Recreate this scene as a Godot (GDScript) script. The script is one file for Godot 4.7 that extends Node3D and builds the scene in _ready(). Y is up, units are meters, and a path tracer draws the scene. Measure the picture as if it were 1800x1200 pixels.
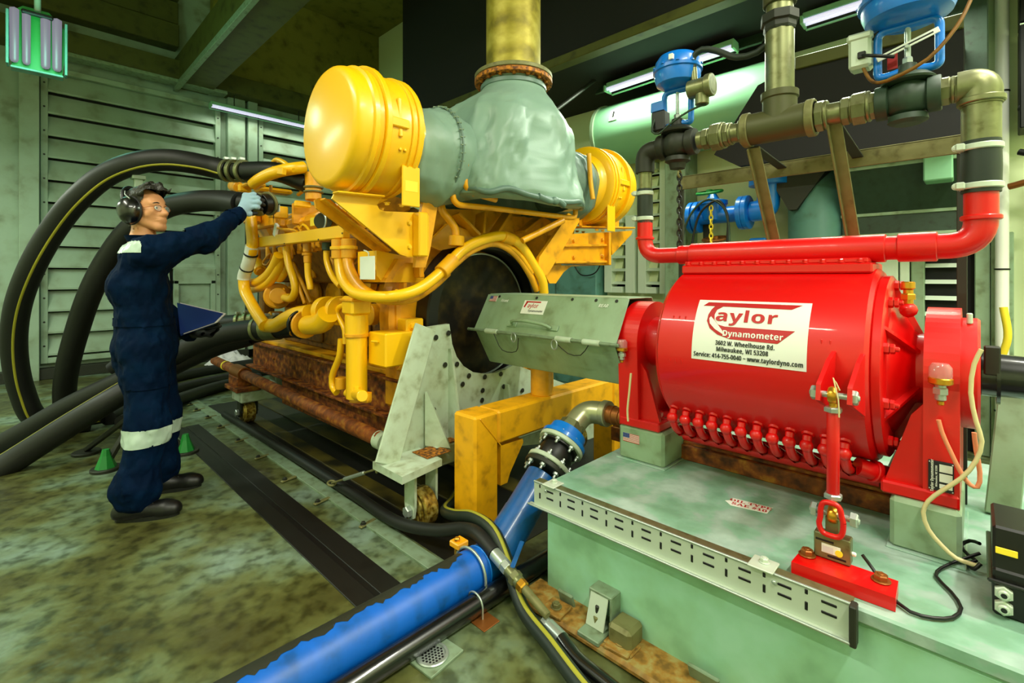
extends Node3D
# Engine test cell: a yellow diesel engine drives a red dynamometer; a worker stands at the engine's front.
# x runs across the cell, -z runs along the drive shaft towards the engine's front, y is up; metres.

const EYE_HEIGHT := 1.30
const LENS := 849.0          # focal length in pixels of the 1800 x 1200 frame
var M := {}
var taken := {}

func _ready():
	var cam := Camera3D.new()
	cam.name = "camera"
	add_child(cam)
	cam.position = Vector3(0, EYE_HEIGHT, 0)
	cam.rotation_degrees = Vector3(0, -46.0, 0)
	cam.near = 0.1
	cam.far = 60.0
	cam.projection = Camera3D.PROJECTION_FRUSTUM
	cam.size = 0.1 * 1200.0 / LENS
	cam.frustum_offset = Vector2(0, -0.1 * 113.0 / LENS)
	cam.current = true
	var we := WorldEnvironment.new()
	we.name = "environment"
	var env := Environment.new()
	env.background_mode = Environment.BG_COLOR
	env.background_color = Color(0.02, 0.025, 0.02)
	env.tonemap_mode = Environment.TONE_MAPPER_LINEAR
	env.tonemap_exposure = 1.0
	env.sdfgi_enabled = true
	env.ssao_enabled = true
	env.ssil_enabled = true
	we.environment = env
	add_child(we)
	# ceiling battens of the cell, the ones behind and beside the camera (position, length along z or x, energy, colour)
	batten(Vector3(0.5, 4.3, 1.3), false, 2.4, 17.0, Color(1.0, 1.0, 0.92), "twin tube batten on the ceiling behind the camera", "ceiling battens")
	batten(Vector3(-1.5, 3.0, -6.2), true, 2.4, 11.0, Color(0.95, 1.0, 0.9), "twin tube batten on the ceiling before the louver doors", "ceiling battens")
	batten(Vector3(-1.5, 4.3, -2.4), true, 2.4, 14.0, Color(1.0, 1.0, 0.9), "twin tube batten on the ceiling left of the camera", "ceiling battens")
	batten(Vector3(2.9, 4.3, 1.6), true, 2.4, 20.0, Color(1.0, 1.0, 0.92), "twin tube batten on the ceiling right of the camera", "ceiling battens")
	materials()
	build_room()
	build_engine()
	build_cart()
	build_dyno()
	build_pipes()
	build_background()
	build_person()

func V(x, y, z) -> Vector3:
	return Vector3(x, y, z)

# ------------------------------------------------------------------ naming and tagging
func numbered(called: String) -> String:
	if not taken.has(called):
		taken[called] = 0
		return called
	taken[called] += 1
	return "%s_%03d" % [called, taken[called]]

func thing(called, label, category, at := Vector3.ZERO, group := "") -> Node3D:
	var o := Node3D.new()
	o.name = numbered(called)
	add_child(o)
	o.position = at
	tag(o, label, category, group)
	return o

func tag(o, label, category, group := "", kind := ""):
	if label: o.set_meta("label", label)
	if category: o.set_meta("category", category)
	if group: o.set_meta("group", group)
	if kind: o.set_meta("kind", kind)
	return o

func origin_of(p: Node) -> Vector3:
	var at := Vector3.ZERO
	while p != self and p != null:
		at += p.position
		p = p.get_parent()
	return at

# commits a builder (world coordinates) as ONE named mesh whose origin is its own foot
func put(b: MB, called: String, m, parent: Node = self, label := "") -> MeshInstance3D:
	var o := MeshInstance3D.new()
	o.name = numbered(called) if parent == self else called
	parent.add_child(o, true)
	var lo: Vector3 = b.v[0]
	var hi: Vector3 = b.v[0]
	for p in b.v:
		lo = lo.min(p)
		hi = hi.max(p)
	var c := Vector3((lo.x + hi.x) / 2, lo.y, (lo.z + hi.z) / 2)
	var arr := []
	arr.resize(Mesh.ARRAY_MAX)
	var vv := b.v
	for i in vv.size(): vv[i] -= c
	arr[Mesh.ARRAY_VERTEX] = vv
	arr[Mesh.ARRAY_NORMAL] = b.n
	var me := ArrayMesh.new()
	me.add_surface_from_arrays(Mesh.PRIMITIVE_TRIANGLES, arr)
	me.surface_set_material(0, M[m] if m is String else m)
	o.mesh = me
	o.position = c - origin_of(parent)
	if label: o.set_meta("label", label)
	return o

func solo(b: MB, called: String, m, label: String, category: String, group := "") -> MeshInstance3D:
	return tag(put(b, called, m), label, category, group)

func struct(b: MB, called: String, m, parent: Node = self) -> MeshInstance3D:
	var o := put(b, called, m, parent)
	if parent == self: o.set_meta("kind", "structure")
	return o

# ------------------------------------------------------------------ mesh builder
class MB:
	var v := PackedVector3Array()
	var n := PackedVector3Array()

	func tri(a: Vector3, b: Vector3, c: Vector3, na: Vector3, nb: Vector3, nc: Vector3):
		if (b - a).cross(c - a).dot(na + nb + nc) > 0.0:
			v.append_array([a, c, b])
			n.append_array([na, nc, nb])
		else:
			v.append_array([a, b, c])
			n.append_array([na, nb, nc])

	func quad(a, b, c, d, na, nb = null, nc = null, nd = null):
		if nb == null:
			nb = na; nc = na; nd = na
		tri(a, b, c, na, nb, nc)
		tri(a, c, d, na, nc, nd)

	# chamfered box
	func box(t: Transform3D, s: Vector3, e := 0.004) -> MB:
		var h := s / 2
		e = minf(e, minf(h.x, minf(h.y, h.z)) * 0.9)
		var q := func(i, sg):   # the corner's point on the face across axis i
			var p := Vector3(sg[0] * (h.x - e), sg[1] * (h.y - e), sg[2] * (h.z - e))
			p[i] = sg[i] * h[i]
			return t * p
		var bs := t.basis
		for i in 3:
			var j := (i + 1) % 3
			var k := (i + 2) % 3
			for si in [-1, 1]:
				var sg := [0, 0, 0]
				sg[i] = si
				var pts = []
				for jk in [[-1, -1], [1, -1], [1, 1], [-1, 1]]:
					sg[j] = jk[0]; sg[k] = jk[1]
					pts.append(q.call(i, sg))
				var nn: Vector3 = (bs[i] * si).normalized()
				quad(pts[0], pts[1], pts[2], pts[3], nn)
				for sj in [-1, 1]:
					sg[i] = si; sg[j] = sj
					sg[k] = -1
					var a = q.call(i, sg)
					var b = q.call(j, sg)
					sg[k] = 1
					quad(a, b, q.call(j, sg), q.call(i, sg), (bs[i] * si + bs[j] * sj).normalized())
		for sx in [-1, 1]:
			for sy in [-1, 1]:
				for sz in [-1, 1]:
					var sg := [sx, sy, sz]
					var nn: Vector3 = (bs.x * sx + bs.y * sy + bs.z * sz).normalized()
					tri(q.call(0, sg), q.call(1, sg), q.call(2, sg), nn, nn, nn)
		return self

	# axis-aligned chamfered box from corner to corner
	func bx(a: Vector3, b: Vector3, e := 0.004) -> MB:
		return box(Transform3D(Basis(), (a + b) / 2), (b - a).abs(), e)

	# bar from a to b, w across and h along up
	func bar(a: Vector3, b: Vector3, w: float, h: float, up := Vector3.UP, e := 0.004) -> MB:
		var d := (b - a).normalized()
		var x := up.cross(d)
		if x.length() < 0.01: x = Vector3.RIGHT.cross(d)
		x = x.normalized()
		var y := d.cross(x)
		return box(Transform3D(Basis(x, y, d), (a + b) / 2), Vector3(w, h, a.distance_to(b)), e)

	static func along(at: Vector3, d: Vector3) -> Transform3D:   # a frame whose y runs along d
		d = d.normalized()
		var x := d.cross(Vector3.FORWARD if absf(d.z) < 0.9 else Vector3.RIGHT).normalized()
		return Transform3D(Basis(x, d, x.cross(d)), at)

	# solid of revolution about the frame's y; profile of (radius, height); sharp above 35 degrees
	func lathe(t: Transform3D, prof: Array, seg := 24, flat := false, a0 := 0.0, a1 := TAU) -> MB:
		var m := prof.size()
		var sn := []
		for i in m - 1:
			var d: Vector2 = prof[i + 1] - prof[i]
			sn.append(Vector2(d.y, -d.x).normalized())
		for i in m - 1:
			var p: Vector2 = prof[i]
			var q: Vector2 = prof[i + 1]
			if p.distance_to(q) < 1e-6: continue
			var np: Vector2 = sn[i]
			var nq: Vector2 = sn[i]
			if not flat:
				if i > 0 and sn[i - 1].dot(sn[i]) > 0.8: np = (sn[i - 1] + sn[i]).normalized()
				if i < m - 2 and sn[i + 1].dot(sn[i]) > 0.8: nq = (sn[i + 1] + sn[i]).normalized()
			for k in seg:
				var b0 := a0 + (a1 - a0) * k / seg
				var b1 := a0 + (a1 - a0) * (k + 1) / seg
				var c0 := Vector2(cos(b0), sin(b0))
				var c1 := Vector2(cos(b1), sin(b1))
				var n0 := c0
				var n1 := c1
				if flat:
					n0 = (c0 + c1).normalized()
					n1 = n0
				var A := t * Vector3(p.x * c0.x, p.y, p.x * c0.y)
				var B := t * Vector3(p.x * c1.x, p.y, p.x * c1.y)
				var C := t * Vector3(q.x * c1.x, q.y, q.x * c1.y)
				var D := t * Vector3(q.x * c0.x, q.y, q.x * c0.y)
				var bs := t.basis.inverse().transposed()
				var nA := (bs * Vector3(np.x * n0.x, np.y, np.x * n0.y)).normalized()
				var nB := (bs * Vector3(np.x * n1.x, np.y, np.x * n1.y)).normalized()
				var nC := (bs * Vector3(nq.x * n1.x, nq.y, nq.x * n1.y)).normalized()
				var nD := (bs * Vector3(nq.x * n0.x, nq.y, nq.x * n0.y)).normalized()
				if p.x > 1e-5: tri(A, B, C, nA, nB, nC)
				if q.x > 1e-5: tri(A, C, D, nA, nC, nD)
		return self

	# cylinder from a to b with a small chamfer
	func cyl(a: Vector3, b: Vector3, r: float, seg := 20, e := 0.003, r2 := -1.0) -> MB:
		var L := a.distance_to(b)
		if r2 < 0: r2 = r
		e = minf(e, minf(L, minf(r, r2)) * 0.4)
		return lathe(along(a, b - a), [Vector2(0, 0), Vector2(r - e, 0), Vector2(r, e), Vector2(r2, L - e), Vector2(r2 - e, L), Vector2(0, L)], seg)

	# disc-like ring from a along d: outer r, inner hole
	func ring(a: Vector3, d: Vector3, r: float, hole: float, L: float, seg := 32, e := 0.003) -> MB:
		return lathe(along(a, d), [Vector2(hole, 0), Vector2(r - e, 0), Vector2(r, e), Vector2(r, L - e), Vector2(r - e, L), Vector2(hole, L), Vector2(hole, 0)], seg)

	func hexa(a: Vector3, d: Vector3, r: float, h: float) -> MB:   # hexagonal head or nut
		return lathe(along(a, d), [Vector2(r, 0), Vector2(r, h * 0.8), Vector2(r * 0.85, h), Vector2(0, h)], 6, true)

	func bolt(a: Vector3, d: Vector3, r: float, h := -1.0) -> MB:   # washer, head and a stub of thread
		if h < 0: h = r * 0.9
		d = d.normalized()
		cyl(a, a + d * h * 0.25, r * 1.35, 12, 0.001)
		hexa(a + d * h * 0.2, d, r, h)
		return cyl(a + d * h, a + d * h * 1.35, r * 0.5, 8, 0.001)

	func ball(c: Vector3, r, seg := 16) -> MB:
		var rr: Vector3 = r if r is Vector3 else Vector3(r, r, r)
		var rows := seg / 2
		for i in rows:
			for k in seg:
				var P := []
				var N := []
				for ik in [[i, k], [i, k + 1], [i + 1, k + 1], [i + 1, k]]:
					var th: float = PI * ik[0] / rows
					var ph: float = TAU * ik[1] / seg
					var d := Vector3(sin(th) * cos(ph), cos(th), sin(th) * sin(ph))
					P.append(c + d * rr)
					N.append((d / rr).normalized())
				if i > 0: tri(P[0], P[1], P[2], N[0], N[1], N[2])
				if i < rows - 1: tri(P[0], P[2], P[3], N[0], N[2], N[3])
				elif i == rows - 1: tri(P[0], P[1], P[2], N[0], N[1], N[2])
		return self

	static func smooth_path(pts: Array, step := 0.03) -> Array:
		if pts.size() < 3: return pts
		var out := []
		for i in pts.size() - 1:
			var p1: Vector3 = pts[i]
			var p2: Vector3 = pts[i + 1]
			var p0: Vector3 = pts[i - 1] if i > 0 else p1 * 2 - p2
			var p3: Vector3 = pts[i + 2] if i + 2 < pts.size() else p2 * 2 - p1
			var cnt := clampi(int(p1.distance_to(p2) / step), 2, 24)
			var k1 := sqrt(maxf(p0.distance_to(p1), 1e-4))
			var k2 := sqrt(maxf(p1.distance_to(p2), 1e-4))
			var k3 := sqrt(maxf(p2.distance_to(p3), 1e-4))
			for j in cnt:
				var t := k1 + k2 * j / cnt      # centripetal Catmull-Rom
				var A1 := p0.lerp(p1, t / k1)
				var A2 := p1.lerp(p2, (t - k1) / k2)
				var A3 := p2.lerp(p3, (t - k1 - k2) / k3)
				var B1 := A1.lerp(A2, t / (k1 + k2))
				var B2 := A2.lerp(A3, (t - k1) / (k2 + k3))
				out.append(B1.lerp(B2, (t - k1) / k2))
		out.append(pts[-1])
		return out

	# pipe with rounded bends: straight runs, each corner replaced by an arc of about radius br
	static func bent(pts: Array, br: float) -> Array:
		var out := [pts[0]]
		for i in range(1, pts.size() - 1):
			var a: Vector3 = pts[i - 1]
			var b: Vector3 = pts[i]
			var c: Vector3 = pts[i + 1]
			var r := minf(br, minf(a.distance_to(b), b.distance_to(c)) * 0.48)
			var p := b + (a - b).normalized() * r
			var q := b + (c - b).normalized() * r
			for j in 9:
				var t := j / 8.0
				out.append(p.lerp(b, t).lerp(b.lerp(q, t), t))
		out.append(pts[-1])
		return out

	# tube along a path (r a number or one per point)
	func tube(path: Array, r, seg := 12, caps := true) -> MB:
		var m := path.size()
		var T := []
		for i in m:
			var d: Vector3 = path[mini(i + 1, m - 1)] - path[maxi(i - 1, 0)]
			T.append(d.normalized())
		var u: Vector3 = T[0].cross(Vector3.UP)
		if u.length() < 0.05: u = T[0].cross(Vector3.RIGHT)
		u = u.normalized()
		var rings := []
		var norms := []
		for i in m:
			u = (u - T[i] * u.dot(T[i])).normalized()
			var w: Vector3 = T[i].cross(u)
			var rad: float = r[i] if r is Array else r
			var rg := []
			var nn = []
			for k in seg:
				var a := TAU * k / seg
				var d := u * cos(a) + w * sin(a)
				rg.append(path[i] + d * rad)
				nn.append(d)
			rings.append(rg)
			norms.append(nn)
		for i in m - 1:
			for k in seg:
				var k2 := (k + 1) % seg
				quad(rings[i][k], rings[i][k2], rings[i + 1][k2], rings[i + 1][k], norms[i][k], norms[i][k2], norms[i + 1][k2], norms[i + 1][k])
		if caps:
			for e in [0, m - 1]:
				var nn: Vector3 = T[e] * (-1 if e == 0 else 1)
				for k in seg: tri(path[e], rings[e][k], rings[e][(k + 1) % seg], nn, nn, nn)
		return self

	func hose(pts: Array, r, seg := 12) -> MB:
		return tube(smooth_path(pts), r, seg)

	func pipe(pts: Array, r: float, br := 0.08, seg := 14) -> MB:
		return tube(bent(pts, br), r, seg)

	# plate: polygon in the frame's x and y, from z = 0 to z = depth
	func prism(t: Transform3D, poly: Array, depth: float) -> MB:
		var pp := PackedVector2Array(poly)
		if Geometry2D.is_polygon_clockwise(pp): pp.reverse()
		var idx := Geometry2D.triangulate_polygon(pp)
		var bs := t.basis
		var nz := bs.z.normalized() * signf(depth)
		for i in range(0, idx.size(), 3):
			var a := pp[idx[i]]
			var b := pp[idx[i + 1]]
			var c := pp[idx[i + 2]]
			tri(t * Vector3(a.x, a.y, depth), t * Vector3(b.x, b.y, depth), t * Vector3(c.x, c.y, depth), nz, nz, nz)
			tri(t * Vector3(a.x, a.y, 0), t * Vector3(b.x, b.y, 0), t * Vector3(c.x, c.y, 0), -nz, -nz, -nz)
		var m := pp.size()
		for i in m:
			var a := pp[i]
			var b := pp[(i + 1) % m]
			if a.distance_to(b) < 1e-6: continue
			var d := (b - a).normalized()
			var nn: Vector3 = (bs * Vector3(d.y, -d.x, 0)).normalized()
			quad(t * Vector3(a.x, a.y, 0), t * Vector3(b.x, b.y, 0), t * Vector3(b.x, b.y, depth), t * Vector3(a.x, a.y, depth), nn)
		return self

	func plate_z(poly: Array, z: float, depth: float) -> MB:   # polygon of (x, y)
		return prism(Transform3D(Basis(), Vector3(0, 0, z)), poly, depth)

	func plate_x(poly: Array, x: float, depth: float) -> MB:   # polygon of (z, y)
		return prism(Transform3D(Basis(Vector3(0, 0, 1), Vector3(0, 1, 0), Vector3(1, 0, 0)), Vector3(x, 0, 0)), poly, depth)

	func plate_y(poly: Array, y: float, depth: float) -> MB:   # polygon of (x, z)
		return prism(Transform3D(Basis(Vector3(1, 0, 0), Vector3(0, 0, 1), Vector3(0, 1, 0)), Vector3(0, y, 0)), poly, depth)

	# smooth surface through rows of points; closed joins each row's ends
	func sheet(rows: Array, closed := false, inside := Vector3.INF) -> MB:
		var R := rows.size()
		var C: int = rows[0].size()
		var N := []
		for i in R:
			var rn := []
			for k in C:
				var du: Vector3
				if closed: du = rows[i][(k + 1) % C] - rows[i][(k - 1 + C) % C]
				else: du = rows[i][mini(k + 1, C - 1)] - rows[i][maxi(k - 1, 0)]
				var dv: Vector3 = rows[mini(i + 1, R - 1)][k] - rows[maxi(i - 1, 0)][k]
				rn.append(du.cross(dv).normalized())
			N.append(rn)
		if inside != Vector3.INF:
			var s := 0.0
			for i in R:
				for k in C: s += N[i][k].dot(rows[i][k] - inside)
			if s < 0:
				for i in R:
					for k in C: N[i][k] = -N[i][k]
		for i in R - 1:
			for k in (C if closed else C - 1):
				var k2 := (k + 1) % C
				quad(rows[i][k], rows[i][k2], rows[i + 1][k2], rows[i + 1][k], N[i][k], N[i][k2], N[i + 1][k2], N[i + 1][k])
		return self

	func torus(c: Vector3, axis: Vector3, R: float, r: float, seg := 24, seg2 := 8) -> MB:
		var t := along(c, axis)
		var path := []
		for i in seg + 1:
			var a := TAU * i / seg
			path.append(t * Vector3(cos(a) * R, 0, sin(a) * R))
		return tube(path, r, seg2, false)

	# oval link of a chain
	func link(c: Vector3, along_dir: Vector3, side: Vector3, L: float, W: float, r: float) -> MB:
		var path := []
		for i in 17:
			var a := TAU * i / 16
			path.append(c + along_dir * cos(a) * L / 2 + side * sin(a) * W / 2)
		return tube(path, r, 6, false)

	# raised lettering laid on a surface by place(x, y, z) -> point
	func text(words: String, height: float, place: Callable, font: Font, depth := 0.001, width := 1.0, slant := 0.0) -> MB:
		var tm := TextMesh.new()
		tm.text = words
		tm.font = font
		tm.font_size = 64
		tm.pixel_size = height / 46.0
		tm.depth = depth
		tm.curve_step = 2.0
		var a := tm.surface_get_arrays(0) if tm.get_surface_count() > 0 else []
		if a.is_empty(): return self
		var vs: PackedVector3Array = a[Mesh.ARRAY_VERTEX]
		var id = a[Mesh.ARRAY_INDEX]
		if width < 0.0:   # fit to a given length
			var w0 := 0.0
			var w1 := 0.0
			for q in vs:
				w0 = minf(w0, q.x)
				w1 = maxf(w1, q.x)
			width = -width / maxf(w1 - w0, 1e-5)
		var cnt: int = id.size() if id != null and id.size() > 0 else vs.size()
		for i in range(0, cnt, 3):
			var P := []
			for j in 3:
				var q: Vector3 = vs[id[i + j]] if id != null and id.size() > 0 else vs[i + j]
				P.append(place.call(q.x * width + q.y * slant, q.y, q.z + depth / 2))
			var nn: Vector3 = -(P[1] - P[0]).cross(P[2] - P[0]).normalized()
			v.append_array(P)
			n.append_array([nn, nn, nn])
		return self

# ------------------------------------------------------------------ materials
func noise_tex(seed_: int, freq: float, colors: Array, stops: Array, size := 512, kind := FastNoiseLite.TYPE_SIMPLEX_SMOOTH, oct := 5, bump := 0.0) -> NoiseTexture2D:
	var nz := FastNoiseLite.new()
	nz.seed = seed_
	nz.noise_type = kind
	nz.frequency = freq
	nz.fractal_octaves = oct
	var t := NoiseTexture2D.new()
	t.width = size
	t.height = size
	t.seamless = true
	t.noise = nz
	if bump > 0.0:
		t.as_normal_map = true
		t.bump_strength = bump
	else:
		var g := Gradient.new()
		g.offsets = PackedFloat32Array(stops)
		g.colors = PackedColorArray(colors)
		t.color_ramp = g
	return t

func mat(called: String, c: Color, rough := 0.5, metal := 0.0, tex: Texture2D = null, scale := 1.0, bump: Texture2D = null, bump_scale := 1.0) -> StandardMaterial3D:
	var m := StandardMaterial3D.new()
	m.resource_name = called
	m.albedo_color = c
	m.roughness = rough
	m.metallic = metal
	if tex or bump:
		m.uv1_triplanar = true
		m.uv1_world_triplanar = true
		m.uv1_scale = Vector3(scale, scale, scale)
	if tex: m.albedo_texture = tex
	if bump:
		m.normal_enabled = true
		m.normal_texture = bump
		m.normal_scale = bump_scale
	M[called] = m
	return m

func gloss(m: StandardMaterial3D, amount := 0.7, rough := 0.12) -> StandardMaterial3D:
	m.clearcoat_enabled = true
	m.clearcoat = amount
	m.clearcoat_roughness = rough
	return m

func glow(called: String, c: Color, e: float) -> StandardMaterial3D:
	var m := mat(called, Color(0.9, 0.9, 0.9), 0.4)
	m.emission_enabled = true
	m.emission = c
	m.emission_energy_multiplier = e
	return m

func materials():
	var W := Color.WHITE
	# dirt that leaves most of the paint clean, and stronger wear
	var dirt := noise_tex(3, 0.012, [Color(0.72, 0.7, 0.62), Color(0.92, 0.91, 0.88), W], [0.1, 0.3, 0.55])
	var wear := noise_tex(7, 0.02, [Color(0.5, 0.44, 0.32), Color(0.82, 0.79, 0.7), Color(0.94, 0.93, 0.9), W], [0.08, 0.24, 0.42, 0.65])
	var soft := noise_tex(17, 0.012, [Color(0.8, 0.78, 0.72), Color(0.95, 0.94, 0.92), W], [0.08, 0.34, 0.6])
	var grain := noise_tex(11, 0.06, [], [], 512, FastNoiseLite.TYPE_SIMPLEX_SMOOTH, 3, 2.0)
	var lump := noise_tex(13, 0.02, [], [], 512, FastNoiseLite.TYPE_SIMPLEX_SMOOTH, 4, 3.0)
	gloss(mat("yellow", Color(0.96, 0.66, 0.0), 0.45, 0.0, dirt, 0.9), 0.35, 0.25)
	gloss(mat("yellow_clean", Color(1.0, 0.76, 0.0), 0.42), 0.4, 0.2)
	mat("yellow_old", Color(0.97, 0.69, 0.0), 0.5, 0.0, soft, 1.2)
	mat("ochre", Color(0.5, 0.33, 0.02), 0.6, 0.0, wear, 1.6)
	gloss(mat("red", Color(0.84, 0.0, 0.0), 0.4), 0.25, 0.05)
	gloss(mat("red_speckled", Color(0.84, 0.0, 0.0), 0.4, 0.0, null, 1.0, null), 0.4, 0.05)
	gloss(mat("blue", Color(0.0, 0.46, 0.86), 0.35), 0.4, 0.12)
	gloss(mat("blue_deep", Color(0.0, 0.33, 0.62), 0.38, 0.0, dirt, 1.4), 0.4, 0.15)
	mat("blue_pipe", Color(0.0, 0.36, 0.76), 0.45, 0.0, soft, 1.5)
	mat("base_green", W, 0.5, 0.0, noise_tex(23, 0.008, [Color(0.52, 0.7, 0.56), Color(0.58, 0.77, 0.63), Color(0.6, 0.8, 0.68), Color(0.63, 0.82, 0.72)], [0.15, 0.4, 0.6, 0.85]), 0.8)
	mat("base_top", W, 0.32, 0.0, noise_tex(24, 0.01, [Color(0.46, 0.62, 0.52), Color(0.52, 0.68, 0.59), Color(0.58, 0.68, 0.63), Color(0.66, 0.75, 0.71)], [0.2, 0.45, 0.55, 0.85]), 0.9, grain, 0.2)
	mat("guard_green", Color(0.56, 0.66, 0.54), 0.4, 0.0, soft, 1.1)
	mat("stand_green", Color(0.74, 0.8, 0.72), 0.5, 0.0, soft, 1.4)
	mat("wall_green", Color(0.58, 0.66, 0.58), 0.6, 0.0, soft, 0.4)
	mat("wall_pale", Color(0.88, 0.93, 0.74), 0.6)
	mat("wall_olive", Color(0.5, 0.49, 0.18), 0.7, 0.0, dirt, 0.5)
	mat("panel_green", Color(0.5, 0.72, 0.56), 0.45)
	mat("panel_white", Color(0.88, 0.94, 0.86), 0.45)
	mat("teal_panel", Color(0.36, 0.56, 0.52), 0.5, 0.0, dirt, 0.6)
	mat("beam_olive", Color(0.3, 0.31, 0.1), 0.6, 0.0, dirt, 0.7)
	mat("dark", Color(0.03, 0.03, 0.025), 0.8)
	mat("black", Color(0.025, 0.027, 0.03), 0.45)
	gloss(mat("black_gloss", Color(0.02, 0.022, 0.025), 0.3), 0.8, 0.1)
	mat("rubber", Color(0.055, 0.062, 0.055), 0.55, 0.0, null, 6.0, grain, 0.3)
	mat("rubber_green", Color(0.12, 0.16, 0.13), 0.5)
	mat("stripe", Color(0.62, 0.6, 0.16), 0.6)
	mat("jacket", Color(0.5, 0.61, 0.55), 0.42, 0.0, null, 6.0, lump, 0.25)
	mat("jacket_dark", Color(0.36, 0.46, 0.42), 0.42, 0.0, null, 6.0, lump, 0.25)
	mat("galv", Color(0.52, 0.53, 0.38), 0.4, 0.7, soft, 3.0)
	mat("galv_bright", Color(0.7, 0.7, 0.56), 0.35, 0.7)
	mat("steel", Color(0.72, 0.76, 0.74), 0.35, 0.7)
	mat("tray_steel", Color(0.78, 0.82, 0.76), 0.45, 0.25)
	mat("iron", Color(0.48, 0.47, 0.3), 0.55, 0.3, dirt, 2.0)
	mat("cast_green", Color(0.16, 0.24, 0.18), 0.55, 0.0, dirt, 2.0)
	mat("cast_olive", Color(0.3, 0.3, 0.17), 0.5, 0.2)
	mat("cast_dark", Color(0.14, 0.15, 0.11), 0.55, 0.1)
	mat("brass", Color(0.85, 0.62, 0.2), 0.3, 0.85)
	mat("copper_rust", Color(0.6, 0.36, 0.16), 0.4, 0.6)
	mat("rust", W, 0.65, 0.1, noise_tex(41, 0.02, [Color(0.3, 0.14, 0.035), Color(0.47, 0.23, 0.06), Color(0.58, 0.3, 0.08), Color(0.72, 0.48, 0.14)], [0.15, 0.4, 0.6, 0.85]), 1.2, grain, 0.4)
	mat("rust_flange", W, 0.6, 0.2, noise_tex(43, 0.03, [Color(0.3, 0.16, 0.04), Color(0.62, 0.36, 0.06), Color(0.8, 0.5, 0.08)], [0.25, 0.5, 0.7]), 2.5)
	mat("rust_edge", W, 0.65, 0.0, noise_tex(44, 0.02, [Color(0.44, 0.32, 0.1), Color(0.6, 0.43, 0.16), Color(0.62, 0.55, 0.32)], [0.2, 0.5, 0.8]), 1.6)
	mat("stack", W, 0.5, 0.35, noise_tex(45, 0.012, [Color(0.46, 0.41, 0.1), Color(0.62, 0.56, 0.17), Color(0.74, 0.68, 0.3)], [0.2, 0.5, 0.8]), 0.9)
	mat("wheel", W, 0.35, 0.5, noise_tex(46, 0.02, [Color(0.36, 0.26, 0.08), Color(0.62, 0.5, 0.16), Color(0.78, 0.7, 0.4)], [0.3, 0.5, 0.75]), 2.5)
	mat("flywheel", W, 0.5, 0.35, noise_tex(47, 0.012, [Color(0.07, 0.055, 0.025), Color(0.13, 0.1, 0.035), Color(0.24, 0.19, 0.06)], [0.3, 0.5, 0.85]), 1.2)
	mat("white", Color(0.92, 0.93, 0.9), 0.5)
	mat("ink_red", Color(0.72, 0.03, 0.05), 0.5)
	mat("ink_dark", Color(0.1, 0.11, 0.13), 0.5)
	mat("ink_blue", Color(0.1, 0.2, 0.5), 0.5)
	mat("label_yellow", Color(0.98, 0.86, 0.2), 0.5)
	mat("navy", Color(0.0, 0.1, 0.215), 0.8, 0.0, noise_tex(51, 0.01, [Color(0.8, 0.8, 0.85), W], [0.3, 0.7]), 1.5, lump, 0.5)
	M["navy"].metallic_specular = 0.2
	mat("reflective", Color(0.72, 0.8, 0.76), 0.35)
	mat("skin", Color(0.86, 0.6, 0.42), 0.5)
	mat("hair", Color(0.1, 0.09, 0.05), 0.5)
	mat("glove", Color(0.6, 0.72, 0.8), 0.8)
	mat("glove_dark", Color(0.05, 0.055, 0.06), 0.6)
	mat("clear_plastic", Color(0.85, 0.6, 0.6, 0.45), 0.15).transparency = BaseMaterial3D.TRANSPARENCY_ALPHA
	mat("lens", Color(0.9, 0.95, 0.95, 0.22), 0.05).transparency = BaseMaterial3D.TRANSPARENCY_ALPHA
	mat("oil", Color(0.75, 0.45, 0.08), 0.2)
	mat("cable_cream", Color(0.86, 0.8, 0.6), 0.5)
	mat("cable_pink", Color(0.9, 0.55, 0.4), 0.45)
	mat("green_wheel", Color(0.1, 0.5, 0.2), 0.5)
	mat("paper", Color(0.85, 0.83, 0.86), 0.6)
	# floor: worn paint over concrete in green, olive and blue-grey patches, scratched
	var fl := mat("floor", W, 0.34, 0.0, noise_tex(61, 0.0035, [Color(0.27, 0.27, 0.13), Color(0.33, 0.34, 0.18), Color(0.37, 0.4, 0.25), Color(0.4, 0.46, 0.35), Color(0.46, 0.54, 0.48)], [0.2, 0.4, 0.52, 0.66, 0.85], 1024, FastNoiseLite.TYPE_SIMPLEX_SMOOTH, 6), 0.33, grain, 0.3)
	fl.detail_enabled = true
	fl.detail_blend_mode = BaseMaterial3D.BLEND_MODE_MUL
	fl.detail_albedo = noise_tex(62, 0.03, [Color(0.66, 0.66, 0.62), Color(0.88, 0.88, 0.86), W], [0.2, 0.42, 0.62], 1024, FastNoiseLite.TYPE_SIMPLEX_SMOOTH, 6)
	fl.detail_uv_layer = BaseMaterial3D.DETAIL_UV_1
	mat("floor_olive", W, 0.45, 0.0, noise_tex(63, 0.01, [Color(0.1, 0.09, 0.03), Color(0.24, 0.21, 0.06), Color(0.32, 0.28, 0.09)], [0.25, 0.5, 0.75]), 0.6)
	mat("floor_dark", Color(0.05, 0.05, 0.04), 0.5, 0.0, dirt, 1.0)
	mat("rail_grey", Color(0.5, 0.58, 0.48), 0.5, 0.1, soft, 2.0)

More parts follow.
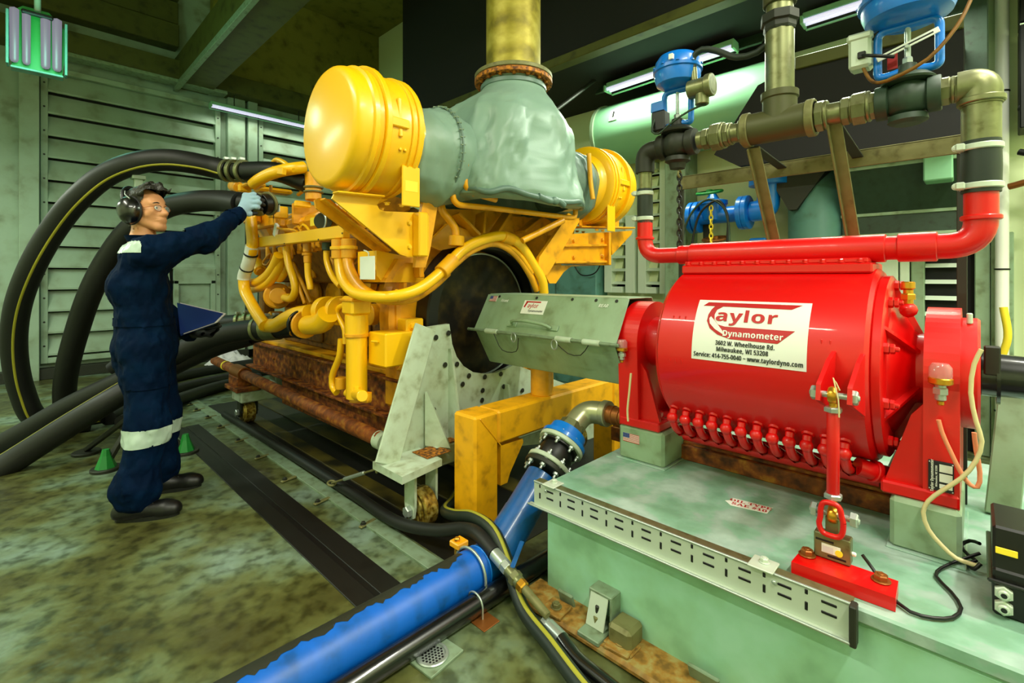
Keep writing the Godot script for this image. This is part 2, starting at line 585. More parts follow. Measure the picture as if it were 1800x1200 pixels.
func tubes_on(parent: Node, at: Vector3, along_z: bool, length: float, count: int, gap: float, m):
	for i in count:
		var off := (i - (count - 1) / 2.0) * gap
		var d := Vector3(0, 0, length / 2) if along_z else Vector3(length / 2, 0, 0)
		var s := Vector3(off, 0, 0) if along_z else Vector3(0, 0, off)
		put(MB.new().cyl(at + s - d, at + s + d, 0.013, 12), "tube", m, parent)

# a twin-tube batten that hangs from the ceiling: housing, tubes, hangers, and its light
func batten(at: Vector3, along_z: bool, length: float, energy: float, c: Color, label: String, group: String):
	if not M.has("white"): mat("batten_white", Color(0.85, 0.88, 0.85), 0.5)
	var t := thing("ceiling_batten", label, "lamp", at, group)
	var hx := Vector3(0.07, 0.03, length / 2 + 0.04) if along_z else Vector3(length / 2 + 0.04, 0.03, 0.07)
	put(MB.new().bx(at - hx + Vector3(0, 0.06, 0), at + hx + Vector3(0, 0.06, 0), 0.01), "housing", M["batten_white"], t)
	var g := glow("tube_%d" % M.size(), c, 0.9)
	tubes_on(t, at, along_z, length, 2, 0.07, g)
	for s in [-1, 1]:
		var p: Vector3 = at + (Vector3(0, 0.08, s * length * 0.35) if along_z else Vector3(s * length * 0.35, 0.08, 0))
		put(MB.new().cyl(p, Vector3(p.x, 6.0, p.z), 0.008, 8), "hanger", M["batten_white"], t)
	var L := AreaLight3D.new()
	L.name = "batten_light"
	t.add_child(L, true)
	L.position = Vector3(0, -0.03, 0)
	L.rotation_degrees = Vector3(-90, 0 if not along_z else 90, 0)
	L.area_size = Vector2(length, 0.14)
	L.light_color = c
	L.light_energy = energy
	L.area_range = 20.0
	L.shadow_enabled = true

# ------------------------------------------------------------------ the cell
func louver(called: String, x0: float, x1: float, y0: float, y1: float, z: float, slats: Array, hatch := false):
	var d := Node3D.new()
	d.name = called
	add_child(d)
	d.position = Vector3((x0 + x1) / 2, y0, z)
	d.set_meta("kind", "structure")
	var f := MB.new()
	f.bx(Vector3(x0 - 0.07, y0 - 0.07, z - 0.02), Vector3(x0, y1 + 0.07, z + 0.06))
	f.bx(Vector3(x1, y0 - 0.07, z - 0.02), Vector3(x1 + 0.07, y1 + 0.07, z + 0.06))
	f.bx(Vector3(x0, y0 - 0.07, z - 0.02), Vector3(x1, y0, z + 0.06))
	f.bx(Vector3(x0, y1, z - 0.02), Vector3(x1, y1 + 0.07, z + 0.06))
	put(f, "door_frame", "wall_green", d)
	put(MB.new().bx(Vector3(x0, y0, z - 0.06), Vector3(x1, y1, z - 0.04)), "back_panel", "dark", d)
	for y in slats:
		if hatch and y > 0.75 and y < 1.2:
			put(MB.new().prism(slat_frame(x0, y, z), slat_shape(), 1.62 - x0), "slat", "wall_green", d)
		else:
			put(MB.new().prism(slat_frame(x0, y, z), slat_shape(), x1 - x0), "slat", "wall_green", d)
	if hatch:
		var h := MB.new()
		for s in [[1.66, 0.62, 1.72, 1.25], [2.14, 0.62, 2.2, 1.25], [1.66, 1.2, 2.2, 1.43], [1.72, 0.62, 2.14, 0.66]]:
			h.bx(Vector3(s[0], s[1], z), Vector3(s[2], s[3], z + 0.075))
		put(h, "hatch_frame", "wall_green", d)
		put(MB.new().bx(Vector3(1.72, 0.66, z - 0.02), Vector3(2.14, 1.2, z)), "hatch_panel", "wall_green", d)
	var rv := MB.new()
	for i in 12:
		var y := y0 + (y1 - y0) * (i + 0.5) / 12
		for x in [x0 - 0.035, x1 + 0.035]: rv.cyl(Vector3(x, y, z + 0.06), Vector3(x, y, z + 0.066), 0.012, 8, 0.002)
	tag(put(rv, "rivet_row", "cast_dark", d), "", "", "", "stuff")

func slat_frame(x0: float, y: float, z: float) -> Transform3D:
	return Transform3D(Basis(Vector3(0, 0, 1), Vector3(0, 1, 0), Vector3(1, 0, 0)), Vector3(x0, y, z))

func slat_shape() -> Array:   # (z, y) outline of one louver blade: face leaning out towards its lower lip, lip turned in
	return [Vector2(-0.034, 0.29), Vector2(0.058, 0.05), Vector2(0.058, 0.026), Vector2(0.03, 0.026), Vector2(0.03, 0.036), Vector2(0.048, 0.044), Vector2(-0.04, 0.284)]

func build_room():
	struct(MB.new().bx(V(-3.6, -0.3, -8.9), V(5.3, 0, 3.6), 0.0), "floor", "floor")
	struct(MB.new().bx(V(-3.6, 6.0, -8.9), V(5.3, 6.2, 3.6), 0.0), "ceiling", "wall_olive")
	struct(MB.new().bx(V(-3.6, 0, -8.9), V(5.3, 6.0, -8.64), 0.0), "wall_left", "wall_green")
	struct(MB.new().bx(V(5.0, 0, -8.9), V(5.3, 6.0, 3.6), 0.0), "wall_back", "wall_pale")
	struct(MB.new().bx(V(-3.6, 0, 3.3), V(5.3, 6.0, 3.6), 0.0), "wall_right", "wall_pale")
	struct(MB.new().bx(V(-3.6, 0, -8.9), V(-3.3, 6.0, 3.6), 0.0), "wall_front", "wall_pale")
	# louver doors in the left wall
	var ys := []
	for i in 13: ys.append(0.27 + 0.2815 * i)
	louver("door_1", 0.32, 2.2, 0.27, 3.93, -8.6, ys, true)
	louver("door_2", 2.9, 4.6, 0.27, 3.93, -8.6, ys)
	louver("door_3", -2.6, -0.4, 0.27, 3.93, -8.6, ys)
	struct(MB.new().bx(V(0.06, 0, -8.64), V(0.24, 4.15, -8.46), 0.006), "trim_1", "wall_green")
	struct(MB.new().bx(V(2.37, 0, -8.64), V(2.62, 4.15, -8.52), 0.006), "trim_2", "wall_green")
	struct(MB.new().bx(V(2.66, 0, -8.64), V(2.8, 4.15, -8.5), 0.006), "trim_3", "wall_green")
	struct(MB.new().bx(V(-3.3, 0, -8.64), V(5.0, 0.14, -8.5), 0.006), "baseboard_left", "cast_dark")
	# header beam and the tall panels over the doors
	struct(MB.new().bx(V(-3.3, 4.15, -8.64), V(5.0, 4.43, -8.3), 0.006), "trim_4", "beam_olive")
	struct(MB.new().bx(V(0.24, 4.1, -8.5), V(2.3, 4.15, -8.28), 0.006), "trim_5", "rail_grey")
	var pn := Node3D.new()
	pn.name = "trim_6"
	add_child(pn)
	pn.set_meta("kind", "structure")
	for i in 4:
		put(MB.new().bx(V(-3.3, 4.66 + i * 0.34, -8.64), V(1.7, 4.985 + i * 0.34, -8.4 - 0.05 * (i % 2)), 0.01), "panel", "beam_olive", pn)
	put(MB.new().bx(V(2.15, 4.43, -8.64), V(5.0, 6.0, -8.45), 0.01), "panel", "wall_olive", pn)
	# the long box beam that runs along the cell under the ceiling
	struct(MB.new().bx(V(1.68, 4.12, -8.6), V(2.12, 4.55, -2.6), 0.01), "trim_7", "beam_olive")
	struct(MB.new().bx(V(1.66, 4.06, -8.6), V(1.72, 4.14, -2.6), 0.006), "trim_8", "rail_grey")
	# dark bulkhead beside the exhaust stack, with its lower flange
	struct(MB.new().bx(V(3.6, 3.36, -5.5), V(5.0, 6.0, 1.0), 0.01), "trim_9", "dark")
	struct(MB.new().bx(V(3.54, 3.28, -5.5), V(3.66, 3.36, 1.0), 0.006), "trim_10", "beam_olive")
	# black floor channel: two steel strips with a slot between
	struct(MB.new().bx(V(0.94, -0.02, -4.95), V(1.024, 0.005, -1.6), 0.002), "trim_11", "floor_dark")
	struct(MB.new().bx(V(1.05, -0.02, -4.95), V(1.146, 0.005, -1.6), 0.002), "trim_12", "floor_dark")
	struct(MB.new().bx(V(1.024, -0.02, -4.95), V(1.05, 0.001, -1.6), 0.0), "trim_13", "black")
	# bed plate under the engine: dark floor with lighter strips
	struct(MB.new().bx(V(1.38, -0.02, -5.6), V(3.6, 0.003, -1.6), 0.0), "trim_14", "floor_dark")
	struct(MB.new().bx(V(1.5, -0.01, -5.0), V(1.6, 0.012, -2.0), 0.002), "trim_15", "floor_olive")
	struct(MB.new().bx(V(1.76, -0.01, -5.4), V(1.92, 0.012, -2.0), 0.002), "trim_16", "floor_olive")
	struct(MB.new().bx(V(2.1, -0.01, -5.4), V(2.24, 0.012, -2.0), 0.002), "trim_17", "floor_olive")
	struct(MB.new().bx(V(1.28, -0.02, -6.2), V(1.36, 0.012, -1.62), 0.002), "trim_18", "rail_grey")
	# floor clips along the rail
	var nth := ["ninth", "eighth", "seventh", "sixth", "fifth", "fourth", "third", "second", "first"]
	for p in [V(1.261, 0, -5.756), V(1.25, 0, -5.467), V(1.257, 0, -5.105), V(1.251, 0, -4.7), V(1.247, 0, -4.206), V(1.229, 0, -3.708), V(1.21, 0, -3.172), V(1.223, 0, -2.725), V(1.277, 0, -2.306)]:
		var c = thing("floor_clip", nth.pop_front() + " small bolted floor clip along the pale rail, counted from the blue pipe", "clip", p, "floor clips along the rail")
		put(MB.new().bar(p + V(-0.03, 0.008, 0.01), p + V(0.07, 0.01, -0.01), 0.025, 0.012), "tongue", "iron", c)
		put(MB.new().bolt(p + V(-0.005, 0.014, 0), Vector3.UP, 0.012), "bolt", "cast_dark", c)
	# drain with a perforated round cover on a square plate
	var dc := V(0.998, 0, -1.342)
	var dr := thing("floor_drain", "round perforated floor drain on a square grey plate", "drain", dc)
	put(MB.new().box(Transform3D(Basis(Vector3.UP, 0.1), dc + V(0.01, 0.004, 0.0)), V(0.15, 0.01, 0.13), 0.002), "plate", "rail_grey", dr)
	put(MB.new().ring(dc + V(0, 0.008, 0), Vector3.UP, 0.056, 0.045, 0.008, 28), "rim", "steel", dr)
	put(MB.new().cyl(dc + V(0, 0.008, 0), dc + V(0, 0.011, 0), 0.046, 24), "cover", "steel", dr)
	var ho := MB.new()
	for i in range(-3, 4):
		for j in range(-3, 4):
			var q := Vector2(i + (0.5 if j % 2 else 0.0), j * 0.87) * 0.0125
			if q.length() < 0.04: ho.cyl(dc + V(q.x, 0.0105, q.y), dc + V(q.x, 0.0118, q.y), 0.0042, 8, 0.0003)
	tag(put(ho, "perforations", "black", dr), "", "", "", "stuff")
	# crumpled white plastic lying at the foot of the louver doors
	var pc := V(2.27, 0, -7.966)
	var pn2 := FastNoiseLite.new()
	pn2.seed = 3
	pn2.frequency = 5.0
	var rows = []
	for i in 13:
		var row = []
		for k in 17:
			var u := i / 12.0 * 2 - 1
			var w := k / 16.0 * 2 - 1
			var hgt := 0.2 * (1.0 - u * u) * (1.0 - w * w) * (0.8 + pn2.get_noise_2d(u * 0.5, w * 0.5)) + 0.04 * absf(pn2.get_noise_2d(u + 5, w)) + 0.01
			row.append(pc + V(w * 0.3 + 0.05 * pn2.get_noise_2d(u, 9.0), hgt, u * 0.25))
		rows.append(row)
	solo(MB.new().sheet(rows, false, pc - V(0, 1, 0)), "plastic_sheet", "paper", "crumpled pale plastic sheet on the floor below the louver doors", "sheet")

# ------------------------------------------------------------------ the engine
func flange_pipe(parent: Node, called: String, pts: Array, r: float, m, br := 0.08):
	return put(MB.new().pipe(pts, r, br), called, m, parent)

func air_cleaner(e: Node, x0: float, s: float):   # s = -1: end cover towards -x, +1: towards +x
	var at := V(x0, 1.993, -2.16)
	var d := V(s, 0, 0)
	var t := MB.along(at, d)
	var pr := func(a): return a.map(func(q): return Vector2(q[0], q[1]))
	var shell := put(MB.new().lathe(t, pr.call([[0.0, 0.0], [0.2, 0.0], [0.205, 0.03], [0.23, 0.055], [0.27, 0.06], [0.285, 0.07], [0.285, 0.25], [0.28, 0.26]]), 48), "air_cleaner", "yellow_clean", e)
	for q in [[0.295, 0.085, 0.02], [0.295, 0.125, 0.014], [0.31, 0.255, 0.026]]:
		put(MB.new().ring(at + d * q[1], d, q[0], 0.27, q[2], 48), "clamp_ring", "yellow_clean", shell)
	put(MB.new().lathe(t, pr.call([[0.27, 0.25], [0.292, 0.285], [0.285, 0.30], [0.296, 0.308], [0.296, 0.33], [0.283, 0.335], [0.28, 0.38], [0.274, 0.397], [0.262, 0.409], [0.245, 0.415], [0.0, 0.418]]), 48), "end_cover", "yellow_clean", shell)
	var la := MB.new()
	la.bx(at + d * 0.15 + V(-0.012, -0.02, 0.276), at + d * 0.27 + V(0.012, 0.02, 0.30))
	la.bar(at + d * 0.2 + V(0, -0.06, 0.285), at + d * 0.2 + V(0, 0.12, 0.27), 0.02, 0.012)
	put(la, "latch", "yellow_clean", shell)
	var st := put(MB.new().bx(at + d * 0.11 + V(-0.05, -0.36, 0.225), at + d * 0.11 + V(0.05, -0.17, 0.235)), "mount_strap", "yellow_clean", shell)
	if s < 0:
		put(MB.new().bx(at + d * 0.11 + V(-0.035, -0.29, 0.235), at + d * 0.11 + V(0.035, -0.24, 0.2365), 0.0005), "warning_label", "label_yellow", shell)
	for z in [-0.06, 0.12]:
		for k in [0.09, 0.17]:
			put(MB.new().bolt(at + d * k + V(0, -0.335 + 0.0, z), V(0, -1, 0), 0.012), "bolt", "yellow_clean", shell)
	for k in [0.165, 0.19]:
		put(MB.new().ball(at + d * k + V(0, -0.11, 0.265), V(0.009, 0.009, 0.006), 8), "rivet", "yellow_clean", shell)

func build_engine():
	var e := thing("diesel_engine", "large yellow diesel engine on a rusty skid with round air cleaners at its rear", "engine", V(2.2, 0.5, -3.4))
	var C := V(2.2, 1.05, 0)
	# block, sump, banks and covers
	put(MB.new().bx(V(1.72, 0.72, -4.55), V(2.68, 1.5, -2.6), 0.02), "cylinder_block", "ochre", e)
	put(MB.new().bx(V(1.85, 0.5, -4.4), V(2.55, 0.74, -2.7), 0.03), "sump", "ochre", e)
	for s in [-1, 1]:
		var hb := MB.new()
		hb.box(Transform3D(Basis(Vector3(0, 0, 1), s * -0.5), V(2.2 + s * 0.5, 1.5, -3.5)), V(0.42, 0.36, 1.9), 0.03)
		put(hb, "cylinder_bank", "ochre", e)
		for i in 6:
			var hc := V(2.2 + s * 0.6, 1.72, -4.3 + i * 0.32)
			var cv := put(MB.new().box(Transform3D(Basis(Vector3(0, 0, 1), s * -0.5), hc), V(0.3, 0.16, 0.27), 0.025), "valve_cover", "yellow", e)
			for q in [-0.1, 0.1]:
				put(MB.new().bolt(hc + V(s * 0.05, 0.09, q), V(s * 0.4, 1, 0), 0.012), "bolt", "yellow_clean", cv)
	put(MB.new().bx(V(1.85, 1.5, -4.4), V(2.55, 1.66, -2.5), 0.03), "intake_plenum", "ochre", e)
	# inspection covers along the block's side
	for i in 5:
		var z := -4.25 + i * 0.37
		put(MB.new().cyl(V(1.72, 1.16, z), V(1.68, 1.16, z), 0.12, 24, 0.008), "inspection_cover", "yellow_old", e)
		put(MB.new().bx(V(1.69, 0.78, z - 0.15), V(1.72, 0.98, z + 0.15), 0.01), "side_cover", "ochre", e)
	# rear housing, flywheel ring and flywheel
	var rh := MB.new()
	rh.lathe(MB.along(V(2.2, 1.05, -2.62), V(0, 0, 1)), [Vector2(0.4, 0.0), Vector2(0.64, 0.0), Vector2(0.66, 0.02), Vector2(0.66, 0.12), Vector2(0.62, 0.15), Vector2(0.4, 0.15)], 48)
	put(rh, "flywheel_housing", "yellow", e)
	put(MB.new().bx(V(1.57, 0.52, -2.6), V(1.86, 1.32, -2.44), 0.02), "housing_leg", "yellow", e)
	put(MB.new().bx(V(2.54, 0.52, -2.6), V(2.83, 1.32, -2.44), 0.02), "housing_leg", "yellow", e)
	put(MB.new().lathe(MB.along(V(2.2, 1.05, -2.5), V(0, 0, 1)), [Vector2(0.43, 0.1), Vector2(0.43, 0.0), Vector2(0.5, 0.0), Vector2(0.51, 0.01), Vector2(0.51, 0.17), Vector2(0.5, 0.18), Vector2(0.435, 0.18), Vector2(0.43, 0.1)], 64), "flywheel_guard_ring", "black", e)
	var fw := put(MB.new().lathe(MB.along(V(2.2, 1.05, -2.48), V(0, 0, 1)), [Vector2(0.0, 0.0), Vector2(0.4, 0.0), Vector2(0.412, 0.012), Vector2(0.412, 0.06), Vector2(0.402, 0.07), Vector2(0.2, 0.075), Vector2(0.0, 0.075)], 64), "flywheel", "flywheel", e)
	put(MB.new().ring(V(2.2, 1.05, -2.412), V(0, 0, 1), 0.413, 0.402, 0.008, 64, 0.002), "flywheel_rim", "steel", fw)
	# back plate under the turbos, with fanning ribs
	put(MB.new().plate_z([Vector2(1.772, 1.719), Vector2(3.277, 1.845), Vector2(3.245, 1.616), Vector2(2.732, 1.565), Vector2(1.785, 1.491)], -2.42, -0.03), "turbo_support_plate", "yellow_old", e)
	put(MB.new().plate_z([Vector2(2.41, 1.672), Vector2(3.299, 1.726), Vector2(3.091, 1.378), Vector2(2.926, 1.242), Vector2(2.744, 1.46), Vector2(2.527, 1.585)], -2.44, -0.02), "housing_web", "yellow_old", e)
	put(MB.new().plate_z([Vector2(1.877, 1.634), Vector2(2.257, 1.557), Vector2(2.103, 1.519), Vector2(1.811, 1.463), Vector2(1.714, 1.492)], -2.36, -0.03), "support_rib", "yellow", e)
	for q in [[845, 412, 885, 372], [870, 414, 905, 374], [912, 408, 960, 378], [930, 408, 985, 380]]:
		pass
	for pr in [[V(2.085, 1.568, -2.33), V(1.93, 1.696, -2.36)], [V(2.238, 1.593, -2.33), V(2.398, 1.748, -2.36)], [V(2.5, 1.618, -2.33), V(2.783, 1.776, -2.36)], [V(2.11, 1.577, -2.33), V(2.152, 1.724, -2.36)]]:
		put(MB.new().bar(pr[0], pr[1], 0.02, 0.09, V(0, 0, 1), 0.003), "support_rib", "yellow", e)
	put(MB.new().plate_z([Vector2(2.693, 1.755), Vector2(2.772, 1.771), Vector2(2.819, 1.747), Vector2(2.813, 1.694), Vector2(2.47, 1.323), Vector2(2.429, 1.311), Vector2(2.367, 1.363), Vector2(2.378, 1.429), Vector2(2.591, 1.637)], -2.05, -0.025), "turbo_strut", "yellow", e)
	put(MB.new().plate_z([Vector2(1.532, 1.732), Vector2(1.63, 1.75), Vector2(1.618, 1.68), Vector2(1.569, 1.444), Vector2(1.539, 1.352), Vector2(1.474, 1.351), Vector2(1.492, 1.562)], -2.13, -0.025), "turbo_strut", "yellow", e)
	# left air cleaner bracket: gusset with a folded flange, sloping channel behind it, foot block
	var br := put(MB.new().plate_z([Vector2(1.005, 1.655), Vector2(1.019, 1.685), Vector2(1.038, 1.692), Vector2(1.26, 1.693), Vector2(1.232, 1.651), Vector2(1.245, 1.63), Vector2(1.273, 1.624), Vector2(1.517, 1.639), Vector2(1.539, 1.626), Vector2(1.538, 1.412), Vector2(1.404, 1.405), Vector2(1.364, 1.415)], -2.1, -0.012), "air_cleaner_bracket", "yellow_clean", e)
	put(MB.new().bx(V(1.435, 1.632, -2.1), V(1.494, 1.406, -2.04), 0.006), "flange", "yellow_clean", br)
	put(MB.new().bar(V(1.009, 1.681, -2.08), V(1.248, 1.689, -2.08), 0.06, 0.01), "flange", "yellow_clean", br)
	for p in [V(1.381, 1.57, -2.05), V(1.381, 1.451, -2.05)]:
		put(MB.new().bolt(p + V(0, 0, 0), V(0, 0, 1), 0.012), "bolt", "yellow_clean", br)
	var ch := put(MB.new().plate_z([Vector2(1.022, 1.673), Vector2(1.041, 1.687), Vector2(1.099, 1.688), Vector2(1.434, 1.453), Vector2(1.431, 1.409), Vector2(1.399, 1.408), Vector2(1.03, 1.635)], -2.32, -0.012), "sloping_channel", "yellow", e)
	put(MB.new().bar(V(1.049, 1.682, -2.3), V(1.422, 1.442, -2.3), 0.012, 0.05, V(0, 0, 1)), "flange", "yellow", ch)
	var ft := put(MB.new().plate_z([Vector2(1.346, 1.442), Vector2(1.501, 1.42), Vector2(1.65, 1.415), Vector2(1.65, 1.27), Vector2(1.38, 1.273), Vector2(1.346, 1.309)], -2.3, -0.2), "mount_block", "yellow_clean", e)
	put(MB.new().plate_z([Vector2(1.37, 1.273), Vector2(1.453, 1.399), Vector2(1.621, 1.413), Vector2(1.621, 1.381), Vector2(1.497, 1.378), Vector2(1.446, 1.334), Vector2(1.411, 1.273)], -2.26, -0.05), "rib", "yellow", ft)
	put(MB.new().bar(V(1.583, 1.412, -2.26), V(1.59, 1.297, -2.26), 0.03, 0.06, V(0, 0, 1)), "rib", "yellow", ft)
	put(MB.new().bx(V(1.518, 1.271, -2.36), V(1.538, 1.195, -2.3), 0.004), "post", "yellow", ft)
	# right air cleaner bracket: ribbed box beam, gusset and foot
	var rb := put(MB.new().plate_z([Vector2(2.661, 1.598), Vector2(3.242, 1.653), Vector2(3.299, 1.657), Vector2(3.299, 1.399), Vector2(3.225, 1.393), Vector2(2.579, 1.398)], -2.1, -0.12), "air_cleaner_bracket", "yellow", e)
	for q in [[V(2.68, 1.519, -2.09), V(3.226, 1.549, -2.09)], [V(2.579, 1.401, -2.09), V(3.226, 1.42, -2.09)]]:
		put(MB.new().bar(q[0], q[1], 0.03, 0.018), "rib", "yellow", rb)
	put(MB.new().bar(V(3.227, 1.65, -2.08), V(3.227, 1.393, -2.08), 0.03, 0.05, V(0, 0, 1)), "end_flange", "yellow", rb)
	for p in [V(2.812, 1.562, -2.1), V(3.178, 1.591, -2.1), V(2.812, 1.444, -2.1), V(3.178, 1.463, -2.1)]:
		put(MB.new().bolt(p, V(0, 0, 1), 0.014), "bolt", "yellow", rb)
	put(MB.new().plate_z([Vector2(3.464, 1.674), Vector2(3.814, 1.713), Vector2(3.794, 1.676), Vector2(3.482, 1.485)], -2.2, -0.012), "gusset", "yellow", rb)
	put(MB.new().plate_z([Vector2(2.567, 1.382), Vector2(3.256, 1.394), Vector2(2.839, 1.379), Vector2(2.751, 1.337), Vector2(2.66, 1.256), Vector2(2.591, 1.257), Vector2(2.542, 1.319)], -2.14, -0.03), "bracket_foot", "yellow", e)
	put(MB.new().bar(V(2.874, 1.667, -2.12), V(3.638, 1.714, -2.12), 0.1, 0.012), "bracket_shelf", "yellow", e)
	for p in [V(3.003, 1.684, -2.1), V(3.46, 1.714, -2.1)]:
		put(MB.new().bx(p + V(-0.05, 0, -0.06), p + V(0.05, 0.13, -0.05)), "saddle", "yellow", e)
	air_cleaner(e, 1.42, -1)
	air_cleaner(e, 2.93, 1)
	# hoses and pipes over the flywheel
	put(MB.new().hose([V(1.308, 1.493, -2.647), V(1.306, 1.388, -2.635), V(1.296, 1.29, -2.574), V(1.298, 1.228, -2.486), V(1.317, 1.202, -2.379), V(1.385, 1.199, -2.208), V(1.485, 1.228, -2.147), V(1.607, 1.3, -2.136), V(1.712, 1.38, -2.143), V(1.819, 1.462, -2.147), V(1.954, 1.524, -2.123), V(2.093, 1.551, -2.094), V(2.217, 1.511, -2.081), V(2.356, 1.378, -2.08), V(2.425, 1.281, -2.066), V(2.449, 1.194, -2.071)], 0.031, 16), "coolant_hose", "yellow_clean", e)
	put(MB.new().hose([V(1.325, 1.49, -2.572), V(1.32, 1.393, -2.563), V(1.314, 1.303, -2.497), V(1.329, 1.235, -2.424), V(1.377, 1.187, -2.317), V(1.487, 1.187, -2.203), V(1.614, 1.249, -2.186), V(1.726, 1.329, -2.186)], 0.03, 16), "coolant_hose", "yellow", e)
	put(MB.new().hose([V(1.743, 1.349, -2.182), V(1.894, 1.458, -2.156), V(2.057, 1.506, -2.131), V(2.214, 1.448, -2.113), V(2.336, 1.326, -2.101), V(2.417, 1.213, -2.104)], 0.022, 12), "coolant_hose", "yellow", e)
	put(MB.new().hose([V(2.095, 1.521, -2.121), V(2.231, 1.448, -2.095), V(2.349, 1.326, -2.088)], 0.016, 10), "coolant_hose", "yellow_old", e)
	for q in [[V(1.608, 1.353, -2.121), V(1.758, 1.381, -2.124)], [V(1.352, 1.212, -2.198), V(1.381, 1.199, -2.212)]]:
		pass
	put(MB.new().cyl(V(1.641, 1.325, -2.13), V(1.74, 1.4, -2.142), 0.043, 20), "hose_clamp", "yellow_old", e)
	put(MB.new().cyl(V(1.4, 1.2, -2.199), V(1.414, 1.203, -2.193), 0.036, 20), "hose_clamp", "yellow_old", e)
	put(MB.new().cyl(V(2.087, 1.549, -2.093), V(2.168, 1.534, -2.088), 0.037, 20), "hose_clamp", "yellow_old", e)
	for q in [[596, 2.78], [612, 2.74]]:
		pass
	for p in [V(1.308, 1.506, -2.647), V(1.328, 1.507, -2.57)]:
		put(MB.new().cyl(p + V(0, 0.01, 0), p + V(0, -0.1, 0), 0.042, 18), "hose_fitting", "yellow", e)
		put(MB.new().cyl(p + V(0, -0.03, 0), p + V(0, -0.05, 0), 0.05, 18), "hose_clamp", "yellow_clean", e)
	flange_pipe(e, "oil_line", [V(1.697, 1.718, -2.202), V(1.704, 1.672, -2.195), V(1.772, 1.591, -2.167), V(1.779, 1.519, -2.16)], 0.022, "yellow", 0.06)
	put(MB.new().cyl(V(1.779, 1.539, -2.16), V(1.777, 1.48, -2.162), 0.045, 20), "oil_line_flange", "yellow_old", e)
	flange_pipe(e, "oil_line", [V(1.662, 1.877, -2.051), V(1.662, 1.723, -2.051), V(1.7, 1.696, -2.054), V(1.923, 1.702, -2.04), V(2.182, 1.696, -1.987), V(2.534, 1.686, -1.911), V(2.593, 1.7, -1.922), V(2.595, 1.771, -1.919)], 0.017, "yellow", 0.05)
	flange_pipe(e, "oil_line", [V(1.675, 1.928, -2.009), V(1.67, 1.965, -2.013), V(1.694, 1.971, -1.989), V(1.696, 1.796, -1.987), V(1.733, 1.762, -1.992), V(1.915, 1.741, -1.976)], 0.017, "yellow", 0.05)
	put(MB.new().bx(V(1.683, 1.933, -2.029), V(1.682, 1.888, -1.943), 0.004), "line_clip", "yellow", e)
	flange_pipe(e, "oil_line", [V(2.165, 1.522, -2.004), V(2.458, 1.665, -1.917)], 0.02, "yellow", 0.05)
	flange_pipe(e, "breather_pipe", [V(2.738, 2.143, -1.915), V(2.746, 1.949, -1.907), V(2.757, 1.833, -1.895)], 0.016, "yellow", 0.05)
	# front end and left side: pipes, hoses, boxes and covers
	put(MB.new().bar(V(1.32, 1.565, -3.933), V(1.32, 1.558, -2.582), 0.05, 0.075, V(0, 1, 0), 0.006), "wiring_trough", "yellow_clean", e)
	for p in [V(1.294, 1.529, -3.411), V(1.294, 1.528, -2.883), V(1.294, 1.547, -2.577)]:
		put(MB.new().cyl(p, p + V(-0.004, 0, 0), 0.006, 8), "screw", "cast_dark", e)
	put(MB.new().hose([V(1.26, 1.798, -3.984), V(1.26, 1.675, -3.959), V(1.26, 1.544, -3.934), V(1.26, 1.426, -4.009), V(1.26, 1.309, -4.126), V(1.26, 1.207, -4.113), V(1.26, 1.098, -3.959), V(1.26, 1.012, -3.801), V(1.26, 0.954, -3.675)], 0.041, 16), "water_pipe", "yellow_clean", e)
	put(MB.new().hose([V(1.26, 1.536, -3.94), V(1.26, 1.426, -4.009), V(1.26, 1.309, -4.126), V(1.26, 1.282, -4.133)], 0.0465, 16), "pipe_wrap", "white", e)
	for q in [[V(1.26, 1.477, -3.966), V(1.26, 1.468, -3.971)], [V(1.26, 1.375, -4.061), V(1.26, 1.366, -4.069)]]:
		put(MB.new().cyl(q[0], q[1], 0.0505, 18, 0.001), "wrap_band", "black", e)
	put(MB.new().cyl(V(1.3, 1.907, -4.072), V(1.3, 1.791, -4.059), 0.055, 18), "pipe_collar", "yellow", e)
	put(MB.new().cyl(V(1.3, 1.783, -4.072), V(1.3, 1.72, -4.059), 0.062, 18), "pipe_collar", "yellow", e)
	put(MB.new().bx(V(1.42, 1.802, -4.378), V(1.36, 1.686, -3.78), 0.01), "pipe_bracket", "yellow_old", e)
	put(MB.new().hose([V(1.34, 1.46, -3.637), V(1.34, 1.388, -3.714), V(1.34, 1.313, -3.861), V(1.34, 1.26, -4.08), V(1.34, 1.254, -4.237)], 0.036, 14), "hose", "yellow_clean", e)
	put(MB.new().hose([V(1.36, 1.453, -3.659), V(1.36, 1.371, -3.692), V(1.36, 1.287, -3.826), V(1.36, 1.229, -4.015), V(1.36, 1.203, -4.246)], 0.034, 14), "hose", "yellow_clean", e)
	put(MB.new().hose([V(1.4, 1.517, -3.745), V(1.4, 1.405, -3.702), V(1.4, 1.33, -3.702), V(1.4, 1.287, -3.778), V(1.4, 1.296, -3.846)], 0.028, 12), "hose", "yellow_clean", e)
	put(MB.new().hose([V(1.36, 1.515, -3.554), V(1.36, 1.401, -3.513), V(1.36, 1.288, -3.424), V(1.36, 1.21, -3.395), V(1.36, 1.153, -3.453), V(1.36, 1.153, -3.585)], 0.026, 12), "hose", "yellow_clean", e)
	put(MB.new().hose([V(1.4, 1.521, -4.29), V(1.4, 1.426, -4.276), V(1.4, 1.341, -4.172)], 0.035, 14), "hose", "yellow", e)
	put(MB.new().cyl(V(1.4, 1.417, -4.276), V(1.4, 1.351, -4.185), 0.05, 16), "hose_clamp", "yellow_clean", e)
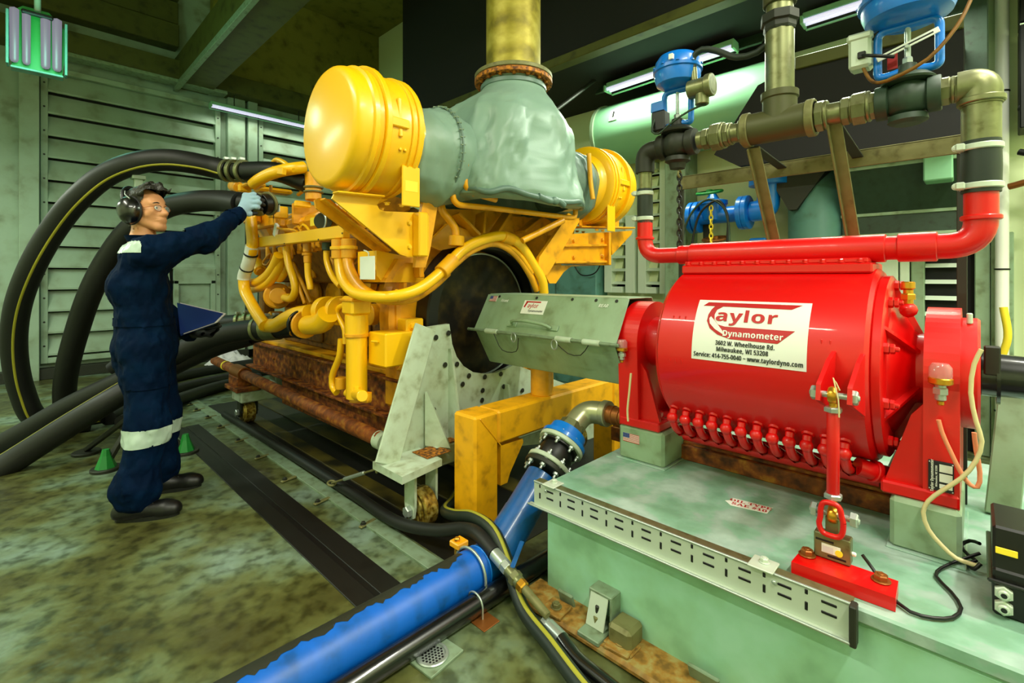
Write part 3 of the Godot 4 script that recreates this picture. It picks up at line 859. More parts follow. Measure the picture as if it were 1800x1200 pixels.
	put(MB.new().hose([V(1.36, 1.394, -3.192), V(1.36, 1.308, -3.183), V(1.36, 1.233, -3.148), V(1.36, 1.222, -3.148)], [0.022, 0.022, 0.024, 0.024, 0.024, 0.024, 0.024, 0.022, 0.018] if false else 0.022, 12), "drain_tube", "yellow_clean", e)
	for q in [[540, 0.026, 428, 444], [540, 0.03, 445, 449], [541, 0.026, 450, 460]]:
		pass
	for q in [[V(1.36, 1.53, -3.201), V(1.36, 1.466, -3.201), 0.026], [V(1.36, 1.462, -3.201), V(1.36, 1.443, -3.201), 0.032], [V(1.36, 1.443, -3.196), V(1.36, 1.394, -3.192), 0.025]]:
		put(MB.new().cyl(q[0], q[1], q[2], 16), "tube_fitting", "yellow", e)
	put(MB.new().hose([V(1.36, 1.466, -2.917), V(1.36, 1.413, -2.917), V(1.36, 1.346, -2.879), V(1.36, 1.286, -2.811), V(1.36, 1.249, -2.737)], 0.019, 12), "hose", "yellow_clean", e)
	put(MB.new().cyl(V(1.36, 1.516, -2.91), V(1.36, 1.466, -2.91), 0.03, 16), "green_fitting", "cast_green", e)
	put(MB.new().hose([V(1.42, 1.427, -2.974), V(1.42, 1.376, -2.935), V(1.42, 1.304, -2.904)], 0.012, 10), "hose", "yellow_old", e)
	for q in [[V(1.5, 1.414, -3.787), V(1.5, 1.115, -3.462)], [V(1.5, 1.33, -3.755), V(1.5, 1.103, -3.57)], [V(1.55, 1.389, -3.568), V(1.55, 1.296, -3.519)]]:
		put(MB.new().cyl(q[0], q[1], 0.014, 10), "push_rod_tube", "yellow_old", e)
	for p in [V(1.45, 1.499, -4.153), V(1.45, 1.498, -4.007), V(1.45, 1.501, -3.735), V(1.45, 1.516, -3.671), V(1.45, 1.518, -3.529), V(1.45, 1.524, -3.31), V(1.45, 1.528, -3.23)]:
		put(MB.new().cyl(p + V(0, 0.05, 0), p + V(0, -0.03, 0), 0.022, 14), "fuel_fitting", "yellow_old", e)
		put(MB.new().hexa(p + V(0, -0.03, 0), V(0, -1, 0), 0.026, 0.02), "nut", "yellow", e)
	put(MB.new().hose([V(1.42, 1.496, -3.616), V(1.42, 1.445, -3.595), V(1.42, 1.425, -3.637)], 0.01, 8), "fuel_line", "yellow", e)
	put(MB.new().hose([V(1.4, 1.486, -3.974), V(1.4, 1.445, -4.083), V(1.4, 1.414, -4.134), V(1.4, 1.395, -4.059), V(1.4, 1.437, -3.962), V(1.4, 1.481, -3.938)], 0.008, 8), "wire_loop", "yellow", e)
	put(MB.new().hose([V(1.4, 1.5, -2.703), V(1.4, 1.457, -2.627), V(1.4, 1.44, -2.528), V(1.4, 1.425, -2.465)], 0.008, 8), "wire_loop", "yellow_old", e)
	put(MB.new().hose([V(1.4, 1.407, -2.648), V(1.4, 1.423, -2.607), V(1.4, 1.403, -2.594), V(1.4, 1.377, -2.641), V(1.4, 1.407, -2.648)], 0.006, 8), "wire_loop", "yellow_old", e)
	put(MB.new().bx(V(1.28, 1.408, -2.347), V(1.275, 1.288, -2.2), 0.001), "paper_tag", "white", e)
	put(MB.new().hose([V(1.28, 1.403, -2.265), V(1.28, 1.426, -2.265), V(1.28, 1.44, -2.312)], 0.004, 6), "tag_string", "white", e)
	# thermostat boxes and junction boxes on the front corner
	var jb := put(MB.new().bx(V(1.28, 1.812, -3.677), V(1.4, 1.727, -3.617), 0.006), "sensor_box", "yellow_clean", e)
	for q in [[V(1.278, 1.802, -3.666), V(1.28, 1.753, -3.578)], [V(1.278, 1.798, -3.542), V(1.28, 1.75, -3.453)]]:
		put(MB.new().bx(q[0], q[1], 0.0003), "sensor_label", "white", jb)
	put(MB.new().bar(V(1.275, 1.807, -3.555), V(1.275, 1.711, -3.555), 0.008, 0.004, V(1, 0, 0), 0.001), "strap", "cast_dark", jb)
	put(MB.new().hose([V(1.3, 1.718, -3.613), V(1.3, 1.668, -3.603), V(1.3, 1.638, -3.508), V(1.3, 1.621, -3.33), V(1.3, 1.602, -3.218)], 0.008, 8), "cable", "yellow_old", e)
	put(MB.new().bx(V(1.34, 1.722, -3.616), V(1.38, 1.669, -3.638), 0.006), "connector", "yellow", e)
	put(MB.new().box(Transform3D(Basis(V(1, 0, 0), 0.5), V(1.3, 1.635, -3.581)), V(0.02, 0.09, 0.04), 0.002), "paper_tag", "white", e)
	var gv := put(MB.new().bx(V(1.4, 1.835, -3.545), V(1.6, 1.68, -3.564), 0.02), "fuel_pump_housing", "yellow", e)
	put(MB.new().bx(V(1.38, 1.842, -3.474), V(1.5, 1.796, -3.453), 0.012), "housing_lid", "yellow_clean", gv)
	put(MB.new().bx(V(1.37, 1.691, -3.18), V(1.374, 1.636, -3.086), 0.001), "warning_label", "label_yellow", gv)
	var gd := put(MB.new().cyl(V(1.42, 1.666, -3.096), V(1.36, 1.651, -2.965), 0.055, 24), "pressure_gauge", "black_gloss", e)
	put(MB.new().ring(V(1.36, 1.651, -2.965), V(-1, 0, 0), 0.058, 0.046, 0.01, 24), "bezel", "steel", gd)
	put(MB.new().cyl(V(1.5, 2.063, -3.434), V(1.5, 1.85, -3.425), 0.055, 20), "breather_canister", "yellow", e)
	for y in [331, 338]:
		pass
	for p in [V(1.5, 1.935, -3.425), V(1.5, 1.903, -3.425)]:
		put(MB.new().ring(p, V(0, 1, 0), 0.068, 0.04, 0.012, 24), "canister_band", "iron", e)
	put(MB.new().hose([V(1.235, 1.986, -3.832), V(1.243, 2.005, -3.751), V(1.282, 2.036, -3.639), V(1.333, 2.053, -3.514), V(1.403, 2.069, -3.442), V(1.466, 2.088, -3.449)], 0.043, 16), "bypass_pipe", "yellow_clean", e)
	put(MB.new().cyl(V(1.436, 2.073, -3.436), V(1.458, 2.08, -3.442), 0.05, 18), "pipe_clamp", "rail_grey", e)
	put(MB.new().bar(V(1.3, 2.247, -4.501), V(1.3, 2.026, -3.427), 0.03, 0.05), "lifting_bar", "yellow_clean", e)
	put(MB.new().bx(V(1.3, 2.307, -4.686), V(1.36, 2.261, -4.647), 0.01), "bar_end", "yellow", e)
	put(MB.new().hose([V(1.36, 2.09, -3.837), V(1.36, 2.144, -3.826), V(1.36, 2.171, -3.758), V(1.36, 2.142, -3.638), V(1.36, 2.084, -3.503), V(1.36, 2.043, -3.424)], 0.016, 10), "breather_tube", "yellow_clean", e)
	put(MB.new().hose([V(1.4, 2.106, -3.903), V(1.4, 2.157, -3.891), V(1.4, 2.169, -3.834), V(1.4, 2.142, -3.723), V(1.4, 2.076, -3.565)], 0.012, 10), "breather_tube", "yellow_old", e)
	put(MB.new().bx(V(1.3, 2.074, -4.384), V(1.4, 2.007, -4.427), 0.012), "thermostat_housing", "yellow_clean", e)
	put(MB.new().cyl(V(1.32, 2.081, -4.601), V(1.32, 2.052, -4.451), 0.045, 16), "drain_cock", "yellow", e)
	put(MB.new().hose([V(1.3, 2.043, -4.471), V(1.3, 2.033, -4.546), V(1.3, 2.026, -4.608)], 0.012, 8), "cock_lever", "copper_rust", e)
	put(MB.new().bx(V(1.32, 2.074, -4.227), V(1.46, 2.046, -4.446), 0.01), "pipe_flange", "yellow_old", e)
	put(MB.new().bx(V(1.5, 2.101, -4.525), V(1.8, 2.06, -4.677), 0.02), "front_cover", "yellow_old", e)
	put(MB.new().hose([V(1.36, 1.993, -3.849), V(1.36, 1.949, -3.849), V(1.36, 1.936, -3.919), V(1.36, 1.934, -4.09), V(1.36, 1.951, -4.193)], 0.012, 10), "fuel_line", "yellow", e)
	put(MB.new().ball(V(1.5, 2.006, -3.55), V(0.035, 0.03, 0.035), 12), "green_cap", "green_wheel", e)
	put(MB.new().cyl(V(1.5, 1.922, -3.692), V(1.5, 1.959, -3.511), 0.014, 10), "linkage_rod", "yellow_old", e)
	put(MB.new().bx(V(1.5, 1.736, -4.429), V(1.72, 1.562, -3.832), 0.02), "fuel_rail", "ochre", e)
	put(MB.new().hose([V(1.4, 1.638, -3.407), V(1.4, 1.662, -3.36), V(1.4, 1.638, -3.295), V(1.4, 1.603, -3.241)], 0.01, 8), "fuel_line", "yellow_clean", e)
	put(MB.new().hose([V(1.4, 1.638, -3.525), V(1.4, 1.656, -3.446), V(1.4, 1.617, -3.388)], 0.01, 8), "fuel_line", "yellow_old", e)
	put(MB.new().hose([V(1.4, 1.649, -3.691), V(1.4, 1.634, -3.586), V(1.4, 1.619, -3.485), V(1.4, 1.606, -3.407)], 0.009, 8), "fuel_line", "yellow", e)
	# water pump, pulley and lower pipework
	var wp := put(MB.new().cyl(V(1.62, 1.135, -4.424), V(1.42, 1.156, -3.877), 0.1, 28, 0.01), "water_pump", "yellow_old", e)
	put(MB.new().cyl(V(1.42, 1.156, -3.866), V(1.36, 1.162, -3.703), 0.06, 24, 0.006), "pump_hub", "yellow", wp)
	for p in [V(1.42, 1.206, -3.994), V(1.42, 1.099, -3.994), V(1.42, 1.202, -3.754), V(1.42, 1.112, -3.754)]:
		put(MB.new().bolt(p, V(-1, 0, 0), 0.014), "bolt", "yellow_old", wp)
	put(MB.new().cyl(V(1.42, 1.146, -3.744), V(1.4, 1.152, -3.586), 0.03, 14), "pump_outlet", "yellow_clean", e)
	put(MB.new().bx(V(1.5, 1.236, -4.429), V(1.6, 0.931, -4.528), 0.012), "pump_bracket", "ochre", e)
	put(MB.new().bx(V(1.5, 1.009, -4.27), V(1.62, 0.912, -4.321), 0.012), "pump_bracket", "yellow_old", e)
	put(MB.new().hose([V(1.3, 0.943, -3.792), V(1.3, 0.961, -3.581), V(1.3, 1.007, -3.427), V(1.3, 1.053, -3.236), V(1.3, 1.079, -3.017)], 0.05, 16), "water_manifold", "yellow_clean", e)
	put(MB.new().hose([V(1.28, 1.002, -3.004), V(1.28, 1.014, -2.883), V(1.28, 1.038, -2.783), V(1.28, 1.085, -2.724)], 0.06, 20), "manifold_elbow", "yellow_clean", e)
	put(MB.new().ring(V(1.28, 1.004, -3.029), V(0, 0, -1), 0.088, 0.05, 0.02, 28), "elbow_flange", "yellow", e)
	put(MB.new().ring(V(1.28, 1.001, -3.08), V(0, 0, -1), 0.092, 0.05, 0.025, 28), "rubber_flange", "black", e)
	for p in [V(1.28, 1.041, -3.063), V(1.28, 0.952, -3.063), V(1.28, 1.015, -3.08)]:
		put(MB.new().bolt(p + V(-0.06, 0, -0.02), V(-0.2, 0, -1), 0.016), "bolt", "brass", e)
	put(MB.new().cyl(V(1.36, 1.093, -2.886), V(1.36, 1.09, -2.949), 0.088, 28), "pump_flange", "yellow_clean", e)
	put(MB.new().cyl(V(1.36, 1.098, -2.766), V(1.36, 1.101, -2.723), 0.088, 28), "pump_flange", "yellow_clean", e)
	put(MB.new().cyl(V(1.42, 1.084, -3.014), V(1.42, 1.09, -2.888), 0.05, 20), "pump_shaft", "ochre", e)
	put(MB.new().bx(V(1.55, 1.076, -4.086), V(1.7, 0.969, -3.787), 0.02), "oil_cooler", "yellow_old", e)
	# dark side of the crankcase with its ports
	for q in [[V(1.66, 1.057, -2.85), 0.07], [V(1.66, 0.864, -2.998), 0.06], [V(1.66, 1.251, -2.886), 0.06]]:
		put(MB.new().cyl(q[0], q[0] + V(-0.05, 0, 0), q[1], 20), "crankcase_port", "yellow_old", e)
	# big vertical filter on the rear corner
	var F := V(1.35, 1.066, -2.52)
	var fi := put(MB.new().cyl(V(F.x, 0.62, F.z), V(F.x, 1.06, F.z), 0.058, 28), "lubricating_filter", "yellow_clean", e)
	put(MB.new().bx(V(F.x - 0.062, 1.09, F.z - 0.062), V(F.x + 0.062, 1.195, F.z + 0.062), 0.012), "filter_head", "yellow_clean", fi)
	put(MB.new().cyl(V(F.x, 0.98, F.z), V(F.x, 1.09, F.z), 0.064, 28), "filter_collar", "yellow_clean", fi)
	put(MB.new().ring(V(F.x, 0.965, F.z), V(0, 1, 0), 0.068, 0.05, 0.02, 28), "filter_band", "yellow", fi)
	put(MB.new().bx(V(F.x - 0.07, 1.165, F.z - 0.07), V(F.x + 0.07, 1.18, F.z + 0.07), 0.004), "filter_lip", "yellow", fi)
	var fb := MB.new()
	fb.cyl(V(F.x, 0.6, F.z), V(F.x, 0.62, F.z), 0.04, 16)
	put(fb, "drain_boss", "yellow", fi)
	put(MB.new().pipe([V(1.33, 0.694, -2.483), V(1.33, 0.649, -2.483), V(1.33, 0.64, -2.594)], 0.022, 0.02), "drain_elbow", "yellow_clean", fi)
	put(MB.new().cyl(V(1.33, 0.651, -2.489), V(1.27, 0.68, -2.311), 0.03, 16), "drain_plug", "yellow_clean", fi)
	put(MB.new().cyl(V(1.35, 0.709, -2.703), V(1.35, 0.642, -2.703), 0.035, 16), "valve_body", "yellow", fi)
	put(MB.new().hose([V(1.33, 0.94, -2.663), V(1.33, 0.838, -2.684), V(1.33, 0.772, -2.734), V(1.33, 0.705, -2.778), V(1.33, 0.645, -2.77), V(1.33, 0.62, -2.72)], 0.02, 12), "drain_hose", "yellow_clean", fi)
	put(MB.new().hose([V(1.34, 1.138, -2.641), V(1.34, 1.122, -2.711), V(1.34, 1.081, -2.733), V(1.34, 1.037, -2.683), V(1.34, 0.993, -2.641), V(1.34, 0.915, -2.634)], 0.016, 12), "pressure_hose", "yellow_clean", fi)
	put(MB.new().tube([V(1.37, 0.971, -2.679), V(1.37, 0.722, -2.666)], 0.008, 8), "capillary", "yellow_old", fi)
	put(MB.new().hexa(V(1.36, 0.663, -2.425), V(0, -1, 0), 0.03, 0.05), "pipe_plug", "yellow", fi)
	var bk := put(MB.new().bx(V(1.4, 0.994, -2.484), V(1.62, V(1.4, 0.808, -2.484).y, -2.3), 0.008), "filter_bracket", "yellow_clean", e)
	put(MB.new().bar(V(1.38, 0.947, -2.388), V(1.52, 0.924, -2.422), 0.05, 0.012), "stiffener", "yellow_clean", bk)
	put(MB.new().bx(V(1.56, 0.78, -2.44), V(1.68, 1.06, -2.34), 0.008), "bracket_flange", "yellow_clean", bk)
	for y in [0.81, 0.91, 1.02]:
		put(MB.new().bolt(V(1.6, y, -2.34), V(0, 0, 1), 0.02), "bolt", "yellow_clean", bk)
	for y in [0.7, 0.85, 1.0, 1.15]:
		put(MB.new().bolt(V(1.76, y, -2.44), V(0, 0, 1), 0.016), "bolt", "yellow", e)
	put(MB.new().cyl(V(1.505, 0.812, -2.34), V(1.638, 0.751, -2.3), 0.035, 16), "drain_pipe", "yellow", e)
	# insulation jackets of the exhaust: separate covers laid over the turbochargers
	jacket(1.38, 1.8, 0.235, "grey-green laced insulation jacket beside the left air cleaner", true)
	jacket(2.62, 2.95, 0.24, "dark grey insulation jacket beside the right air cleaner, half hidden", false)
	blanket()
	# exhaust stack
	var st := thing("exhaust_stack", "tarnished yellowish exhaust pipe rising from a rusty flange", "pipe", V(2.25, 2.56, -2.16))
	put(MB.new().cyl(V(2.25, 2.6, -2.16), V(2.25, 5.98, -2.16), 0.175, 40), "pipe", "stack", st)
	put(MB.new().ring(V(2.25, 2.535, -2.16), V(0, 1, 0), 0.25, 0.15, 0.028, 48), "lower_flange", "rust_flange", st)
	put(MB.new().ring(V(2.25, 2.566, -2.16), V(0, 1, 0), 0.25, 0.15, 0.026, 48), "upper_flange", "iron", st)
	for i in 16:
		var a := TAU * i / 16
		put(MB.new().bolt(V(2.25 + cos(a) * 0.218, 2.535, -2.16 + sin(a) * 0.218), V(0, -1, 0), 0.012), "bolt", "rust_flange", st)

func fold(p: Vector3, nz: FastNoiseLite, amp: float) -> float:
	return amp * (nz.get_noise_3d(p.x * 100, p.y * 45, p.z * 100) + 0.5 * nz.get_noise_3d(p.x * 260 + 9, p.y * 120, p.z * 260) - 0.7 * absf(nz.get_noise_3d(p.x * 170, p.y * 90 + 40, p.z * 170)))

func jacket(x0: float, x1: float, r: float, label: String, lace: bool):
	var nz := FastNoiseLite.new()
	nz.seed = 5
	nz.frequency = 0.03
	var rows = []
	for i in 22:
		var t := i / 21.0
		var row = []
		for k in 48:
			var a := TAU * k / 48
			var rr := r * (0.86 + 0.16 * sin(PI * clampf(t, 0.02, 0.98)) + (0.05 if absf(t - 0.55) < 0.03 else 0.0))
			if i == 0 or i == 21: rr *= 0.8
			var p := V(lerpf(x0, x1, t), 1.97 + cos(a) * rr * 1.02, -2.16 + sin(a) * rr)
			rr += fold(p, nz, 0.022)
			row.append(V(p.x, 1.97 + cos(a) * rr * 1.02 - (0.03 if cos(a) < -0.6 else 0.0), -2.16 + sin(a) * rr))
		rows.append(row)
	var o := thing("insulation_jacket", label, "cover", V((x0 + x1) / 2, 1.72, -2.16))
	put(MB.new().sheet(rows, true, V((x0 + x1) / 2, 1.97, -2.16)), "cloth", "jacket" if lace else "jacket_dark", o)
	if lace:
		var xs := lerpf(x0, x1, 0.55)
		var path := []
		for k in 22:
			var a := -0.4 + 3.4 * k / 21
			path.append(V(xs, 1.97 + cos(a) * r * 1.1, -2.16 + sin(a) * r * 1.1))
		put(MB.new().tube(path, 0.006, 6), "seam", "jacket_dark", o)
		for k in range(1, 20):
			var p: Vector3 = path[k]
			put(MB.new().bar(p + V(-0.015, 0, 0), p + V(0.015, 0.006, 0), 0.006, 0.008, p - V(xs, 1.97, -2.16), 0.001), "stitch", "rail_grey", o)

func blanket():
	var nz := FastNoiseLite.new()
	nz.seed = 8
	nz.frequency = 0.03
	# [y, centre x, half width, half depth, squareness]
	var sec := [[2.545, 2.25, 0.2, 0.2, 2.0], [2.5, 2.25, 0.2, 0.2, 2.0], [2.46, 2.25, 0.225, 0.215, 2.1], [2.41, 2.24, 0.285, 0.25, 2.4], [2.34, 2.21, 0.36, 0.29, 2.8], [2.26, 2.18, 0.4, 0.32, 3.4], [2.1, 2.17, 0.435, 0.335, 4.0], [2.0, 2.165, 0.45, 0.34, 4.4], [1.9, 2.165, 0.465, 0.35, 4.6], [1.8, 2.17, 0.475, 0.36, 4.8], [1.75, 2.18, 0.47, 0.355, 4.6], [1.735, 2.18, 0.38, 0.31, 3.6]]
	var rows = []
	for j in sec.size() - 1:
		for q in (1 if j == sec.size() - 2 else 4):
			var t := q / 4.0
			var s = []
			for c in 5: s.append(lerpf(sec[j][c], sec[j + 1][c], t))
			rows.append(ring_row(s, nz))
	rows.append(ring_row(sec[-1], nz))
	var o := thing("insulation_blanket", "big grey-green quilted insulation blanket tied over the exhaust below the stack", "cover", V(2.2, 1.73, -2.16))
	put(MB.new().sheet(rows, true, V(2.2, 2.1, -2.16)), "cloth", "jacket", o)
	# hem roll and tie at the lower edge, ridge seam on the shoulder
	var hem := []
	for k in 60:
		var a := TAU * k / 59
		hem.append(V(2.18 + signf(cos(a)) * pow(absf(cos(a)), 0.45) * 0.465, 1.765 + 0.012 * sin(a * 7), -2.16 + signf(sin(a)) * pow(absf(sin(a)), 0.45) * 0.357))
	put(MB.new().tube(hem, 0.018, 8), "hem", "jacket_dark", o)
	put(MB.new().hose([V(2.08, 1.76, -1.8), V(2.16, 1.74, -1.785), V(2.24, 1.75, -1.785), V(2.3, 1.73, -1.79)], 0.02, 8), "tie", "jacket_dark", o)
	put(MB.new().ball(V(2.2, 1.745, -1.775), V(0.03, 0.025, 0.02), 10), "tie_knot", "jacket_dark", o)
	put(MB.new().ring(V(2.25, 2.49, -2.16), V(0, 1, 0), 0.212, 0.19, 0.03, 40), "collar_strap", "jacket_dark", o)

func ring_row(s, nz: FastNoiseLite) -> Array:
	var row = []
	for k in 72:
		var a := TAU * (k + 0.5) / 72
		var ex: float = 2.0 / s[4]
		var ux := signf(cos(a)) * pow(absf(cos(a)), ex)
		var uz := signf(sin(a)) * pow(absf(sin(a)), ex)
		var p := V(s[1] + ux * s[2], s[0], -2.16 + uz * s[3])
		var soft := clampf((2.5 - s[0]) * 4.0, 0.0, 1.0)
		# folds hang from the neck: ridges that fan out downwards, plus loose wrinkles
		var ridge := 1.0 - 2.0 * absf(sin(a * 3.5 + 1.3 * s[0] + 0.8 * sin(a * 2.0)))
		var f := 0.03 * ridge * clampf((s[0] - 1.72) * 2.0, 0.0, 1.0) * clampf((2.45 - s[0]) * 3.0, 0.0, 1.0) + fold(p, nz, 0.04)
		row.append(p + V(cos(a), 0, sin(a)) * f * soft)
	return row

# ------------------------------------------------------------------ engine skid, stand, casters, shaft guard and its support
func ibeam(parent: Node, called: String, x: float, y0: float, y1: float, w: float, z0: float, z1: float, m):
	var b := MB.new()
	b.bx(V(x - w / 2, y1 - 0.018, z0), V(x + w / 2, y1, z1), 0.003)
	b.bx(V(x - w / 2, y0, z0), V(x + w / 2, y0 + 0.018, z1), 0.003)
	b.bx(V(x - 0.008, y0 + 0.018, z0 + 0.002), V(x + 0.008, y1 - 0.018, z1 - 0.002), 0.0)
	return put(b, called, m, parent)

func caster(parent: Node, at: Vector3, top: float, m_yoke):
	var c := Node3D.new()
	c.name = "caster"
	parent.add_child(c, true)
	c.position = at - origin_of(parent)
	put(MB.new().lathe(MB.along(at + V(-0.05, 0.1, 0), V(1, 0, 0)), [Vector2(0.03, 0.0), Vector2(0.07, 0.0), Vector2(0.075, 0.008), Vector2(0.092, 0.006), Vector2(0.1, 0.014), Vector2(0.1, 0.086), Vector2(0.092, 0.094), Vector2(0.03, 0.1)], 36), "wheel", "wheel", c)
	for s in [-1, 1]:
		var x: float = at.x + s * 0.066
		put(MB.new().plate_x([Vector2(at.z - 0.045, top), Vector2(at.z + 0.045, top), Vector2(at.z + 0.045, 0.13), Vector2(at.z + 0.032, 0.07), Vector2(at.z, 0.055), Vector2(at.z - 0.032, 0.07), Vector2(at.z - 0.045, 0.13)], x - 0.007, 0.014), "yoke_plate", m_yoke, c)
	put(MB.new().cyl(at + V(-0.09, 0.1, 0), at + V(0.09, 0.1, 0), 0.014, 12), "axle", "steel", c)
	put(MB.new().hexa(at + V(-0.075, 0.1, 0), V(-1, 0, 0), 0.03, 0.024), "axle_nut", "steel", c)

func build_cart():
	var c := thing("engine_skid", "rusty I-beam engine skid on brass-coloured caster wheels with grey-green end stand", "skid", V(2.2, 0.0, -3.6))
	for x in [1.63, 2.77]:
		ibeam(c, "rail_beam", x, 0.45, 0.7, 0.15, -5.05, -2.28, "rust")
		put(MB.new().bx(V(x - 0.02, 0.22, -4.3), V(x + 0.06, 0.45, -2.3), 0.004), "lower_beam", "rust", c)
	for z in [-4.9, -3.4]:
		put(MB.new().bx(V(1.7, 0.5, z - 0.05), V(2.7, 0.64, z + 0.05)), "cross_beam", "rust", c)
	put(MB.new().bx(V(1.6, 0.7, -4.9), V(2.8, 0.73, -2.5)), "mount_rail", "yellow_old", c)
	for z in [-4.6, -4.2, -3.6, -3.1, -2.7]:
		put(MB.new().bolt(V(1.575, 0.468, z), V(0, 1, 0), 0.016), "bolt", "rust", c)
	for z in [-4.5, -3.75, -3.6]:
		put(MB.new().bolt(V(1.622, 0.58, z), V(-1, 0, 0), 0.014), "bolt", "rust", c)
	put(MB.new().tube([V(1.44, 0.452, -5.6), V(1.44, 0.42, -4.0), V(1.44, 0.388, -2.42)], 0.043, 20), "tow_pipe", "rust", c)
	put(MB.new().ring(V(1.44, 0.444, -5.25), V(0, 0, 1), 0.047, 0.03, 0.03, 20), "pipe_band", "label_yellow", c)
	put(MB.new().ring(V(1.44, 0.438, -4.95), V(0, 0, 1), 0.06, 0.043, 0.26, 24), "pipe_saddle", "copper_rust", c)
	put(MB.new().bx(V(1.38, 0.33, -4.95), V(1.5, 0.41, -4.7), 0.006), "saddle_foot", "rust", c)
	# far caster with its bracket
	put(MB.new().bx(V(1.34, 0.3, -4.92), V(1.54, 0.335, -4.58), 0.004), "caster_plate", "rust", c)
	put(MB.new().bx(V(1.38, 0.2, -4.85), V(1.7, 0.3, -4.6), 0.01), "caster_bracket", "stand_green", c)
	put(MB.new().bx(V(1.7, 0.22, -4.85), V(2.7, 0.42, -4.7), 0.01), "cross_beam", "stand_green", c)
	caster(c, V(1.47, 0, -4.72), 0.22, "cast_dark")
	caster(c, V(2.93, 0, -4.72), 0.22, "cast_dark")
	# grey-green end stand: cut-out plate, sloping side flanges, ribs, foot plates
	var st := put(MB.new().plate_z([Vector2(1.63, 1.017), Vector2(1.789, 1.025), Vector2(1.811, 0.903), Vector2(1.845, 0.825), Vector2(1.898, 0.763), Vector2(1.976, 0.714), Vector2(2.072, 0.69), Vector2(2.172, 0.683), Vector2(2.266, 0.696), Vector2(2.347, 0.715), Vector2(3.407, 0.295), Vector2(3.407, -0.035), Vector2(1.569, 0.31), Vector2(1.462, 0.339)], -2.24, -0.03), "stand_plate", "stand_green", c)
	put(MB.new().bar(V(1.597, 1.025, -2.21), V(1.322, 0.35, -2.16), 0.012, 0.14, V(1, 0.35, 0)), "side_flange", "stand_green", st)
	put(MB.new().prism(Transform3D(Basis(V(0, 0, 1), V(0, 1, 0), V(1, 0, 0)), V(1.78, 0, 0)), [Vector2(-2.24, 0.88), Vector2(-2.215, 0.88), Vector2(-2.12, 0.36), Vector2(-2.24, 0.36)], 0.014), "rib", "stand_green", st)
	put(MB.new().prism(Transform3D(Basis(V(0.5, 0, 0.87), V(0, 1, 0), V(0.87, 0, -0.5)), V(1.6, 0, -2.22)), [Vector2(0, 0.66), Vector2(0.012, 0.66), Vector2(0.15, 0.36), Vector2(0, 0.36)], 0.014), "rib", "stand_green", st)
	put(MB.new().prism(Transform3D(Basis(V(0, 0, 1), V(0, 1, 0), V(1, 0, 0)), V(2.24, 0, 0)), [Vector2(-2.24, 0.6), Vector2(-2.2, 0.6), Vector2(-2.16, 0.36), Vector2(-2.24, 0.36)], 0.014), "rib", "stand_green", st)
	for p in [V(1.686, 0.955, -2.235), V(1.777, 0.973, -2.235), V(1.752, 0.79, -2.235), V(1.841, 0.782, -2.235), V(1.885, 0.656, -2.235), V(1.935, 0.7, -2.235), V(2.067, 0.673, -2.235), V(2.048, 0.591, -2.235), V(2.208, 0.671, -2.235), V(2.234, 0.585, -2.235), V(2.043, 0.531, -2.235), V(2.415, 0.529, -2.235), V(1.67, 0.544, -2.235)]:
		put(MB.new().cyl(p, p + V(0, 0, 0.006), 0.016, 12, 0.002), "bolt_hole", "cast_dark", st)
	put(MB.new().plate_y([Vector2(1.289, -2.241), Vector2(1.287, -1.968), Vector2(1.561, -2.016), Vector2(1.579, -2.293)], 0.315, 0.037), "foot_plate", "stand_green", c)
	put(MB.new().bx(V(1.5, 0.355, -2.2), V(1.66, 0.358, -2.06), 0.001), "rust_patch", "rust_flange", c)
	put(MB.new().bx(V(1.62, 0.25, -2.33), V(2.95, 0.36, -2.14), 0.008), "stand_sill", "stand_green", c)
	put(MB.new().bx(V(1.68, 0.362, -2.22), V(2.1, 0.366, -2.15), 0.001), "rust_patch", "rust_flange", c)
	caster(c, V(1.49, 0, -2.1), 0.315, "stand_green")
	caster(c, V(2.95, 0, -2.2), 0.28, "stand_green")
	put(MB.new().torus(V(1.449, 0.377, -2.415), V(1, 0, 0.6), 0.035, 0.012, 20, 8), "tow_eye", "stand_green", c)
	put(MB.new().cyl(V(1.442, 0.383, -2.451), V(1.447, 0.378, -2.388), 0.05, 20), "pipe_end_cap", "stand_green", c)
	# turnbuckle that ties the stand to the floor rail
	var t := thing("turnbuckle", "dark threaded turnbuckle hooked between the grey stand foot and the floor rail", "turnbuckle", V(1.346, 0.06, -2.804))
	var ta := V(1.327, 0.07, -2.779)
	var tb := V(1.364, 0.268, -2.33)
	put(MB.new().cyl(ta.lerp(tb, 0.3), ta.lerp(tb, 0.75), 0.011, 10), "body", "steel", t)
	put(MB.new().cyl(ta, tb, 0.006, 8), "rod", "iron", t)
	put(MB.new().torus(ta, V(0, 1, 0.3), 0.022, 0.007), "hook", "iron", t)
	put(MB.new().torus(tb, V(1, 0, 0.3), 0.018, 0.006), "hook", "iron", t)
	# yellow support frame under the shaft guard
	var f := thing("support_frame", "yellow square-tube frame with one post and gusset carrying the shaft guard", "frame", V(1.67, 0, -1.87))
	put(MB.new().bx(V(1.59, 0, -1.96), V(1.755, 0.605, -1.79), 0.012), "post", "yellow_old", f)
	put(MB.new().bx(V(1.757, 0.43, -1.958), V(2.85, 0.603, -1.792), 0.012), "cross_member", "yellow_old", f)
	put(MB.new().bx(V(2.85, 0, -1.96), V(3.015, 0.605, -1.79), 0.012), "post", "yellow_old", f)
	put(MB.new().plate_z([Vector2(1.798, 0.408), Vector2(1.971, 0.403), Vector2(1.976, 0.383), Vector2(1.871, 0.245), Vector2(1.849, 0.197), Vector2(1.798, 0.197)], -1.82, -0.1), "gusset", "yellow_old", f)
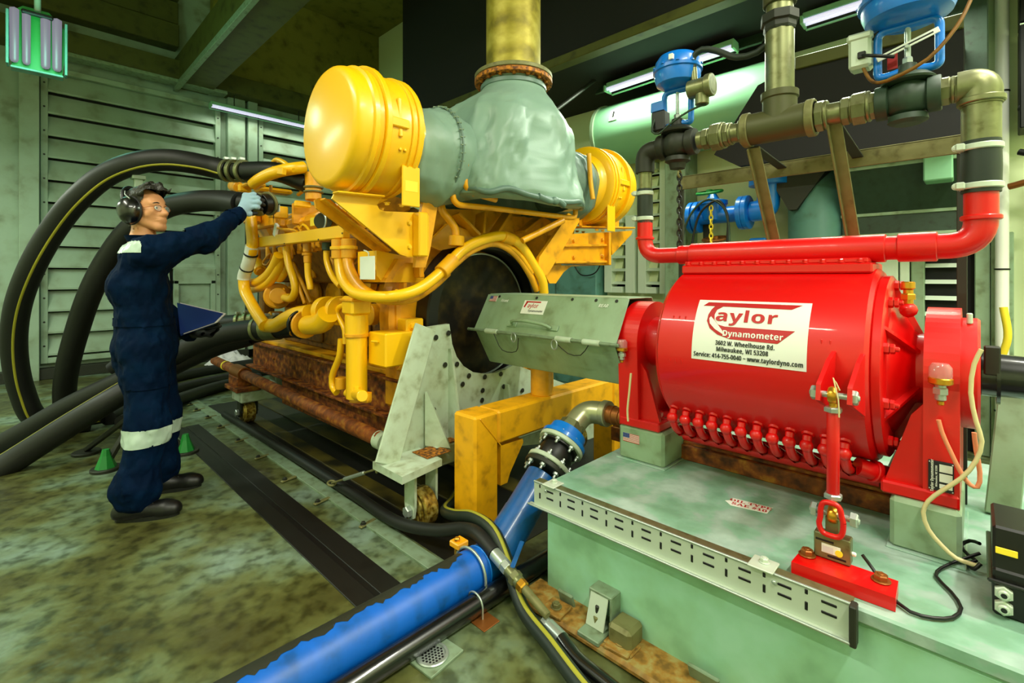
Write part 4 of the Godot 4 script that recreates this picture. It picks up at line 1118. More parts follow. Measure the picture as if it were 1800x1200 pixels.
	put(MB.new().cyl(V(2.2, 0.603, -1.875), V(2.2, 0.765, -1.875), 0.068, 28), "pedestal", "yellow", f)
	put(MB.new().bar(V(1.623, 0.591, -1.788), V(1.77, 0.423, -1.788), 0.006, 0.004, V(0, 0, 1), 0.001), "weld_seam", "yellow", f)
	# shaft guard: a six-sided grey-green sheet box round the drive shaft
	var g := thing("shaft_guard", "grey-green six-sided sheet guard over the drive shaft with handle and logo sticker", "guard", V(2.2, 0.77, -1.71))
	var R := 0.242
	var z0 := -2.2
	var z1 := -1.225
	var nm := ["lid_panel", "top_panel", "rear_panel", "rear_panel", "bottom_panel", "lower_panel"]
	for i in 6:
		var a := PI - i * PI / 3
		var b := a - PI / 3
		var p := V(2.2 + cos(a) * R, 0.985 + sin(a) * R, 0)
		var q := V(2.2 + cos(b) * R, 0.985 + sin(b) * R, 0)
		var mid := (p + q) / 2
		var out := (mid - V(2.2, 0.985, 0)).normalized()
		var tt := Transform3D(Basis((q - p).normalized(), out, (q - p).normalized().cross(out)), mid + V(0, 0, (z0 + z1) / 2))
		put(MB.new().box(tt, V(R - 0.004, 0.006, z1 - z0 + (0.02 if i == 0 else 0.0)), 0.002), nm[i], "guard_green", g)
	var ridge := V(2.2 - R - 0.008, 0.983, 0)
	put(MB.new().cyl(ridge + V(0, 0, z0 - 0.06), ridge + V(0, 0, z1 + 0.03), 0.009, 12), "hinge_rod", "rail_grey", g)
	for z in [-2.05, -1.52, -1.35]:
		put(MB.new().cyl(ridge + V(0, 0, z - 0.05), ridge + V(0, 0, z + 0.05), 0.015, 12), "hinge_knuckle", "stand_green", g)
	# frame of the lid panel: u along +z, w up the slope
	var A := V(2.2 - R, 0.985, 0)
	var up := V(0.5, 0.866, 0)
	var on := V(-0.866, 0.5, 0)
	var lid := func(x, y, h): return A + up * y + V(0, 0, x) + on * (h + 0.004)
	var hd := put(MB.new().hose([lid.call(-1.9, 0.05, 0.01), lid.call(-1.89, 0.055, 0.035), lid.call(-1.8, 0.06, 0.045), lid.call(-1.7, 0.055, 0.04), lid.call(-1.64, 0.05, 0.03), lid.call(-1.62, 0.045, 0.01)], 0.009, 10), "handle", "guard_green", g)
	for x in [-1.91, -1.61]:
		put(MB.new().box(Transform3D(Basis(up, on, V(0, 0, -1)), lid.call(x, 0.05, 0.004)), V(0.03, 0.006, 0.07), 0.002), "handle_foot", "guard_green", hd)
	for q in [[-1.86, 0.012], [-1.57, 0.0]]:
		put(MB.new().torus(ridge + V(-0.012, -0.03 + q[1], q[0]), V(1, 0, 0.3), 0.025, 0.004, 18, 6), "pin_ring", "steel", g)
	put(MB.new().hose([ridge + V(-0.01, -0.01, -2.02), ridge + V(0, -0.1, -1.96), ridge + V(0.02, -0.1, -1.87), ridge + V(-0.005, -0.02, -1.83)], 0.0025, 6), "lanyard", "cast_dark", g)
	put(MB.new().hose([ridge + V(-0.01, -0.02, -1.56), ridge + V(0.01, -0.07, -1.5), ridge + V(0.01, -0.07, -1.42), ridge + V(-0.005, -0.01, -1.36)], 0.0025, 6), "lanyard", "cast_dark", g)
	for x in [-2.1, -1.8, -1.55, -1.4, -1.28]:
		put(MB.new().cyl(lid.call(x, 0.225, 0.0), lid.call(x, 0.225, 0.003), 0.009, 10, 0.001), "screw_hole", "cast_dark", g)
	var place := func(cx, cy): return func(x, y, z): return lid.call(cx + x, cy + y, 0.0025 + z)
	var f1 := SystemFont.new()
	f1.font_names = PackedStringArray(["Droid Sans"])
	var fb := SystemFont.new()
	fb.font_names = PackedStringArray(["Droid Sans"])
	fb.font_weight = 700
	put(MB.new().box(Transform3D(Basis(V(0, 0, 1), up, on), lid.call(-1.797, 0.165, 0.001)), V(0.17, 0.085, 0.002), 0.0005), "logo_sticker", "white", g)
	put(MB.new().box(Transform3D(Basis(V(0, 0, 1), up, on), lid.call(-1.81, 0.198, 0.0025)), V(0.11, 0.008, 0.001), 0.0003), "logo_bar", "ink_red", g)
	put(MB.new().box(Transform3D(Basis(V(0, 0, 1), up, on).rotated(on, -0.3), lid.call(-1.862, 0.18, 0.0025)), V(0.012, 0.036, 0.001), 0.0003), "logo_stem", "ink_red", g)
	put(MB.new().text("aylor", 0.026, place.call(-1.805, 0.174), f1, 0.001), "logo_lettering", "ink_red", g)
	put(MB.new().text("Dynamometer", 0.012, place.call(-1.775, 0.142), f1, 0.001), "logo_lettering", "ink_dark", g)
	put(MB.new().text("Front", 0.018, place.call(-2.04, 0.198), f1, 0.001, 1.0, 0.2), "handwriting", "white", g)
	put(MB.new().text("REAR", 0.018, place.call(-1.345, 0.195), f1, 0.001, 1.0, 0.2), "handwriting", "white", g)
	var fl := put(MB.new().box(Transform3D(Basis(V(0, 0, 1), up, on), lid.call(-2.145, 0.208, 0.001)), V(0.06, 0.036, 0.002), 0.0005), "flag_sticker", "white", g)
	flag(fl, func(x, y, h): return lid.call(-2.145 + x, 0.208 + y, h + 0.002), 0.06, 0.036, V(0, 0, 1), up, on)

# stripes and canton on a flag sticker
func flag(parent: Node, place: Callable, w: float, h: float, ax: Vector3, ay: Vector3, az: Vector3):
	var s := MB.new()
	for i in 7:
		s.box(Transform3D(Basis(ax, ay, az), place.call(0.0, h / 2 - h * (2 * i + 0.5) / 13, 0.0002)), V(w, h / 13, 0.0006), 0.0)
	tag(put(s, "stripes", "ink_red", parent), "", "", "", "stuff")
	put(MB.new().box(Transform3D(Basis(ax, ay, az), place.call(-w * 0.3, h / 2 - h * 3.5 / 13, 0.0006)), V(w * 0.4, h * 7 / 13, 0.0008), 0.0), "canton", "ink_blue", parent)
	var st := MB.new()
	for i in 5:
		for j in 4:
			var p: Vector3 = place.call(-w * 0.46 + i * w * 0.08, h / 2 - h * (1.0 + j * 1.65) / 13, 0.001)
			st.cyl(p, p + az * 0.0003, h * 0.018, 5, 0.0)
	tag(put(st, "stars", "white", parent), "", "", "", "stuff")

# ------------------------------------------------------------------ dynamometer and its base
const AX := 2.2
const AY := 0.985

func arch(z0: float, depth: float, r: float, foot: float, y0: float) -> MB:   # inverted U: round head on straight legs that widen to the foot
	var pl := []
	pl.append(Vector2(AX - foot, y0))
	for i in 33:
		var a := PI + 0.15 - (PI + 0.3) * i / 32
		pl.append(Vector2(AX + cos(a) * r, AY + sin(a) * r))
	pl.append(Vector2(AX + foot, y0))
	return MB.new().plate_z(pl, z0, depth)

func build_dyno():
	var g := thing("concrete_plinth", "long pale green dynamometer plinth with two short pedestals on its flat top", "base", V(2.35, 0, 0.1))
	put(MB.new().bx(V(1.54, 0, -1.29), V(3.1, 0.4, 2.2), 0.01), "plinth", "base_green", g)
	put(MB.new().bx(V(1.53, 0.4, -1.305), V(3.12, 0.44, 2.22), 0.006), "top_plate", "base_top", g)
	for q in [[2.02, -1.24, -1.01], [1.95, -0.205, -0.035]]:
		var pd := put(MB.new().bx(V(q[0], 0.44, q[1]), V(2.42, 0.6, q[2]), 0.012), "pedestal", "guard_green", g)
		put(MB.new().bx(V(q[0] - 0.012, 0.437, q[1] - 0.01), V(2.43, 0.446, q[2] + 0.01), 0.004), "weld_bead", "base_top", pd)
		if q[1] < -1.0:
			var fs := put(MB.new().bx(V(q[0] - 0.002, 0.525, -1.215), V(q[0], 0.565, -1.13), 0.0005), "flag_sticker", "white", pd)
			flag(fs, func(x, y, h): return V(q[0] - 0.002 - h, 0.545 + y, -1.172 + x), 0.085, 0.04, V(0, 0, 1), V(0, 1, 0), V(-1, 0, 0))
	var ib := put(MB.new().bx(V(2.2, 0.44, -1.4), V(2.24, 0.51, -0.2), 0.004), "rusty_rail", "rust", g)
	put(MB.new().bx(V(2.22, 0.505, -1.4), V(2.42, 0.525, -0.2), 0.004), "rail_flange", "rust", ib)
	put(MB.new().bx(V(1.4, 0, -1.34), V(1.56, 0.03, 2.2), 0.01), "rusty_footing", "rust_edge", g)
	# sign lying on the top
	var f1 := SystemFont.new()
	f1.font_names = PackedStringArray(["Droid Sans"])
	f1.font_weight = 700
	var fs2 := SystemFont.new()
	fs2.font_names = PackedStringArray(["Droid Serif"])
	fs2.font_weight = 700
	var sc := V(1.925, 0.441, -0.618)
	var sg := thing("oil_sign", "small torn white sticker with red oil-type lettering lying on the plinth top", "sign", sc)
	var sx := (V(1.945, 0.441, -0.547) - V(1.92, 0.441, -0.697)).normalized()
	var sy := Vector3.UP.cross(sx)
	put(MB.new().prism(Transform3D(Basis(sx, sy, Vector3.UP), sc), [Vector2(-0.085, -0.005), Vector2(-0.06, -0.036), Vector2(0.062, -0.03), Vector2(0.07, 0.022), Vector2(0.075, 0.03), Vector2(-0.065, 0.034), Vector2(-0.062, 0.012)], 0.0012), "sheet", "white", sg)
	put(MB.new().text("OIL TYPE", 0.02, func(x, y, z): return sc + sx * x + sy * (y + 0.014) + V(0, 0.0014 + z, 0), fs2, 0.0006, 1.1), "lettering", "ink_red", sg)
	put(MB.new().text("SAE #10", 0.02, func(x, y, z): return sc + sx * x + sy * (y - 0.014) + V(0, 0.0014 + z, 0), fs2, 0.0006, 1.1), "lettering", "ink_red", sg)
	cable_tray()
	dynamometer(f1)
	torque_link()
	anchors()
	box_and_cables()

func cable_tray():
	var t := thing("cable_tray", "perforated galvanised steel cable tray fixed along the plinth's front edge", "tray", V(1.51, 0.35, -0.78))
	var z0 := -1.335
	var z1 := -0.236
	put(MB.new().bx(V(1.515, 0.356, z0), V(1.521, 0.452, z1), 0.001), "web", "tray_steel", t)
	put(MB.new().bx(V(1.516, 0.447, z0), V(1.556, 0.452, z1), 0.002), "upper_flange", "galv", t)
	put(MB.new().bx(V(1.497, 0.353, z0 - 0.02), V(1.521, 0.358, z1), 0.002), "lower_flange", "tray_steel", t)
	put(MB.new().cyl(V(1.516, 0.45, z0), V(1.516, 0.45, z1), 0.0045, 10, 0.001), "rolled_lip", "steel", t)
	put(MB.new().cyl(V(1.498, 0.357, z0 - 0.02), V(1.498, 0.357, z1), 0.0045, 10, 0.001), "rolled_lip", "steel", t)
	put(MB.new().bx(V(1.493, 0.35, z1 - 0.004), V(1.528, 0.456, z1 + 0.012), 0.003), "end_cap", "cast_dark", t)
	for i in 10:
		var z := z0 + 0.05 + i * 0.107
		for q in [[z + 0.035, 0.428], [z + 0.035, 0.4]]:
			put(MB.new().bx(V(1.5135, q[1] - 0.004, q[0] - 0.018), V(1.517, q[1] + 0.004, q[0] + 0.018), 0.0015), "slot", "black", t)
		put(MB.new().bx(V(1.5135, 0.386, z - 0.022), V(1.517, 0.41, z - 0.014), 0.0015), "slot", "black", t)
		put(MB.new().bx(V(1.5135, 0.43, z - 0.022), V(1.517, 0.444, z - 0.014), 0.0015), "slot", "black", t)
	for z in [-1.27, -0.42]:
		put(MB.new().ball(V(1.513, 0.428, z), V(0.005, 0.007, 0.007), 10), "rivet", "steel", t)
	for q in [[-1.25, 0.03], [-0.455, 0.035]]:
		put(MB.new().bx(V(1.5, 0.453, q[0] - q[1]), V(1.57, 0.459, q[0] + q[1]), 0.002), "clip", "tray_steel", t)
		put(MB.new().bolt(V(1.545, 0.459, q[0]), V(0, 1, 0), 0.012), "bolt", "tray_steel", t)

func dynamometer(f1: Font):
	var d := thing("dynamometer", "glossy bright red water-brake dynamometer drum on two bearing blocks", "dynamometer", V(AX, 0.6, -0.6))
	var c := V(AX, AY, 0)
	var dz := V(0, 0, 1)
	var R := 0.346
	var drum := put(MB.new().lathe(MB.along(c + dz * -0.96, dz), [Vector2(0.2, -0.02), Vector2(0.3, -0.02), Vector2(0.3, -0.005), Vector2(R - 0.012, -0.004), Vector2(R, 0.008), Vector2(R, 0.7), Vector2(R - 0.012, 0.712), Vector2(0.2, 0.712)], 96), "drum", "red", d)
	put(MB.new().ring(c + dz * -0.975, dz, R - 0.02, 0.2, 0.02, 64), "end_ring", "red", drum)
	for i in 20:
		var a := TAU * (i + 0.5) / 20
		put(MB.new().bolt(c + V(cos(a) * 0.312, sin(a) * 0.312, -0.965), -dz, 0.011), "bolt", "red", drum)
	for q in [[0.15, -0.9], [0.15, -0.875], [0.15, -0.85], [-0.02, -0.9], [-0.02, -0.875], [-0.02, -0.85], [0.1, -0.375], [0.1, -0.35], [-0.05, -0.375], [-0.05, -0.35], [-0.05, -0.325]]:
		var p := c + V(-sqrt(R * R - q[0] * q[0]), q[0], q[1])
		put(MB.new().bar(p - V(0, 0.008, 0), p + V(0, 0.008, 0), 0.004, 0.004, p - c, 0.001), "screw_slot", "red", drum)
	# sticker wrapped round the drum; u along +z, w up along the curve
	var on := func(u, w, h):
		var a: float = w / R
		return V(AX - cos(a) * (R + h), AY + 0.117 + sin(a) * 0.0 + (sin(a + 0.342) - sin(0.342)) * (R + h), -0.6125 + u) if false else V(AX - cos(a + 0.345) * (R + h), AY + sin(a + 0.345) * (R + h), -0.6125 + u)
	var W := 0.395
	var H := 0.245
	var rows = []
	for i in 13:
		var row = []
		for k in 2: row.append(on.call((k - 0.5) * W, (i / 12.0 - 0.5) * H, 0.0015))
		rows.append(row)
	var sk := put(MB.new().sheet(rows, false, c + dz * -0.6), "logo_sticker", "white", drum)
	var uv := func(u, v, h): return on.call((u - 0.5) * W, (0.5 - v) * H, h)
	var wrap_poly := func(pts):
		var pp := PackedVector2Array()
		for i in pts.size():
			var a: Vector2 = pts[i]
			var b: Vector2 = pts[(i + 1) % pts.size()]
			for s in 6: pp.append(a.lerp(b, s / 6.0))
		var idx := Geometry2D.triangulate_polygon(pp)
		var m := MB.new()
		for i in range(0, idx.size(), 3):
			var P = []
			for j in 3: P.append(uv.call(pp[idx[i + j]].x, pp[idx[i + j]].y, 0.0026))
			var o: Vector3 = (P[0] - V(AX, AY, P[0].z)).normalized()
			m.tri(P[0], P[1], P[2], o, o, o)
		return m
	put(wrap_poly.call([Vector2(0.055, 0.115), Vector2(0.1, 0.045), Vector2(0.93, 0.045), Vector2(0.85, 0.125)]), "logo_bar", "ink_red", sk)
	put(wrap_poly.call([Vector2(0.17, 0.12), Vector2(0.25, 0.12), Vector2(0.2, 0.18), Vector2(0.185, 0.27), Vector2(0.195, 0.36), Vector2(0.235, 0.43), Vector2(0.3, 0.455), Vector2(0.9, 0.455), Vector2(0.77, 0.655), Vector2(0.36, 0.645), Vector2(0.24, 0.59), Vector2(0.16, 0.5), Vector2(0.122, 0.38), Vector2(0.125, 0.27), Vector2(0.145, 0.18)]), "logo_bar", "ink_red", sk)
	var line := func(words, u, v, h, w, m):
		put(MB.new().text(words, h, func(x, y, z): return on.call((u - 0.5) * W + x, (0.5 - v) * H + y, 0.003 + z), f1, 0.0008, w), "lettering", m, sk)
	line.call("aylor", 0.475, 0.28, 0.046, -0.215, "ink_red")
	line.call("Dynamometer", 0.548, 0.56, 0.0215, -0.205, "white")
	line.call("3602 W. Wheelhouse Rd.", 0.49, 0.715, 0.0165, -0.205, "ink_dark")
	line.call("Milwaukee, WI 53208", 0.47, 0.81, 0.0165, -0.18, "ink_dark")
	line.call("Service: 414-755-0040 ~ www.taylordyno.com", 0.5, 0.915, 0.0165, -0.375, "ink_dark")
	# inlet plate and header pipe on top
	var ip := put(MB.new().bx(V(AX - 0.12, 1.315, -0.955), V(AX + 0.12, 1.352, -0.265), 0.006), "inlet_flange", "red", d)
	put(MB.new().bx(V(AX - 0.1, 1.352, -0.95), V(AX + 0.1, 1.37, -0.28), 0.004), "inlet_flange", "red", ip)
	for i in 12:
		put(MB.new().bolt(V(AX - 0.105, 1.352, -0.93 + i * 0.057), V(0, 1, 0), 0.01, 0.012), "bolt", "red", ip)
	var hp := put(MB.new().pipe([V(AX, 1.6, -1.2), V(AX, 1.405, -1.2), V(AX, 1.405, -0.9)], 0.037, 0.085, 24), "header_pipe", "red", d)
	put(MB.new().cyl(V(AX, 1.405, -1.02), V(AX, 1.405, -0.94), 0.044, 28), "header_collar", "red", hp)
	put(MB.new().cyl(V(AX, 1.405, -0.96), V(AX, 1.405, -0.24), 0.051, 32), "header_sleeve", "red", hp)
	put(MB.new().pipe([V(AX, 1.405, -0.26), V(AX, 1.405, 0.006), V(AX, 1.59, 0.006)], 0.043, 0.085, 28), "header_pipe", "red", d)
	put(MB.new().cyl(V(AX, 1.405, -0.207), V(AX, 1.405, -0.1), 0.051, 32), "header_collar", "red", hp)
	put(MB.new().ring(V(AX, 1.486, -1.2), V(0, 1, 0), 0.045, 0.03, 0.014, 28), "elbow_bead", "red", hp)
	put(MB.new().ring(V(AX, 1.486, 0.006), V(0, 1, 0), 0.052, 0.03, 0.016, 28), "elbow_bead", "red", hp)
	# right end bell with flange, stay plates and studs, and neck
	put(MB.new().lathe(MB.along(c + dz * -0.25, dz), [Vector2(0.2, 0), Vector2(0.315, 0.0), Vector2(0.32, 0.006), Vector2(0.32, 0.028), Vector2(0.31, 0.034), Vector2(0.235, 0.036), Vector2(0.225, 0.044), Vector2(0.145, 0.082), Vector2(0.128, 0.09), Vector2(0.12, 0.1), Vector2(0.12, 0.13), Vector2(0.0, 0.13)], 64), "end_bell", "red", d)
	for i in 10:
		var a := TAU * (i + 0.5) / 10
		var p := c + V(cos(a) * 0.285, sin(a) * 0.285, -0.216)
		var s := put(MB.new().cyl(p - dz * 0.02, p + dz * 0.04, 0.008, 10), "stud", "red", d)
		put(MB.new().hexa(p, dz, 0.018, 0.014), "nut", "red", s)
		put(MB.new().hexa(p + dz * 0.016, dz, 0.016, 0.012), "nut", "red", s)
	for i in 6:
		var a := TAU * i / 6 + 0.52
		put(MB.new().prism(Transform3D(Basis(V(cos(a), sin(a), 0), dz, V(cos(a), sin(a), 0).cross(dz)), c + dz * -0.218), [Vector2(0.12, 0.0), Vector2(0.3, 0.0), Vector2(0.24, 0.028), Vector2(0.12, 0.08)], 0.012), "stay_plate", "red", d)
	# brass breather beside the neck
	var bf := put(MB.new().cyl(V(2.1, 1.2, -0.17), V(2.1, 1.26, -0.17), 0.014, 16), "breather", "brass", d)
	put(MB.new().hexa(V(2.1, 1.225, -0.17), V(0, 1, 0), 0.022, 0.02), "nut", "brass", bf)
	put(MB.new().cyl(V(2.1, 1.26, -0.17), V(2.1, 1.285, -0.17), 0.019, 16), "cap", "brass", bf)
	put(MB.new().ball(V(2.1, 1.19, -0.17), 0.026, 12), "breather_elbow", "red", d)
	# bearing blocks
	for q in [[-1.235, 0.1, 0.195, 0.18], [-0.125, 0.085, 0.212, 0.225]]:
		var bb := put(arch(q[0], q[1], q[2], q[3], 0.6), "bearing_block", "red" if q[0] < -1 else "red_speckled", d)
		var zz: float = q[0] + q[1] if q[0] < -1 else q[0]
		var s: float = 1.0 if q[0] < -1 else -1.0
		for x in [AX - q[3] + 0.02, AX + q[3] - 0.05]:
			put(MB.new().plate_x([Vector2(zz, 0.9), Vector2(zz + s * 0.03, 0.86), Vector2(zz + s * 0.095, 0.64), Vector2(zz + s * 0.095, 0.62), Vector2(zz, 0.62)], x, 0.02), "stay_plate", "red", bb)
		put(MB.new().bx(V(AX - q[3] - 0.005, 0.6, minf(q[0], zz + s * 0.105)), V(AX + q[3] + 0.005, 0.64, maxf(q[0] + q[1], zz + s * 0.105)), 0.006), "foot_flange", "red", bb)
		for x in [AX - q[3] + 0.08, AX + 0.1]:
			put(MB.new().bolt(V(x, 0.64, zz + s * 0.06), V(0, 1, 0), 0.02, 0.03), "bolt", "red", bb)
	put(MB.new().cyl(c + dz * -1.16, c + dz * -0.95, 0.12, 40), "shaft_neck", "red", d)
	put(MB.new().cyl(c + dz * -0.15, c + dz * -0.03, 0.118, 40), "shaft_neck", "red", d)
	put(MB.new().lathe(MB.along(c + dz * -0.042, dz), [Vector2(0.0, 0), Vector2(0.18, 0), Vector2(0.18, 0.04), Vector2(0.174, 0.047), Vector2(0.0, 0.047)], 56), "bearing_cap", "red", d)
	put(MB.new().cyl(V(AX - 0.07, AY + 0.165, -0.02), V(AX - 0.07, AY + 0.2, -0.02), 0.008, 10), "grease_nipple", "tray_steel", d)
	put(MB.new().cyl(c + dz * -1.3, c + dz * -1.1, 0.05, 24), "input_shaft", "steel", d)
	var cp := put(MB.new().lathe(MB.along(c + dz * 0.005, dz), [Vector2(0.0, 0), Vector2(0.068, 0), Vector2(0.07, 0.002), Vector2(0.07, 0.035), Vector2(0.092, 0.036), Vector2(0.092, 0.045), Vector2(0.068, 0.046), Vector2(0.066, 0.1), Vector2(0.05, 0.102), Vector2(0.05, 0.12), Vector2(0.07, 0.122), Vector2(0.07, 1.9), Vector2(0.0, 1.9)], 48), "shaft_coupling", "black_gloss", d)
	put(MB.new().bx(c + V(-0.14, -0.545, 1.5), c + V(0.14, 0.12, 1.7), 0.01), "end_bearing", "red", d)
	put(MB.new().bx(c + V(-0.09, 0.01, 0.012), c + V(-0.055, 0.1, 0.05), 0.004), "sensor_bracket", "cast_dark", cp)
	# nozzle row: socket on the drum, ball elbow, pipe that drops under the drum
	for i in 12:
		var z := -0.925 + i * 0.0548
		var n := put(MB.new().lathe(MB.along(V(1.99, 0.785, z), V(-0.72, -0.7, 0)), [Vector2(0.026, 0.0), Vector2(0.024, 0.05), Vector2(0.018, 0.062), Vector2(0.0, 0.062)], 16), "nozzle_socket", "red", d)
		put(MB.new().ball(V(1.927, 0.712, z), 0.0225, 14), "nozzle_elbow", "red", n)
		put(MB.new().cyl(V(1.94, 0.745, z), V(1.93, 0.72, z), 0.015, 12), "nozzle_neck", "red", n)
		put(MB.new().pipe([V(1.928, 0.705, z), V(1.955, 0.655, z + 0.004), V(2.12, 0.6, z + 0.006)], 0.016, 0.03, 12), "nozzle_pipe", "red", n)
		put(MB.new().hexa(V(1.985, 0.645, z + 0.005), V(0.95, -0.32, 0), 0.023, 0.03), "nozzle_nut", "red", n)
	put(MB.new().tube([V(2.13, 0.595, -0.96), V(2.13, 0.595, -0.25)], 0.035, 20), "drain_manifold", "red", d)
	put(MB.new().pipe([V(2.02, 0.65, -0.3), V(2.06, 0.63, -0.24), V(2.13, 0.61, -0.21)], 0.03, 0.05, 20), "drain_tee", "red", d)
	put(MB.new().ring(V(2.045, 0.638, -0.262), V(0.6, -0.3, 0.7), 0.038, 0.02, 0.02, 20), "drain_tee_collar", "red", d)
	# drip oilers on both blocks
	for q in [[V(1.965, 0.975, -0.083), 1.0], [V(1.985, 0.955, -1.2), 0.85]]:
		var p: Vector3 = q[0]
		var k: float = q[1]
		var oil := put(MB.new().cyl(p, p + V(0, 0.02, 0) * k, 0.03 * k, 20), "oiler_cup", "brass", d)
		put(MB.new().lathe(MB.along(p + V(0, 0.02, 0) * k, V(0, 1, 0)), [Vector2(0.028 * k, 0), Vector2(0.028 * k, 0.03 * k), Vector2(0.02 * k, 0.042 * k), Vector2(0, 0.043 * k)], 20), "oiler_glass", "clear_plastic", oil)
		put(MB.new().cyl(p + V(0, -0.05, 0) * k, p, 0.014 * k, 16), "oiler_stem", "steel", oil)
		put(MB.new().hexa(p + V(0, -0.03, 0) * k, V(0, 1, 0), 0.02 * k, 0.02 * k), "oiler_nut", "steel", oil)
		put(MB.new().cyl(p + V(0, -0.065, 0) * k, p + V(0, -0.05, 0) * k, 0.009 * k, 12), "oiler_tip", "brass", oil)
		put(MB.new().bar(p + V(0.0, -0.02, 0), p + V(0.05, -0.02, 0), 0.012, 0.012), "oiler_bracket", "red", oil)
	# data plate on the right block
	var X0 := AX - 0.222
	var dp := put(MB.new().bx(V(X0 - 0.006, 0.645, -0.112), V(X0 + 0.004, 0.735, -0.053), 0.001), "data_plate", "ink_dark", d)
	for q in [[0.655, 0.668, -0.086, -0.056], [0.675, 0.7, -0.086, -0.056], [0.705, 0.728, -0.086, -0.056]]:
		put(MB.new().bx(V(X0 - 0.0075, q[0], q[2]), V(X0 - 0.005, q[1], q[3]), 0.0003), "data_field", "white", dp)
	put(MB.new().text("Taylor Dynamometer", 0.007, func(x, y, z): return V(X0 - 0.007 - z, 0.69 + x, -0.103 - y), f1, 0.0005), "lettering", "white", dp)
	put(MB.new().text("Milwaukee, WI 53208", 0.004, func(x, y, z): return V(X0 - 0.007 - z, 0.69 + x, -0.093 - y), f1, 0.0005), "lettering", "white", dp)
	for y in [0.649, 0.731]:
		for z in [-0.109, -0.056]:
			put(MB.new().ball(V(X0 - 0.006, y, z), 0.0025, 8), "rivet", "steel", dp)
	# torque arm bracket at the front of the drum
	for z in [-0.345, -0.268]:
		put(MB.new().plate_z([Vector2(1.87, 1.06), Vector2(1.78, 1.04), Vector2(1.65, 0.985), Vector2(1.64, 0.94), Vector2(1.68, 0.925), Vector2(1.87, 0.86)], z, 0.012), "torque_arm", "red", d)

func torque_link():
	var lx := 1.67
	var z := -0.306
	var l := thing("torque_link", "upright red load link with zinc rod ends in front of the dynamometer drum", "linkage", V(lx, 0.55, z))
	put(MB.new().lathe(MB.along(V(lx, 0.668, z), V(0, 1, 0)), [Vector2(0, 0), Vector2(0.0155, 0), Vector2(0.0165, 0.002), Vector2(0.0165, 0.238), Vector2(0.0155, 0.24), Vector2(0, 0.24)], 24), "link_tube", "red", l)
	for q in [[0.955, 0.915, -1], [0.606, 0.662, 1]]:
		var re := put(MB.new().lathe(MB.along(V(lx, q[0], z - 0.013), V(0, 0, 1)), [Vector2(0.011, 0), Vector2(0.022, 0.002), Vector2(0.025, 0.008), Vector2(0.025, 0.018), Vector2(0.022, 0.024), Vector2(0.011, 0.026)], 24), "rod_end", "brass", l)
		put(MB.new().cyl(V(lx, q[0] + q[2] * 0.02, z), V(lx, q[1] + 0.002, z), 0.011, 14), "rod_end_shank", "brass", re)
		put(MB.new().hexa(V(lx, q[1] - 0.008, z), V(0, 1, 0), 0.024, 0.014), "lock_nut", "steel", re)
		put(MB.new().cyl(V(lx, q[0], z - 0.06), V(lx, q[0], z + 0.065), 0.009, 12), "pin", "steel", re)
		put(MB.new().hexa(V(lx, q[0], z + 0.043), V(0, 0, 1), 0.021, 0.018), "pin_head", "steel", re)
		put(MB.new().hexa(V(lx, q[0], z - 0.04), V(0, 0, -1), 0.021, 0.016), "pin_nut", "steel", re)
	# red safety loop round the lower rod end
	var lp := []
	for i in 33:
		var a := TAU * i / 32
		lp.append(V(lx - 0.03, 0.602 + signf(sin(a)) * pow(absf(sin(a)), 0.6) * 0.047, z + signf(cos(a)) * pow(absf(cos(a)), 0.6) * (0.026 if sin(a) > 0 else 0.03)))
	put(MB.new().tube(lp, 0.0075, 10, false), "safety_loop", "red", l)
	put(MB.new().hose([V(lx - 0.02, 0.975, z + 0.02), V(lx - 0.025, 1.01, z + 0.005), V(lx - 0.03, 0.95, z + 0.018), V(lx - 0.03, 0.9, z + 0.02)], 0.002, 6), "twine", "cable_cream", l)
	# load cell
	var c := thing("force_cell", "grey steel S-shaped load cell with a yellow dot standing on the red plate", "load cell", V(lx, 0.478, z))
	put(MB.new().bx(V(lx - 0.02, 0.478, z - 0.045), V(lx + 0.02, 0.55, z + 0.045), 0.003), "body", "galv", c)
	put(MB.new().bx(V(lx - 0.012, 0.546, z - 0.018), V(lx + 0.012, 0.6, z + 0.018), 0.003), "lug", "galv", c)
	for q in [[0.531, -0.04, 0.005], [0.49, -0.01, 0.035]]:
		put(MB.new().bx(V(lx - 0.0208, q[0] - 0.003, z + q[1]), V(lx - 0.0195, q[0] + 0.003, z + q[2]), 0.0004), "slot", "black", c)
	var cl := put(MB.new().bx(V(lx - 0.0212, 0.497, z - 0.025), V(lx - 0.0198, 0.523, z + 0.022), 0.0005), "label_frame", "white", c)
	put(MB.new().bx(V(lx - 0.0217, 0.499, z - 0.023), V(lx - 0.021, 0.517, z + 0.004), 0.0002), "label_field", "paper", cl)
	put(MB.new().cyl(V(lx - 0.0198, 0.506, z + 0.018), V(lx - 0.0225, 0.506, z + 0.018), 0.0095, 16, 0.0003), "yellow_dot", "label_yellow", cl)
	put(MB.new().cyl(V(lx, 0.509, z + 0.044), V(lx, 0.509, z + 0.056), 0.006, 12), "cable_gland", "white", c)
	# red mounting plate
	var p := thing("red_plate", "flat red steel plate bolted to the plinth under the load cell", "plate", V(1.64, 0.44, -0.28))
	put(MB.new().prism(Transform3D(Basis(V(1, 0, 0), V(0, 0, 1), V(0, 1, 0)), V(0, 0.441, 0)), [Vector2(1.568, -0.39), Vector2(1.671, -0.384), Vector2(1.669, -0.156), Vector2(1.575, -0.153)], 0.036), "slab", "red", p)
	for q in [V(1.636, 0.478, -0.365), V(1.637, 0.478, -0.19)]:
		put(MB.new().bolt(q, V(0, 1, 0), 0.017, 0.015), "bolt", "copper_rust", p)

